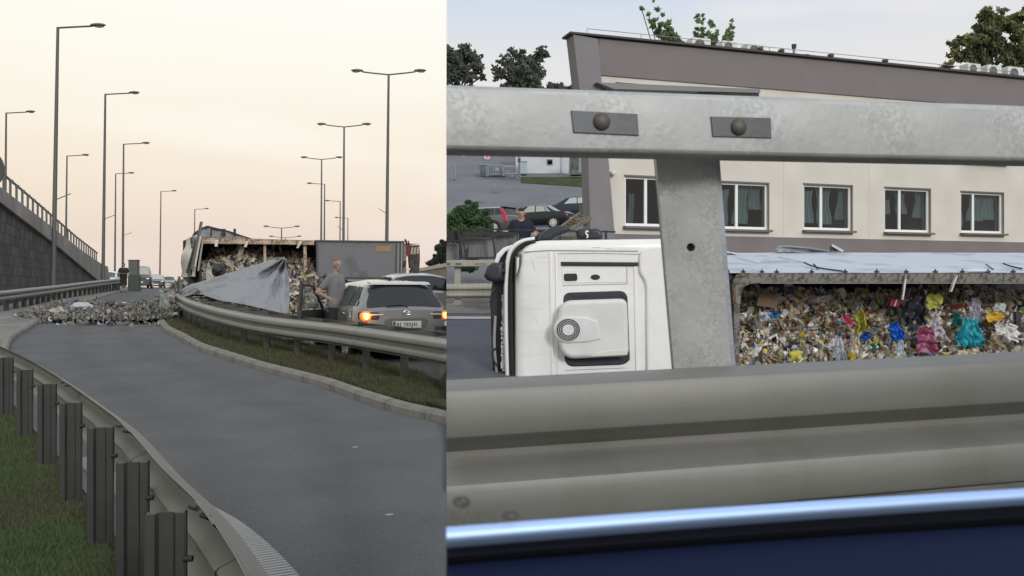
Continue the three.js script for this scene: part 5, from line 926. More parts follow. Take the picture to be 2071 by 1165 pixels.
{
  const b = at(679, 600, 17);
  person('man in a grey T-shirt with hands on his hips beside the open car door', V(b.x, groundL(17) + 0.01, b.z), 1.15, {
    elbowR: [-0.34, 1.17, -0.20], wristR: [-0.205, 1.03, 0.02], handR: [0.25, -0.55, 0.8], palmR: [1, 0, 0.1], elbowL: [0.34, 1.17, -0.20], wristL: [0.205, 1.03, 0.02], handL: [-0.25, -0.55, 0.8], palmL: [-1, 0, 0.1],
    kneeL: [0.11, 0.50, 0.03], kneeR: [-0.11, 0.50, 0.02], ankleL: [0.14, 0.09, 0.03], ankleR: [-0.13, 0.09, -0.05], headTurn: -0.35, head: [0, 1.69, 0.035], headTilt: 0.06,
  }, { res: 92, skin: mat.skinDim, shirt: M(0.16, 0.16, 0.168, { rough: 0.95 }), trousers: M(0.018, 0.018, 0.019, { rough: 0.9 }), hair: M(0.12, 0.10, 0.085), hairBones: (h) => [[h(0, 0.045, -0.03), h(0, 0.035, -0.005), 0.080, 0.076], [h(0, -0.01, -0.05), h(0, -0.03, -0.045), 0.05, 0.05]] }).scale.set(0.93, 1.005, 0.93);
  const c = at(250, 600, 54);
  person('man in dark shirt and shorts standing on the bend behind the waste', V(c.x, groundL(54), c.z), 0.35, {
    elbowR: [-0.31, 1.17, 0.02], wristR: [-0.16, 1.16, 0.24], handR: [0.8, 0.1, 0.3], palmR: [0, -1, 0], elbowL: [0.31, 1.17, 0.02], wristL: [0.16, 1.14, 0.24], handL: [-0.8, 0.1, 0.3], palmL: [0, -1, 0],
    kneeL: [0.11, 0.50, 0.05], kneeR: [-0.11, 0.50, 0.0], ankleL: [0.13, 0.09, 0.04], ankleR: [-0.13, 0.09, -0.06], headTilt: 0.25,
  }, { res: 56, hres: 36, hand: 26, shorts: true, skin: mat.skinDim, shirt: M(0.02, 0.02, 0.021, { rough: 0.95 }), trousers: M(0.025, 0.025, 0.024, { rough: 0.95 }), hairBones: (h) => [[h(0, 0.05, -0.03), h(0, 0.045, 0.0), 0.080, 0.074]] });
  const e = at(1054, 600, 20.3);
  person('dark-haired man in a navy T-shirt leaning with both hands on the black fence', V(e.x, 1.54, e.z), -0.05, {
    elbowR: [-0.33, 1.22, -0.02], wristR: [-0.35, 1.27, 0.22], handR: [0.15, -0.35, 0.9], palmR: [0, -1, -0.2], elbowL: [0.33, 1.22, -0.02], wristL: [0.33, 1.22, 0.24], handL: [-0.1, -0.5, 0.8], palmL: [0, -1, -0.2],
    kneeL: [0.11, 0.50, 0.03], kneeR: [-0.11, 0.50, 0.03], ankleL: [0.13, 0.09, 0.0], ankleR: [-0.13, 0.09, 0.0], headTilt: 0.12, headTurn: 0.1,
  }, { res: 84, shirt: M(0.010, 0.016, 0.034, { rough: 0.9 }), trousers: M(0.02, 0.02, 0.024, { rough: 0.9 }), hairBones: (h) => [[h(0, 0.055, -0.02), h(0, 0.060, 0.022), 0.080, 0.064], [h(0, 0.0, -0.045), h(0, -0.02, -0.04), 0.06, 0.06]] });
}
// ---------------------------------------------------------------- lying truck of the left place
const LT = wallFrame(405, 28, 850, 32);
{
  const g = thing('overturned_truck', 'truck lying on its side across the far road, waste spilling from its open roof', 'truck', LT.origin.clone().setY(groundL(29))); g.rotation.y = LT.turn;
  const b0 = groundL(29), U = (px, py) => { const [u, y] = LT.map(px, py); return [u, y - b0]; }, put = (n, geo, m, z = 0, par = g) => { geo.translate(0, 0, z); return mesh(n, geo, m, par, true); };
  const uL = U(405, 500)[0], uR = U(638, 500)[0], uE = U(818, 500)[0], uD = U(852, 500)[0], top = U(500, 482)[1], bot = -0.15, DZ = 2.6;
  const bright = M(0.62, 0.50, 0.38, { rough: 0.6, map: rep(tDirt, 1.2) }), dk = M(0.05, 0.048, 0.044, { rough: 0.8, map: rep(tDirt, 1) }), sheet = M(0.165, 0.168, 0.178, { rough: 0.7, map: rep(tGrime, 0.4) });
  const A = U(400, 480), B = U(636, 486);
  put('top_rail', extr([[A[0], A[1]], [B[0], B[1]], [B[0], B[1] - 0.16], [A[0], A[1] - 0.20]], 0.18, 0.02), bright);
  put('upper_flank', grid(20, 4, (u, v) => V(lerp(uL, uD, u), lerp(top, top - 0.02, u) + 0.01 * v, -DZ * v), (u, v) => [u * 8, v * 3]), M(0.5, 0.5, 0.5, { rough: 0.6 }));
  put('floor_panel', extr([[uL, bot], [uD, bot], [uD, top], [uL, top]], 0.06), dk, -DZ);
  put('front_wall', bar(V(uL + 0.03, (top + bot) / 2, -0.1), V(uL + 0.03, (top + bot) / 2, -DZ), 0.06, top - bot), dk);
  put('lower_flank', box(uD - uL, 0.06, DZ, (uL + uD) / 2, bot + 0.03, -DZ / 2), dk);
  // bows hanging inside the opening
  for (const [x, w] of [[536, 5], [617, 6]]) put('side_post', extr([U(x, 490), U(x + w, 490), U(x + w + 1, 600), U(x - 1, 600)], 0.07, 0.01), bright, -0.15);
  for (const [a, b] of [[[438, 486], [436, 499]], [[499, 488], [495, 500]], [[608, 488], [600, 502]]]) { const p = U(...a), q = U(...b); put('hanging_slat', bar(V(p[0], p[1], 0.03), V(q[0], q[1], 0.06), 0.09, 0.03), M(0.7, 0.66, 0.58)); }
  // raised fold of the roof sheet at the far end of the rail
  const fold = [[400, 480], [406, 469], [424, 458], [431, 455.5], [446, 459.5], [474, 466], [500, 475], [528, 484]].map(p => U(...p));
  put('roof_fold', grid(28, 5, (u, v) => { const k = u * (fold.length - 1), i = Math.min(fold.length - 2, Math.floor(k)), x = lerp(fold[i][0], fold[i + 1][0], k - i), y = lerp(fold[i][1], fold[i + 1][1], k - i); return V(x, lerp(y, A[1] - 0.02, v), -0.35 - 0.5 * (1 - v) + 0.04 * Math.sin(u * 30)); }, (u, v) => [u * 3, v]), M(0.26, 0.25, 0.245, { rough: 0.7, map: rep(tStreak, 0.5) }));
  for (let i = 0; i + 1 < fold.length; i++) put('fold_rim', bar(V(fold[i][0], fold[i][1], -0.83), V(fold[i + 1][0], fold[i + 1][1], -0.83), 0.12, 0.07), dk);
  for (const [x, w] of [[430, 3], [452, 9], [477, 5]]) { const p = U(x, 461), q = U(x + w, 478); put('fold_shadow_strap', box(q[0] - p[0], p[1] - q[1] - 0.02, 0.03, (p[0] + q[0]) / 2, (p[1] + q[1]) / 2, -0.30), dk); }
  // leaning boards at the near end
  for (const [a, b, w, m, z] of [[[406, 449], [385, 545], 0.13, M(0.19, 0.17, 0.15, { map: rep(tStreak, 1) }), 0.10], [[403, 478], [391, 540], 0.07, M(0.5, 0.47, 0.42), 0.16], [[398, 485], [378, 552], 0.14, dk, 0.0], [[409, 486], [399, 548], 0.07, M(0.3, 0.29, 0.27), 0.05]]) { const p = U(...a), q = U(...b); put('leaning_board', bar(V(p[0], p[1], z), V(q[0], q[1], z + 0.05), w, 0.05), m); }
  // pale cab corner beyond
  put('cab_corner', extr([[404, 474], [399, 478], [397, 494], [392, 504], [388, 514], [387, 530], [390, 546], [387, 560], [400, 560], [405, 500]].map(p => U(...p)), 1.4, 0.05), M(0.70, 0.66, 0.58, { rough: 0.4 }), -0.3);
  put('cab_trim', extr([[391, 480], [396, 476], [397, 497], [388, 530], [384, 560], [389, 560], [395, 520]].map(p => U(...p)), 0.3, 0.02), M(0.32, 0.33, 0.32, { rough: 0.5, map: rep(tDirt, 1) }), -0.11);
  // intact part of the roof: grey sheet in a frame
  const P4 = [U(640, 488), U(800, 490), U(798, 561), U(641, 560)];
  put('roof_sheet', extr(P4, 0.05, 0.006), sheet, 0.01);
  put('sheet_edge', join(bar(V(...U(637, 487), 0.02), V(...U(818, 489), 0.02), 0.1, 0.05), bar(V(...U(640, 488), 0.03), V(...U(641, 562), 0.03), 0.05, 0.06), bar(V(...U(640, 561), 0.03), V(...U(812, 563), 0.03), 0.08, 0.07)), M(0.075, 0.075, 0.075, { rough: 0.7 }));
  put('sheet_edge', bar(V(...U(641, 566), 0.0), V(...U(812, 568), 0.0), 0.08, 0.07), M(0.3, 0.29, 0.27));
  put('orange_label', extr([U(760, 497), U(790, 497.5), U(790, 509), U(760, 508.5)], 0.012), M(0.28, 0.19, 0.10, { rough: 0.7 }), 0.022);
  put('rear_frame', extr([U(800, 489), U(817, 490), U(815, 562), U(798, 562)], 0.3, 0.01), M(0.13, 0.128, 0.125, { rough: 0.7, map: rep(tStreak, 1) }), 0.02);
  for (const x of [804, 811]) put('hinge_bar', bar(V(...U(x, 492), 0.05), V(...U(x - 1, 560), 0.05), 0.05, 0.05), M(0.26, 0.25, 0.24));
  put('lower_body', box(uE - uR, 0.55, 0.5, (uE + uR) / 2, 0.2, -0.3), dk);
  // open rear doors with torn waste
  put('rear_door', extr([U(817, 493), U(822, 492), U(822, 560), U(816, 562)], 0.12), M(0.30, 0.27, 0.24, { map: rep(tDirt, 1.5) }), 0.0);
  put('rear_door', extr([U(829, 496), U(851, 495.5), U(852, 522), U(850, 562), U(833, 562), U(830, 530)], 0.1, 0.01), M(0.085, 0.072, 0.055, { map: rep(tDirt, 1.5) }), -0.1);
  put('red_panel', extr([U(821, 496), U(829, 494), U(830, 516), U(823, 519)], 0.06, 0.01), M(0.22, 0.045, 0.035, { map: rep(tDirt, 3) }), 0.03);
  put('lashing', join(bar(V(...U(822, 494), 0.05), V(...U(818, 484), 0.05), 0.05), bar(V(...U(826, 494), 0.05), V(...U(824, 487), 0.05), 0.04), bar(V(...U(818, 528), 0.08), V(...U(815, 540), 0.08), 0.05)), mat.black);
  put('marker_lamp', new THREE.SphereGeometry(0.05, 10, 8).translate(...U(825, 545), 0.08), M(0.8, 0.75, 0.65));
  for (const [a, b] of [[834, 500], [840, 500], [846, 499]]) put('door_stripe', extr([U(a, b), U(a + 4, b), U(a + 2, b + 14), U(a - 2, b + 14)], 0.02), M(0.4, 0.36, 0.3), -0.07);
}

// ---------------------------------------------------------------- waste
const jag = (x, y, z, s) => fbm(x + s * 3.7, y + z * 1.7 + s, 3, 0, s);
function sheetGeo(seed, nx = 7, ny = 7, asp = 1, depth = 0.5) {
  const R = rng(seed * 77 + 3), a = R() * 6, b = R() * 6, c = 2 + R() * 4, bend = (R() - 0.5) * 3;
  const g = grid(nx, ny, (u, v) => { const x = u - 0.5, y = (v - 0.5) * asp, e = 0.13 * (fbm(u * 4 + seed, v * 4, 2, 0, seed) - 0.5); return V(x * (1 - 0.35 * Math.abs(Math.sin(y * 3 + a))) + e, y * (1 - 0.2 * Math.abs(Math.sin(x * 4 + b))) + 0.13 * (fbm(v * 4, u * 4 + seed, 2, 0, seed + 9) - 0.5), depth * (fbm(u * 2.6 + seed * 2, v * 2.6, 3, 0, seed + 4) - 0.5) * 1.3 + 0.10 * Math.abs(Math.sin((x + y) * c + a)) + bend * x * x * 0.4); }, (u, v) => [u, v]);
  return toCreasedNormals(g, 0.5);
}
function bagGeo(seed, detail = 3) {
  const g = mergeVertices(new THREE.IcosahedronGeometry(0.5, detail).deleteAttribute('uv').deleteAttribute('normal')), p = g.attributes.position;
  for (let i = 0; i < p.count; i++) { const q = V().fromBufferAttribute(p, i), n = q.clone().normalize(), f = 1 + 0.55 * (fbm(n.x * 2.2 + seed, n.y * 2.2 + n.z * 2.9, 3, 0, seed) - 0.5) - 0.22 * Math.pow(Math.abs(Math.sin(6 * fbm(n.x * 1.7 + 7, n.z * 1.7 + n.y + seed, 2, 0, seed + 3))), 3); q.multiplyScalar(f); q.y *= 0.72; p.setXYZ(i, q.x, q.y, q.z); }
  return uvBox(toCreasedNormals(g, 0.55));
}
function drapeGeo(seed, folds = 3) {        // a hanging, gathered film: creased, wider and ragged below
  const R = rng(seed * 31 + 1), a = R() * 6, lean = (R() - 0.5) * 0.5;
  const g = grid(26, 22, (u, v) => { const w = lerp(0.35, 1, Math.pow(v, 0.55)) * (0.7 + 0.6 * fbm(v * 3, seed, 2, 0, seed)), x = (u - 0.5) * w + lean * (v - 0.5) + 0.22 * (fbm(v * 2.5, seed + 3, 2, 0, seed) - 0.5) + 0.10 * (fbm(u * 4, v * 6, 2, 0, seed + 6) - 0.5);
    const ph = u * folds * 6.28 + a + 1.6 * (fbm(u * 3, v * 3 + seed, 2, 0, seed + 1) - 0.5) * 6, z = 0.16 * Math.sin(ph) * (0.3 + 0.7 * v) + 0.42 * (fbm(u * 3 + seed, v * 4, 4, 0, seed + 2) - 0.5) + 0.12 * Math.abs(Math.sin(9 * fbm(u * 2, v * 2 + seed, 2, 0, seed + 5)));
    const rag = v > 0.9 ? 0.22 * (hash(u * 26, seed, 3) - 0.5) : v < 0.1 ? 0.12 * (hash(u * 26, seed, 4) - 0.5) : 0; return V(x, 0.5 - v + rag + 0.08 * (fbm(u * 5, v * 3, 2, 0, seed + 8) - 0.5), z); }, (u, v) => [u, v]);
  return toCreasedNormals(g, 0.45);
}
const sheets = Array.from({ length: 9 }, (_, i) => sheetGeo(i + 1, 6, 6, 0.6 + 0.1 * i)), strips = Array.from({ length: 6 }, (_, i) => sheetGeo(i + 31, 3, 12, 3.4 + 0.4 * i, 0.8).scale(0.55, 0.55, 0.55)), bags = Array.from({ length: 5 }, (_, i) => bagGeo(i + 3, 2));
const film = M(1, 1, 1, { rough: 0.5, map: rep(tGrime, 1) });
const tone = (list, R) => { let t = 0; for (const e of list) t += e[0]; let r = R() * t; for (const e of list) { r -= e[0]; if (r <= 0) return e.slice(1); } return list[0].slice(1); };
function scatter(name, label, n, where, size, palette, seed, group) { // loose waste nobody could count
  const R = rng(seed), geos = [...sheets, ...strips, ...bags], lots = geos.map(() => []), m4 = new THREE.Matrix4(), qn = new THREE.Quaternion(), eu = new THREE.Euler();
  for (let i = 0; i < n; i++) { const p = where(R); if (!p) continue; const k = Math.floor(R() * geos.length), s = size(R, p) * (k >= sheets.length + strips.length ? 0.8 : 1); eu.set(R() * 6.28, R() * 6.28, R() * 6.28); qn.setFromEuler(eu); const c = tone(palette, R), f = 0.65 + 0.6 * R(); lots[k].push([m4.compose(p, qn, V(s, s * (0.7 + 0.6 * R()), s)).clone(), new THREE.Color().setRGB(c[0] * f, c[1] * f, c[2] * f)]); }
  const g = thing(name, label, null, V(0, 0, 0)); g.userData.kind = 'stuff';
  lots.forEach((l, k) => { if (!l.length) return; const im = new THREE.InstancedMesh(geos[k], film, l.length); l.forEach(([m, c], i) => { im.setMatrixAt(i, m); im.setColorAt(i, c); }); im.castShadow = im.receiveShadow = true; im.name = 'waste_piece' + (k ? `_${String(k).padStart(3, '0')}` : ''); im.userData.kind = 'stuff'; g.add(im); });
  return g;
}
const dull = [[5, 0.205, 0.185, 0.155], [4.5, 0.29, 0.285, 0.27], [4, 0.145, 0.13, 0.105], [3, 0.10, 0.095, 0.085], [1.8, 0.44, 0.44, 0.43], [1, 0.05, 0.05, 0.05], [1, 0.15, 0.175, 0.20], [0.9, 0.21, 0.19, 0.11], [0.25, 0.24, 0.13, 0.10], [0.6, 0.13, 0.16, 0.125], [0.3, 0.3, 0.26, 0.1]];
const warmDull = [[5, 0.46, 0.39, 0.31], [5, 0.60, 0.54, 0.47], [3, 0.28, 0.23, 0.17], [3, 0.11, 0.095, 0.08], [2, 0.60, 0.56, 0.50], [1.4, 0.04, 0.04, 0.04], [1, 0.28, 0.25, 0.13], [0.6, 0.34, 0.16, 0.11], [0.4, 0.15, 0.18, 0.20]];
const gaudy = [[9, 0.60, 0.52, 0.40], [8, 0.76, 0.74, 0.69], [5, 0.40, 0.31, 0.20], [3.5, 0.22, 0.19, 0.14], [4.5, 0.88, 0.88, 0.88], [1.8, 0.05, 0.05, 0.052], [3, 0.55, 0.50, 0.17], [1.5, 0.78, 0.62, 0.08], [1.3, 0.10, 0.26, 0.55], [1, 0.55, 0.13, 0.10], [0.6, 0.06, 0.38, 0.42], [0.7, 0.60, 0.15, 0.30], [0.7, 0.14, 0.34, 0.16], [1.4, 0.66, 0.36, 0.13], [2.5, 0.56, 0.60, 0.70]];
{ // spill on the bend
  const edge = (px) => ramp([[30, 25.0], [70, 24.3], [120, 23.9], [300, 23.7], [345, 23.8]], px), backE = (px) => ramp([[30, 25.8], [70, 27], [110, 31], [170, 35], [250, 33], [330, 30]], px);
  const hgt = (px, f) => { const b = ramp([[30, 0.04], [60, 0.16], [100, 0.25], [160, 0.31], [230, 0.27], [300, 0.36], [335, 0.50]], px); return b * Math.sin(Math.PI * Math.min(1, 0.1 + 0.95 * Math.pow(f, 0.8))) * (0.55 + 0.8 * fbm(px * 0.03, f * 3, 3, 0, 2)); };
  const surf = (px, f) => { const d = lerp(edge(px), backE(px), f); return V((px - CX) / F * d, groundL(d) + hgt(px, f), -d); };
  const m = mesh('waste_heap', grid(60, 16, (u, v) => surf(lerp(34, 346, u), v)), M(0.13, 0.125, 0.11, { rough: 1, map: rep(tSoil, 1) })); tag(m, null, null, null, 'stuff');
  scatter('spilled_waste', null, 8600, (R) => { const px = 34 + 315 * R(), f = Math.pow(R(), 1.3); const p = surf(px, f); p.y += 0.01 + 0.05 * R(); return p; }, (R) => 0.05 + 0.19 * R() * R() * R(), dull, 21);
  // loose bits ahead of the edge
  scatter('spilled_waste', null, 130, (R) => { const px = 34 + 305 * R(), d = edge(px) - 0.9 * R() * R(); return V((px - CX) / F * d, groundL(d) + 0.03, -d); }, (R) => 0.05 + 0.12 * R(), dull, 22);
}
{ // slope of waste pouring out of the lying truck, and its foot against the guard rail
  const w = (u, y, z) => V(u, 0, z).applyAxisAngle(V(0, 1, 0), LT.turn).add(LT.origin).setY(y);
  const b0 = groundL(29), U = (px, py) => LT.map(px, py);
  const uM = U(640, 540)[0];
  const topY = (k) => ramp([[-0.10, b0 + 0.35], [0.0, b0 + 0.95], [0.10, b0 + 1.55], [0.22, b0 + 2.05], [0.4, b0 + 2.1], [0.7, b0 + 1.95], [1, b0 + 1.85], [1.12, b0 + 1.6], [1.25, b0 + 1.3], [1.36, b0 + 0.3]], k);
  const surf = (k, f) => { const u = k * uM, z = lerp(1.7, -1.7, f) + (k < 0 ? 0.3 : 0), y = lerp(b0 - 0.05, topY(k), Math.pow(f, 0.75)) + 0.3 * (fbm(u * 1.3, f * 3, 3, 0, 6) - 0.5); return w(u, y, z); };
  tag(mesh('waste_heap', grid(60, 24, (u, v) => surf(lerp(-0.12, 1.36, u), v)), M(0.13, 0.115, 0.095, { rough: 1, map: rep(tSoil, 1) })), null, null, null, 'stuff');
  scatter('spilled_waste', null, 5200, (R) => { const p = surf(-0.12 + 1.47 * R(), R()); p.y += 0.02 + 0.08 * R(); return p; }, (R) => 0.09 + 0.30 * R() * R(), warmDull, 23);
  const s2 = (k, f) => { const px = lerp(322, 372, k), d = lerp(24.6, 29, f), y = groundL(d) + lerp(0.15, 1.0, k) * Math.sin(Math.PI * (0.12 + 0.6 * f)) * (0.8 + 0.5 * fbm(k * 4, f * 4, 3, 0, 7)); return V((px - CX) / F * d, y, -d); };
  tag(mesh('waste_heap', grid(16, 16, s2), M(0.12, 0.11, 0.10, { rough: 1 })), null, null, null, 'stuff');
  scatter('spilled_waste', null, 900, (R) => { const p = s2(R(), R()); p.y += 0.02 + 0.06 * R(); return p; }, (R) => 0.08 + 0.30 * R() * R(), dull, 24);
}
{ // packed waste in the open trailer of the right place
  const { g, d, base, L, top } = TR;
  const f2z = (f) => -0.12 - 1.05 * Math.pow(f, 1.15), tY = (x) => top - 0.22 - 0.14 * Math.max(0, 1 - x / 1.2) + 0.06 * Math.sin(x * 2.1);
  const surf = (x, f) => V(base.x + x, base.y + lerp(-0.15, tY(x), f) + 0.0, base.z + f2z(f) + 0.16 * (fbm(x * 2.2, f * 3.2, 3, 0, 8) - 0.5));
  tag(mesh('waste_heap', grid(90, 26, (u, v) => surf(lerp(0.05, L, u), v), (u, v) => [u * L, v * 1.5]), M(0.30, 0.26, 0.20, { rough: 1, map: rep(tSoil, 2) })), null, null, null, 'stuff');
  const off = (R) => { const x = 0.1 + (L - 0.2) * Math.pow(R(), 1.15), f = R(), p = surf(x, f); p.z += 0.02 + 0.07 * R(); return p; };
  scatter('packed_waste', null, 10500, off, (R) => 0.035 + 0.125 * R() * R(), gaudy, 31);
  scatter('packed_waste', null, 520, off, (R) => 0.12 + 0.13 * R(), gaudy.slice(0, 7), 32);
  // single pieces that stand out
  const pieces = [
    ['drape', 1850, 622, 62, 84, [0.028, 0.028, 0.036], 'black torn plastic bag hanging over the magenta sheet', 'plastic bag'],
    ['flat', 1872, 688, 52, 66, [0.165, 0.016, 0.062], 'magenta plastic sheet below the black torn bag', 'plastic sheet'],
    ['drape', 1812, 671, 36, 46, [0.015, 0.13, 0.52], 'bright blue plastic piece above the white-blue film', 'plastic film'],
    ['drape', 1820, 706, 20, 46, [0.60, 0.68, 0.74], 'pale bluish film strip hanging beneath the bright blue piece', 'plastic film'],
    ['bag', 1817, 727, 20, 12, [0.62, 0.56, 0.03], 'small bright yellow piece at the foot of the pale strip', 'plastic piece'],
    ['drape', 1893, 665, 52, 60, [0.50, 0.47, 0.49], 'crumpled light grey film beside the magenta sheet', 'plastic film'],
    ['drape', 1962, 672, 60, 70, [0.02, 0.30, 0.36], 'turquoise plastic bag hanging in folds', 'plastic bag'],
    ['sheet', 1886, 610, 46, 36, [0.44, 0.43, 0.08], 'yellow-green crumpled bag under the second hanging slat', 'plastic bag'],
    ['drape', 1742, 652, 34, 58, [0.35, 0.33, 0.05], 'olive yellow net bag left of the bright blue piece', 'net bag'],
    ['drape', 1730, 702, 28, 56, [0.58, 0.52, 0.43], 'cream cloth strip hanging below the olive net bag', 'cloth'],
    ['drape', 1697, 704, 26, 60, [0.55, 0.58, 0.64], 'whitish film strip hanging near the bottom of the waste', 'plastic film'],
    ['bag', 1721, 724, 16, 22, [0.62, 0.50, 0.03], 'yellow wrapper beside the cream cloth strip', 'wrapper'],
    ['box', 1811, 613, 26, 20, [0.22, 0.025, 0.05], 'dark red carton below the first hanging slat', 'carton'],
    ['box', 1553, 608, 52, 36, [0.17, 0.115, 0.07], 'large brown cardboard sheet in the corner of the trailer', 'cardboard'],
    ['bag', 1565, 636, 26, 16, [0.06, 0.17, 0.36], 'small blue bag near the corner below the cardboard', 'plastic bag'],
    ['drape', 1969, 628, 30, 62, [0.48, 0.45, 0.52], 'lilac-white film strip above the turquoise bag', 'plastic film'],
    ['sheet', 2010, 640, 48, 26, [0.52, 0.34, 0.04], 'orange-yellow crumpled bag right of the lilac film', 'plastic bag'],
    ['plank', 2058, 664, 10, 84, [0.045, 0.042, 0.045], 'dark upright plank stuck in the waste near the frame edge', 'plank'],
    ['bag', 1715, 647, 18, 20, [0.58, 0.06, 0.18], 'small hot pink wrapper left of the olive net bag', 'wrapper'],
    ['drape', 2033, 672, 70, 44, [0.62, 0.60, 0.60], 'white torn film spread over brown waste below the orange bag', 'plastic film'],
    ['bag', 1748, 680, 20, 18, [0.03, 0.11, 0.42], 'small deep blue bag between the cream strip and bright blue piece', 'plastic bag'],
    ['drape', 1934, 646, 24, 34, [0.04, 0.22, 0.22], 'small dark teal film above the light grey film', 'plastic film'],
    ['bag', 1768, 702, 14, 12, [0.02, 0.24, 0.10], 'green bottle cap ring low in the middle of the waste', 'plastic ring'],
    ['strip', 1733, 605, 14, 66, [0.07, 0.062, 0.05], 'long dark strip slanting above the olive net bag', 'strip'],
    ['sheet', 2023, 622, 30, 22, [0.55, 0.62, 0.62], 'pale printed bag above the orange-yellow one', 'plastic bag'],
    ['bag', 1655, 628, 26, 20, [0.22, 0.14, 0.10], 'brown crumpled carton left in the middle of the packed waste', 'carton'],
    ['sheet', 1610, 720, 36, 26, [0.48, 0.46, 0.08], 'yellowish film near the lower corner of the trailer', 'plastic film'],
    ['sheet', 1548, 640, 30, 22, [0.42, 0.46, 0.56], 'pale blue film under the blue bag in the corner', 'plastic film'],
    ['sheet', 2015, 690, 40, 34, [0.20, 0.155, 0.09], 'matted brown fibres below the white torn film', 'fibre clump'],
    ['sheet', 1946, 718, 34, 26, [0.42, 0.38, 0.22], 'beige crumpled paper under the turquoise bag', 'paper'],
  ];
  pieces.forEach(([kind, px, py, w, h, c, label, cat], i) => {
    const dd = 12 + Math.max(0, (745 - py) / 170) * 0.80 - 0.13 + (kind === 'flat' ? 0.06 : 0), p = at(px, py, dd), k = dd / F, W_ = w * k * 0.78, H_ = h * k * 0.8, m = M(c[0] * 1.2, c[1] * 1.2, c[2] * 1.2, { rough: kind === 'box' || kind === 'plank' ? 0.9 : 0.42, map: rep(tGrime, 2) });
    const geo = kind === 'drape' ? drapeGeo(i + 2).scale(W_ * 1.15, H_, 0.26) : kind === 'bag' ? sheetGeo(i + 60, 12, 12, 1, 1.1).scale(W_ * 1.4, H_ * 1.4, 0.22) : kind === 'sheet' ? sheetGeo(i + 2, 14, 14, 1, 0.45).scale(W_ * 1.15, H_ * 1.15, 0.22) : kind === 'flat' ? toCreasedNormals(grid(14, 16, (u, v) => V((u - 0.5) * lerp(0.72, 1.08, v) * W_ + 0.03 * (fbm(u * 3, v * 4, 2, 0, 3) - 0.5), (0.5 - v) * H_ + 0.05 * (fbm(u * 5, v, 2, 0, 5) - 0.5), 0.10 * (fbm(u * 2, v * 3, 3, 0, 6) - 0.5) + (v > 0.55 && v < 0.6 ? 0.015 : 0) + 0.05 * v)), 0.4) : kind === 'box' ? extr([[-W_ / 2, -H_ / 2], [W_ / 2, -H_ * 0.42], [W_ * 0.46, H_ / 2], [-W_ * 0.5, H_ * 0.4]], 0.08, 0.006).rotateZ(-0.2) : kind === 'plank' ? box(W_ * 1.4, H_, 0.05, 0, 0, 0, 0.006) : sheetGeo(i + 2, 3, 16, 4).scale(H_ / 4, H_ / 4, 0.14).rotateZ(-0.5);
    const o = new THREE.Mesh(geo, m); o.castShadow = o.receiveShadow = true; o.name = numbered(cat.replace(/[- ]/g, '_')); o.position.copy(p); tag(o, label, cat); scene.add(o);
    if (kind === 'box' && px > 1700) mesh('tape', box(0.012, H_ * 0.9, 0.004, 0, 0, 0.006).rotateZ(-0.35), mat.whiteMatt, o, true);
  });
}
for (const [kind, px, py, w, h, d, c, label] of [ // larger single pieces in the spill on the bend
  ['bag', 164, 620, 42, 18, 25.4, [0.40, 0.41, 0.42], 'crumpled whitish bag lying on top of the spilled waste'],
  ['sheet', 152, 611, 26, 10, 28, [0.13, 0.16, 0.21], 'dull blue sheet behind the whitish bag in the spilled waste'],
  ['bag', 442, 546, 26, 26, 26.6, [0.022, 0.022, 0.022], 'black bag on the waste slope just above the grey tarpaulin'],
  ['bag', 222, 614, 18, 10, 26.4, [0.03, 0.03, 0.03], 'small black bag on the spilled waste below the man in shorts'],
  ['bag', 246, 618, 18, 10, 25.8, [0.05, 0.05, 0.048], 'dark bag in the middle of the spill before the road beyond'],
  ['sheet', 115, 628, 30, 14, 24.6, [0.42, 0.40, 0.37], 'pale film at the front of the spilled waste near the left rail'],
  ['sheet', 333, 612, 24, 40, 24.4, [0.17, 0.20, 0.17], 'greenish film hanging from the waste beside the rail end'],
  ['bag', 268, 627, 18, 12, 24.8, [0.045, 0.043, 0.04], 'dark bag at the front of the spill, nearest the kerb tip'],
  ['sheet', 423, 560, 14, 30, 26.2, [0.42, 0.40, 0.36], 'pale torn film hanging beside the black bag on the slope'],
  ['sheet', 350, 634, 22, 6, 24.2, [0.55, 0.54, 0.5], 'white scrap lying by the kerb tip under the guard rail'],
]) {
  const p = at(px, py, d), k = d / F, geo = kind === 'bag' ? bagGeo(px).scale(w * k * 1.05, h * k * 1.4, w * k * 0.8) : sheetGeo(px, 12, 12, 1, 0.4).scale(w * k * 1.1, h * k * 1.1, w * k * 0.5);
  const o = new THREE.Mesh(geo, M(...c, { rough: 0.5 })); o.castShadow = o.receiveShadow = true; o.name = numbered(kind === 'bag' ? 'plastic_bag' : 'plastic_sheet'); o.position.copy(p); tag(o, label, kind === 'bag' ? 'plastic bag' : 'plastic sheet'); scene.add(o);
}
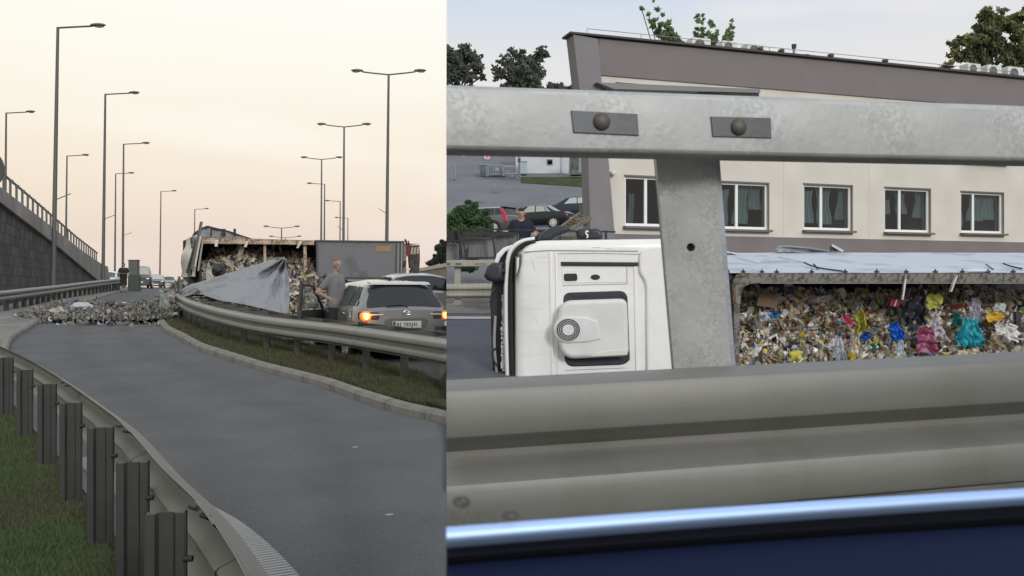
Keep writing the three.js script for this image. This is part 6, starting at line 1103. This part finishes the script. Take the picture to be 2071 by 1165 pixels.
{ // grey tarpaulin drawn over the waste
  const topL = [[362, 600, 24.6], [366, 589, 24.6], [378, 580, 24.8], [400, 573, 25.0], [440, 561, 25.2], [490, 545, 25.4], [536, 531, 25.6], [560, 522.5, 25.7], [574, 522, 25.6], [581, 530, 25.3]], botL = [[366, 602, 24.0], [388, 596, 23.9], [402, 588, 23.7], [412, 597, 22.6], [440, 606, 21.6], [500, 617, 20.6], [540, 626, 20.2], [565, 632, 20.0], [584, 634, 19.9]];
  const pick = (l, u) => { const k = u * (l.length - 1), i = Math.min(l.length - 2, Math.floor(k)), f = k - i; return [0, 1, 2].map(j => lerp(l[i][j], l[i + 1][j], f)); };
  const g = thing('tarpaulin', 'large grey tarpaulin drawn in folds from the waste slope down to the guard rail', 'tarpaulin', at(500, 620, 21));
  const f = (u, v) => { const a = pick(topL, u), b = pick(botL, u), px = lerp(a[0], b[0], v) + (u > 0.9 ? 3 * Math.sin(v * 3.1) : 0), py = lerp(a[1], b[1], v), d = lerp(a[2], b[2], v);
    const ang = Math.atan2(py - 520, 578 - px), r = Math.hypot(px - 578, py - 520), fold = 0.55 * Math.sin(ang * 13 + 0.6 + 0.6 * Math.sin(r * 0.03)) * Math.exp(-r / 85) * Math.min(1, r / 14) + 0.16 * Math.sin(ang * 29) * Math.exp(-r / 50), sag = 0.34 * Math.sin((py + px * 0.30) * 0.20 + 0.8 * Math.sin(px * 0.02)) * Math.exp(-v * 3.0) * smooth(0, 0.15, u) + 0.22 * (fbm(u * 5, v * 3 + u * 2, 4, 0, 12) - 0.5) * smooth(0, 0.2, u) + 0.10 * Math.sin(px * 0.085 + py * 0.03) * smooth(0.35, 1, v) * smooth(0.4, 0.9, u) + 0.05 * Math.abs(Math.sin(7 * fbm(u * 3, v * 3, 3, 0, 15)));
    return at(px, py, d - fold - sag - 0.25 * Math.sin(Math.PI * v) * Math.sin(Math.PI * u)); };
  mesh('cloth', grid(110, 60, f, (u, v) => [u * 5, v * 2]), M(0.255, 0.262, 0.278, { rough: 0.72, map: rep(tGrime, 0.5), bumpMap: rep(tNoise, 0.5), bumpScale: 0.05 }), g);
  mesh('hem', new THREE.TubeGeometry(new THREE.CatmullRomCurve3(Array.from({ length: 20 }, (_, i) => f(i / 19, 0.004))), 60, 0.022, 6), M(0.3, 0.3, 0.3, { rough: 0.8 }), g);
}
// ---------------------------------------------------------------- trees and bushes
function leafCloud(clumps0, n, size, tones, seed, droop = 0.3, split = 0) {
  let clumps = clumps0; if (split) { const Q = rng(seed + 99); clumps = clumps0.map(([x, y, z, r, sy]) => [x, y, z, r * 0.72, sy]).concat(clumps0.flatMap(([x, y, z, r, sy = 0.8]) => Array.from({ length: split }, () => { const a = Q() * 6.283, b = Math.acos(2 * Q() - 1), k = r * (0.55 + 0.6 * Q()); return [x + k * Math.sin(b) * Math.cos(a), y + k * sy * Math.cos(b), z + k * Math.sin(b) * Math.sin(a), r * (0.16 + 0.22 * Q()), 0.7]; }))); } // many small leaf faces through the clumps' volumes
  const R = rng(seed), p = [], c = [], nn = []; let tot = 0; for (const q of clumps) tot += Math.pow(q[3], 2.2);
  for (const [x, y, z, r, sy = 0.8] of clumps) {
    const m = Math.round(n * Math.pow(r, 2.2) / tot), t = tones[Math.floor(R() * tones.length)];
    for (let i = 0; i < m; i++) {
      const a = R() * 6.283, b = Math.acos(2 * R() - 1), rr = r * Math.pow(R(), 0.42) * (0.75 + 0.5 * fbm(Math.cos(a) * 2 + x, Math.sin(a) * 2 + b * 1.5 + y, 2, 0, seed));
      const q = V(x + rr * Math.sin(b) * Math.cos(a), y + rr * sy * Math.cos(b), z + rr * Math.sin(b) * Math.sin(a)), s = size * (0.6 + 0.8 * R());
      const u = V(R() - 0.5, (R() - 0.5) - droop * 0.5, R() - 0.5).normalize(), w = V(R() - 0.5, R() - 0.5, R() - 0.5).cross(u).normalize(), k = 0.8 + 0.4 * R();
      const A = q.clone().addScaledVector(u, -s), B = q.clone().addScaledVector(w, s * 0.5), C = q.clone().addScaledVector(u, s), D = q.clone().addScaledVector(w, -s * 0.5);
      for (const e of [A, B, C, A, C, D]) { p.push(e.x, e.y, e.z); c.push(t[0] * k, t[1] * k, t[2] * k); }
    }
  }
  const g = new THREE.BufferGeometry(); g.setAttribute('position', new THREE.Float32BufferAttribute(p, 3)); g.setAttribute('color', new THREE.Float32BufferAttribute(c, 3)); g.setAttribute('uv', new THREE.Float32BufferAttribute(new Float32Array(p.length / 3 * 2), 2)); g.computeVertexNormals(); return g;
}
const leafMat = new THREE.MeshPhysicalMaterial({ vertexColors: true, roughness: 0.8, side: THREE.DoubleSide, transmission: 0.45, thickness: 0 });
const bark = M(0.05, 0.04, 0.032, { rough: 0.95, map: rep(tStreak, 1) });
function tree(name, label, category, base, clumps, n, size, tones, seed, trunkR, split = 0) { // positions relative to the base
  const g = thing(name, label, category, base);
  if (trunkR) {
    const t = []; const topc = clumps[0];
    t.push(tube([V(0, 0, 0), V(topc[0] * 0.3, topc[1] * 0.4, topc[2] * 0.3), V(topc[0] * 0.8, topc[1] * 0.8, topc[2])], trunkR, 10, 7));
    for (const q of clumps.slice(1, 9)) t.push(tube([V(topc[0] * 0.3, topc[1] * 0.5, topc[2] * 0.3), V(q[0] * 0.5, (topc[1] * 0.5 + q[1]) * 0.52, q[2] * 0.5), V(q[0], q[1], q[2])], trunkR * 0.35, 8, 5));
    mesh('trunk', join(t), bark, g, true);
  }
  const m = mesh('crown', leafCloud(clumps, n, size, tones, seed, 0.3, split), leafMat, g, true);
  return g;
}
function crownAt(d, list, base) { const k = d / F; return list.map(([px, py, r, dz = 0, sy]) => { const p = at(px, py, d); return [p.x - base.x, p.y - base.y, dz, r * k, sy ?? 0.85]; }); }
const darkG = [[0.085, 0.105, 0.078], [0.115, 0.135, 0.095], [0.14, 0.16, 0.11]], olive = [[0.15, 0.175, 0.06], [0.22, 0.24, 0.085], [0.29, 0.29, 0.11], [0.12, 0.14, 0.06]], fresh = [[0.18, 0.28, 0.11], [0.24, 0.34, 0.14], [0.15, 0.23, 0.10]], bushG = [[0.06, 0.145, 0.034], [0.09, 0.19, 0.045], [0.045, 0.105, 0.03]];
{
  let d = 128, b = at(925, 330, d); b.y = groundR(d) - 0.3;
  clipAt(tree('broadleaf_tree', 'dark tree at the seam of the two places, its crown above the guard rail', 'tree', b, crownAt(d, [[925, 125, 30], [905, 112, 26, 1], [938, 105, 24], [955, 122, 22, -1], [968, 138, 16], [915, 150, 30, 1], [945, 152, 28], [900, 140, 28], [975, 155, 10]], b), 3400, 0.36, darkG, 3, 0.35, 9), false);
  b = at(1060, 330, d); b.y = groundR(d) - 0.3;
  tree('broadleaf_tree', 'dark spreading tree on the hill between the seam tree and the building', 'tree', b, crownAt(d, [[1055, 140, 30], [1025, 128, 18, 1], [1045, 112, 18], [1075, 118, 20, -1], [1095, 104, 15], [1085, 140, 22], [1012, 150, 16], [1005, 140, 11], [1040, 155, 30, 1], [1080, 160, 26], [1102, 112, 9], [1060, 175, 40]], b), 3800, 0.36, darkG, 4, 0.35, 9);
  b = at(1135, 330, d + 12); b.y = groundR(d + 12) - 0.3;
  tree('shrub', 'low dark scrub right of the spreading tree, just above the rail', 'shrub', b, crownAt(d + 12, [[1130, 180, 14], [1115, 176, 12], [1150, 182, 12], [1165, 184, 12]], b), 1500, 0.36, darkG, 5, 0.15, 7);
  d = 40; b = at(1390, 300, d); b.y = groundR(d);
  const spr = []; const R = rng(17);
  for (const [x0, y0, x1, y1, w] of [[1372, 92, 1300, 16, 11], [1376, 92, 1312, 46, 13], [1378, 92, 1322, 2, 9], [1374, 95, 1345, 50, 13], [1365, 92, 1335, 70, 13], [1410, 84, 1412, 28, 9], [1424, 88, 1420, 32, 8], [1436, 88, 1437, 40, 10], [1440, 92, 1452, 62, 9], [1462, 88, 1480, 42, 8], [1470, 92, 1484, 58, 8], [1455, 96, 1470, 74, 9]]) for (let i = 0; i < 7; i++) { const t = i / 6; spr.push([lerp(x0, x1, t) + 5 * (R() - 0.5), lerp(y0, y1, t) + 3 * (R() - 0.5), w * (1 - 0.55 * t) * (0.7 + 0.5 * R()), (R() - 0.5) * 0.6, 0.9]); }
  tree('young_tree', 'fresh green branch tips rising behind the roof air conditioners', 'tree', b, [[0, 6, 0, 0.3], ...crownAt(d, spr, b)], 4200, 0.10, fresh, 6, 0.06, 3);
  d = 52; b = at(2010, 300, d); b.y = groundR(d);
  const R2 = rng(23), cl = [];
  for (const [x, y, r] of [[2005, 40, 26], [1990, 62, 30], [1960, 80, 26], [2035, 50, 28], [2060, 35, 22], [2070, 70, 34], [1935, 85, 16], [1928, 108, 12], [1945, 115, 22], [1975, 110, 30], [2010, 95, 36], [2045, 105, 36], [2080, 110, 36], [1995, 25, 10], [2028, 22, 9], [2090, 30, 26], [1915, 134, 14], [1985, 140, 30], [2030, 150, 36], [2110, 90, 50]]) { cl.push([x, y, r * 0.8, 0]); for (let i = 0; i < 4; i++) cl.push([x + (R2() - 0.5) * r * 1.7, y + (R2() - 0.5) * r * 1.5, r * 0.33, (R2() - 0.5) * 2]); }
  tree('broadleaf_tree', 'large olive-green tree crown above the far end of the building roof', 'tree', b, [[0, 9, 0, 0.5], ...crownAt(d, cl, b)], 13000, 0.17, olive, 7, 0.2, 3);
  d = 60; b = at(893, 560, d); b.y = groundL(d);
  clipAt(tree('broadleaf_tree', 'dark tree over the low pinkish wall at the edge of the road view', 'tree', b, crownAt(d, [[895, 512, 14], [886, 502, 9], [900, 495, 12], [888, 524, 12], [902, 525, 14], [875, 530, 7], [868, 533, 5]], b), 3600, 0.14, darkG, 8, 0.12, 8), true);
  d = 22.6; b = at(950, 470, d); b.y = groundR(d) - 0.1;
  clipAt(tree('round_bush', 'dense round green bush behind the black fence', 'bush', b, [[0, 0.5, 0, 0.3], ...crownAt(d, [[945, 440, 34], [918, 445, 26, 0.2], [975, 447, 24, 0.1], [938, 424, 18], [958, 420, 15], [925, 468, 34, 0.1], [965, 470, 34], [908, 470, 26], [990, 458, 13], [950, 490, 40]], b)], 20000, 0.042, bushG, 9, 0, 7), false);
}

// ---------------------------------------------------------------- grass
function grassField(name, n, where, hgt, tones, seed) {
  const R = rng(seed), p = [], c = [], ix = [];
  const lots = [];
  const blade = (() => { const g = new THREE.BufferGeometry(); g.setAttribute('position', new THREE.Float32BufferAttribute([-0.5, 0, 0, 0.5, 0, 0, 0.18, 0.6, 0.12, -0.3, 0.6, 0.12, 0, 1, 0.38], 3)); g.setAttribute('uv', new THREE.Float32BufferAttribute(new Float32Array(10), 2)); g.setIndex([0, 1, 2, 0, 2, 3, 3, 2, 4]); g.computeVertexNormals(); return g; })();
  for (let i = 0; i < n; i++) { const q = where(R); if (q) lots.push(q); }
  const im = new THREE.InstancedMesh(blade, M(1, 1, 1, { rough: 0.9 }), lots.length), m = new THREE.Matrix4(), qn = new THREE.Quaternion();
  lots.forEach((q, i) => { qn.setFromEuler(new THREE.Euler((R() - 0.5) * 0.9, R() * 6.28, (R() - 0.5) * 0.9)); const h = hgt * (0.4 + 0.7 * R() + 1.1 * Math.pow(fbm(q.x * 1.6, q.z * 1.6, 3, 0, 5), 2) * 1.6); im.setMatrixAt(i, m.compose(q, qn, V(0.006 + 0.005 * R(), h, h))); const dry = smooth(0.48, 0.72, fbm(q.x * 0.9 + 5, q.z * 0.6, 4, 0, 8)), t = tones[Math.min(tones.length - 1, Math.floor(R() * tones.length * 0.75 + dry * R() * tones.length * 0.9))], k = (0.7 + 0.6 * R()) * (1 - 0.25 * dry); im.setColorAt(i, new THREE.Color().setRGB(t[0] * k, t[1] * k, t[2] * k)); });
  im.name = numbered(name); im.userData.kind = 'stuff'; im.userData.label = name === 'grass' ? 'short grass growing behind the near guard rail' : 'dry grass on the kerbed island'; im.receiveShadow = true; scene.add(im);
}
{
  const gt = [[0.062, 0.098, 0.032], [0.048, 0.080, 0.026], [0.085, 0.108, 0.042], [0.12, 0.115, 0.06]], dt = [[0.085, 0.085, 0.04], [0.055, 0.065, 0.028], [0.12, 0.105, 0.06]];
  grassField('grass', 80000, (R) => { const d = 2.6 + 11 * R() * R() + 2 * R(), x = lerp(-0.62 * d, ramp(XL, d) - 0.12, R()); return x < -0.62 * d ? null : V(x, -0.012, -d); }, 0.05, gt, 41);
  grassField('dry_grass', 60000, (R) => { const d = 9.6 + 16.5 * R() * R(), a = xr(d) + 0.2, b = d < 12.25 ? seamX(d) : x2(d); if (b < a) return null; return V(lerp(a, b, R()), groundL(d) + 0.095, -d); }, 0.065, dt, 42);
}

// ---------------------------------------------------------------- things between the truck and the upper lot
{ // far guard rail beyond the right road, with its posts
  const g = thing('guard_rail', 'double grey guard rail behind the truck cab, on wide-footed posts', 'guard rail', at(900, 620, 18.3)), m = M(0.46, 0.44, 0.38, { rough: 0.6, metal: 0.1, map: rep(tStreak, 0.6) });
  const p = (px, py, d = 18.3) => at(px, py, d);
  const run = (y0, y1, dz) => Array.from({ length: 30 }, (_, i) => p(lerp(880, 1500, i / 29), lerp(y0, y1, i / 29), 18.3 + dz));
  const sg = 1;
  const r1 = run(527, 522, 0), s1 = sideOf(r1, 3).z > 0 ? 1 : -1;
  mesh('box_rail', sweep([[0.06, 0], [0.07, -0.015], [0.07, -0.115], [0.06, -0.13], [-0.06, -0.13], [-0.06, 0]].map(([a, b]) => [a * s1, b]), r1, true, 0.5), m, g);
  mesh('w_beam', sweep(WBEAM(s1, 1.0), run(574, 570, 0), true), m, g);
  for (const px of [925, 1010]) {
    const a = p(px, 538), b = p(px, 622, 18.4); mesh('post', join(box(0.13, a.y - b.y, 0.1, a.x, (a.y + b.y) / 2, a.z - 0.1), box(0.30, 0.05, 0.3, b.x, b.y + 0.02, b.z), extr([[-0.15, 0], [0.15, 0], [0.05, 0.2], [-0.03, 0.2]], 0.05).translate(b.x, b.y, b.z + 0.04)), m, g);
  }
  for (let i = 0; i < 5; i++) for (const [x0, n] of [[905, 1], [962, 1]]) { const q = p(x0 + i * (x0 < 950 ? 22 : 5), 533.5, 18.22); if (x0 < 950 ? i < 2 : true) mesh('slot', box(x0 < 950 ? 0.12 : 0.02, 0.03, 0.01, q.x, q.y, q.z), mat.plate, g); }
  clipAt(g, false);
}
{ // rough concrete block wall carrying the lot
  const g = thing('block_wall', 'rough pale concrete block wall under the black fence', 'wall', at(950, 520, 20)), R = rng(8), m1 = M(0.36, 0.355, 0.35, { rough: 0.95, map: rep(tConcrete, 0.7) }), m2 = M(0.30, 0.30, 0.305, { rough: 0.95, map: rep(tConcrete, 0.7) });
  const put = (a, b, t, bt, d, mm) => { const A = at(a, bt, d), B = at(b, t, d); mesh('concrete_block', box(B.x - A.x - 0.012, B.y - A.y, 0.35, (A.x + B.x) / 2, (A.y + B.y) / 2, -d, 0.02), mm, g); };
  put(880, 930, 493, 535, 20.0, m1); put(930.5, 1000, 481, 535, 20.05, m1); put(1000.5, 1050, 474, 535, 20.0, m2); put(1051, 1120, 482, 535, 20.05, m1); put(1120, 1185, 478, 535, 20.1, m2); put(1185, 1300, 484, 535, 20.1, m1);
  put(947, 972, 498, 522, 19.83, m2);
  clipAt(g, false);
}
{ // black fence the man leans on
  const g = thing('fence', 'low black metal fence in front of the bush and the man', 'fence', at(960, 500, 19.5)), m = M(0.012, 0.012, 0.014, { rough: 0.5 }), b = (x0, y0, x1, y1, d, w) => bar(at(x0, y0, d), at(x1, y1, d), w);
  mesh('top_rail', b(928, 462.5, 1245, 469, 19.6, 0.035), m, g);
  mesh('frame_panel', join(b(926, 462, 935, 524, 19.5, 0.05), b(934, 463, 942, 524, 19.5, 0.03), b(995, 473, 1003, 522, 19.5, 0.04), b(1045, 473, 1048, 500, 19.5, 0.03)), m, g);
  mesh('lower_rail', b(929, 522, 1008, 521, 19.5, 0.04), m, g);
  mesh('mid_rail', join(b(880, 489, 930, 488, 19.45, 0.03), b(938, 479, 1002, 473, 19.5, 0.045)), m, g);
  mesh('mesh_infill', extr([at(890, 468, 19.62), at(929, 466, 19.62), at(929, 488, 19.62), at(890, 495, 19.62)].map(p => [p.x, p.y]), 0.02).translate(0, 0, -19.62), M(0.02, 0.02, 0.022), g);
  mesh('mesh_infill', extr([at(938, 467, 19.64), at(1048, 469, 19.64), at(1048, 474, 19.64), at(938, 480, 19.64)].map(p => [p.x, p.y]), 0.02).translate(0, 0, -19.64), M(0.035, 0.033, 0.032), g);
  for (const px of [1132, 1225]) mesh('post', b(px, 466, px + 1, 490, 19.6, 0.05), m, g);
  clipAt(g, false);
}
{ // wooden ramp and barrel by the corner of the building
  const g = thing('timber_ramp', 'weathered timber ramp with slats leaning by the corner of the building', 'ramp', at(1160, 470, 21.8)), wood = M(0.30, 0.262, 0.20, { rough: 0.9, map: rep(tWood, 0.8) }), n = 7;
  const A = [at(1130, 463, 21.6), at(1172, 432, 23.2)], B = [at(1152, 466, 21.4), at(1196, 440, 22.8)];
  mesh('side_beam', bar(A[0], A[1], 0.06, 0.07), wood, g); mesh('side_beam', bar(B[0], B[1], 0.06, 0.07), wood, g);
  for (let i = 0; i < n; i++) { const t = (i + 0.5) / n; mesh('slat', bar(A[0].clone().lerp(A[1], t), B[0].clone().lerp(B[1], t), 0.075, 0.03), wood, g); }
  mesh('plank', bar(at(1120, 481, 20.6), at(1200, 476, 20.8), 0.12, 0.1), M(0.33, 0.30, 0.24, { rough: 0.9, map: rep(tWood, 0.6) }), g);
  const p = at(1180, 426, 24.5), o = thing('barrel', 'small beige barrel beside the timber ramp and the dark blue car', 'barrel', p), h = 22 / F * 24.5;
  mesh('shell', new THREE.CylinderGeometry(0.115, 0.11, h, 20), M(0.30, 0.27, 0.21, { rough: 0.8, map: rep(tStreak, 2) }), o, true); mesh('hoop', join(new THREE.TorusGeometry(0.117, 0.008, 6, 22).rotateX(Math.PI / 2).translate(0, h * 0.25, 0), new THREE.TorusGeometry(0.116, 0.008, 6, 22).rotateX(Math.PI / 2).translate(0, -h * 0.2, 0)), M(0.14, 0.12, 0.1), o, true);
  const e = at(1187, 446, 24), w = thing('wheel_chock', 'grey block under the beige barrel by the building corner', 'block', e); mesh('block', box(0.22, 0.2, 0.2, 0, 0, 0, 0.02), M(0.3, 0.27, 0.22, { rough: 0.9 }), w, true);
}
{ // upper end of the lot
  const d = 96, sc = d / F, y = (px, py, dd = d) => at(px, py, dd);
  let p = y(1098, 350), g = thing('white_shed', 'plain white rendered shed with one small window at the top of the lot', 'shed', p), wm = M(0.62, 0.65, 0.68, { rough: 0.9, map: rep(tPlaster, 0.2) });
  const wq = [[1044, 350], [1150, 352], [1152, 296], [1042, 290]].map(([a, b]) => { const q = y(a, b); return [q.x - p.x, q.y - p.y]; });
  const S = shapeOf(wq), hq = [[1107, 323.5], [1117, 323.5], [1117, 332.5], [1107, 332.5]].map(([a, b]) => { const q = y(a, b); return new THREE.Vector2(q.x - p.x, q.y - p.y); }); S.holes.push(new THREE.Path(hq));
  mesh('wall', extr(S, 4), wm, g, true);
  const wc = y(1112, 328); mesh('window', join(box(12 * sc, 1.2 * sc, 0.2, wc.x - p.x, wc.y - p.y + 5 * sc, 0), box(12 * sc, 1.2 * sc, 0.2, wc.x - p.x, wc.y - p.y - 5 * sc, 0), box(1.2 * sc, 9 * sc, 0.21, wc.x - p.x - 5.2 * sc, wc.y - p.y, 0), box(1.2 * sc, 9 * sc, 0.21, wc.x - p.x + 5.2 * sc, wc.y - p.y, 0)), M(0.2, 0.21, 0.22), g, true);
  mesh('roof', extr([[wq[3][0] - 0.3, wq[3][1]], [wq[2][0] + 0.3, wq[2][1]], [wq[2][0] + 0.3, wq[2][1] + 0.25], [wq[3][0] - 0.3, wq[3][1] + 0.25]], 4.5), M(0.2, 0.2, 0.21), g, true);
  mesh('down_pipe', bar(V(wq[0][0] + 0.4, wq[0][1], 0.1), V(wq[3][0] + 0.4, wq[3][1], 0.1), 0.12), M(0.2, 0.22, 0.25), g, true); mesh('down_pipe', bar(V(wq[1][0] - 0.8, wq[1][1], 0.1), V(wq[2][0] - 0.8, wq[2][1], 0.1), 0.1), M(0.4, 0.42, 0.44), g, true);
  const tu = y(1058, 340, 94.5); const tk = thing('water_tank', 'pale blue-grey tank standing against the white shed', 'tank', tu); mesh('tank_body', box(15 * sc, 24 * sc, 0.8, 0, -1 * sc, 0, 0.1), M(0.33, 0.42, 0.46, { rough: 0.6 }), tk, true); mesh('lid', box(16 * sc, 1.5 * sc, 0.85, 0, 12 * sc, 0, 0.03), M(0.25, 0.32, 0.35), tk, true);
  // blue-grey bin behind crowd barriers
  p = y(1000, 356, 93); g = thing('waste_container', 'blue-grey waste container standing behind barriers on the lot', 'container', p); const bl = M(0.085, 0.115, 0.145, { rough: 0.6 });
  mesh('body', extr([[-27 * sc, -1.5 * sc], [22 * sc, -1.5 * sc], [19 * sc, 20 * sc], [-30 * sc, 22 * sc]], 1.6, 0.05), bl, g, true);
  mesh('lid', box(46 * sc, 2 * sc, 1.7, -6 * sc, 22.5 * sc, -0.8, 0.05), M(0.26, 0.3, 0.34), g, true);
  for (let i = 0; i < 9; i++) mesh('rib', box(1.2 * sc, 18 * sc, 0.1, (-22 + i * 5) * sc, 9 * sc, 0.03), M(0.2, 0.25, 0.29), g, true);
  mesh('label', box(6 * sc, 6 * sc, 0.04, 5 * sc, 13 * sc, 0.09), M(0.25, 0.36, 0.42), g, true);
  const barrier = (label, x0, x1, yt, yb, dd, step) => { const q = y((x0 + x1) / 2, yb, dd), o = thing('crowd_barrier', label, 'barrier', q), k = dd / F, m = M(0.24, 0.26, 0.28, { rough: 0.5, metal: 0.3 }), X = (x) => (x - (x0 + x1) / 2) * k, h = (yb - yt) * k; mesh('frame', join(box((x1 - x0) * k, 0.09, 0.08, 0, h, 0), box((x1 - x0) * k, 0.09, 0.08, 0, 0.25, 0), box(0.1, h, 0.08, X(x0), h / 2, 0), box(0.1, h, 0.08, X(x1), h / 2, 0)), m, o, true); mesh('foot', join(box(0.1, 0.1, 0.9, X(x0 + 2), 0.02, 0), box(0.1, 0.1, 0.9, X(x1 - 2), 0.02, 0)), m, o, true); for (let x = x0 + step; x < x1; x += step) mesh('bar', box(0.06, h - 0.25, 0.05, X(x), h / 2 + 0.1, 0), m, o, true); return o; };
  barrier('crowd barrier directly before the blue-grey container', 985, 1042, 335, 357, 91.5, 4);
  barrier('lower crowd barrier between the container and the white shed', 1018, 1052, 337, 356, 91, 4);
  clipAt(barrier('lone crowd barrier at the seam edge on the lot', 890, 921, 331, 362, 90, 6), false);
  // dark flatbed and hedge at the far edge
  p = y(985, 320, 108); g = thing('flatbed_trailer', 'long low dark flatbed trailer parked at the far edge of the lot', 'trailer', p); const k2 = 108 / F;
  mesh('bed', box(126 * k2, 6 * k2, 2.4, 0, 3 * k2, 0, 0.05), M(0.075, 0.07, 0.08, { rough: 0.7 }), g, true); mesh('under_frame', box(112 * k2, 8 * k2, 2, 0, -3 * k2, -0.2), M(0.03, 0.03, 0.035), g, true); mesh('side_rail', box(124 * k2, 1.6 * k2, 0.1, 0, -2.5 * k2, 1.2), M(0.25, 0.25, 0.26), g, true); mesh('lower_rail', box(124 * k2, 1.4 * k2, 0.1, 0, -6 * k2, 1.2), M(0.2, 0.2, 0.21), g, true);
  mesh('stack', box(122 * k2, 14 * k2, 2.2, 0, 13 * k2, -0.2), M(0.12, 0.115, 0.125), g, true);
  for (const x of [-46, 46]) mesh('wheel', new THREE.CylinderGeometry(5 * k2, 5 * k2, 0.4, 18).rotateX(Math.PI / 2).translate(x * k2, -6 * k2, 1), mat.rubber, g, true);
  const sp = y(985, 316.5, 104); g = thing('notice_board', 'small pinkish white notice with a red mark before the dark flatbed', 'sign', sp); mesh('board', extr([[-0.33, -0.22], [-0.2, -0.33], [0.24, -0.33], [0.33, -0.22], [0.31, 0.33], [-0.35, 0.31]], 0.05), M(0.75, 0.5, 0.53), g, true); mesh('mark', new THREE.TorusGeometry(0.12, 0.035, 6, 16).translate(0, -0.02, 0.03), M(0.6, 0.2, 0.24), g, true); mesh('post', box(0.08, 1.4, 0.06, 0, -0.9, -0.05), mat.poleGrey, g, true);
  const R = rng(3); g = thing('boulder', 'pale round boulder at the end of the dark flatbed', 'boulder', y(937, 318, 106)); mesh('rock', bagGeo(12, 2).scale(1.0, 1.0, 0.8), M(0.25, 0.245, 0.2, { rough: 1 }), g, true);
  g = thing('white_fence', 'white board fence at the far edge of the lot by the seam', 'fence', y(915, 316, 112)); for (let i = 0; i < 6; i++) { const q = y(896 + i * 5.6, 309, 112); mesh('board', box(5 * 112 / F, 1.9, 0.08, q.x - g.position.x, q.y - g.position.y + 0.3, 0), M(0.55, 0.56, 0.57), g, true); } clipAt(g, false);
  g = thing('storage_rack', 'grey-green storage unit between the white shed and the building', 'storage unit', y(1168, 340, 92)); mesh('housing', box(26 * sc, 42 * sc, 1.2, 0, 8 * sc, 0, 0.05), M(0.16, 0.20, 0.19, { rough: 0.7, map: rep(tDirt, 0.5) }), g, true); mesh('door', box(10 * sc, 34 * sc, 0.1, 6 * sc, 6 * sc, 0.62), M(0.22, 0.25, 0.25, { rough: 0.6 }), g, true); mesh('foot_rail', box(27 * sc, 2 * sc, 1.25, 0, -13 * sc, 0), mat.poleGrey, g, true);
  const gp = grid(30, 8, (u, v) => { const px = lerp(1055, 1192, u), py = lerp(350, lerp(356, 366, u) + 3 * Math.sin(u * 9), v), dd = lerp(93, 88 - 3 * u, v); const q = y(px, py, dd); q.y = groundR(dd) + 0.06 + 0.15 * Math.sin(v * 3.1); return q; }); structure('grass_patch', gp, M(0.12, 0.13, 0.045, { rough: 1, map: rep(tSoil, 0.3), bumpMap: rep(tNoise, 0.4), bumpScale: 0.2 }), 'worn grass patch in front of the white shed');
  const lp = thing('lamp_bollard', 'slim dark post beside the crowd barriers near the white shed', 'post', y(1050, 354, 91)); mesh('shaft', box(0.09, 34 * sc, 0.09, 0, 15 * sc, 0), M(0.1, 0.12, 0.14), lp, true); mesh('collar', box(0.3, 0.35, 0.25, 0, 28 * sc, 0, 0.03), M(0.06, 0.07, 0.08), lp, true);
}
renderer.render(scene, camera);
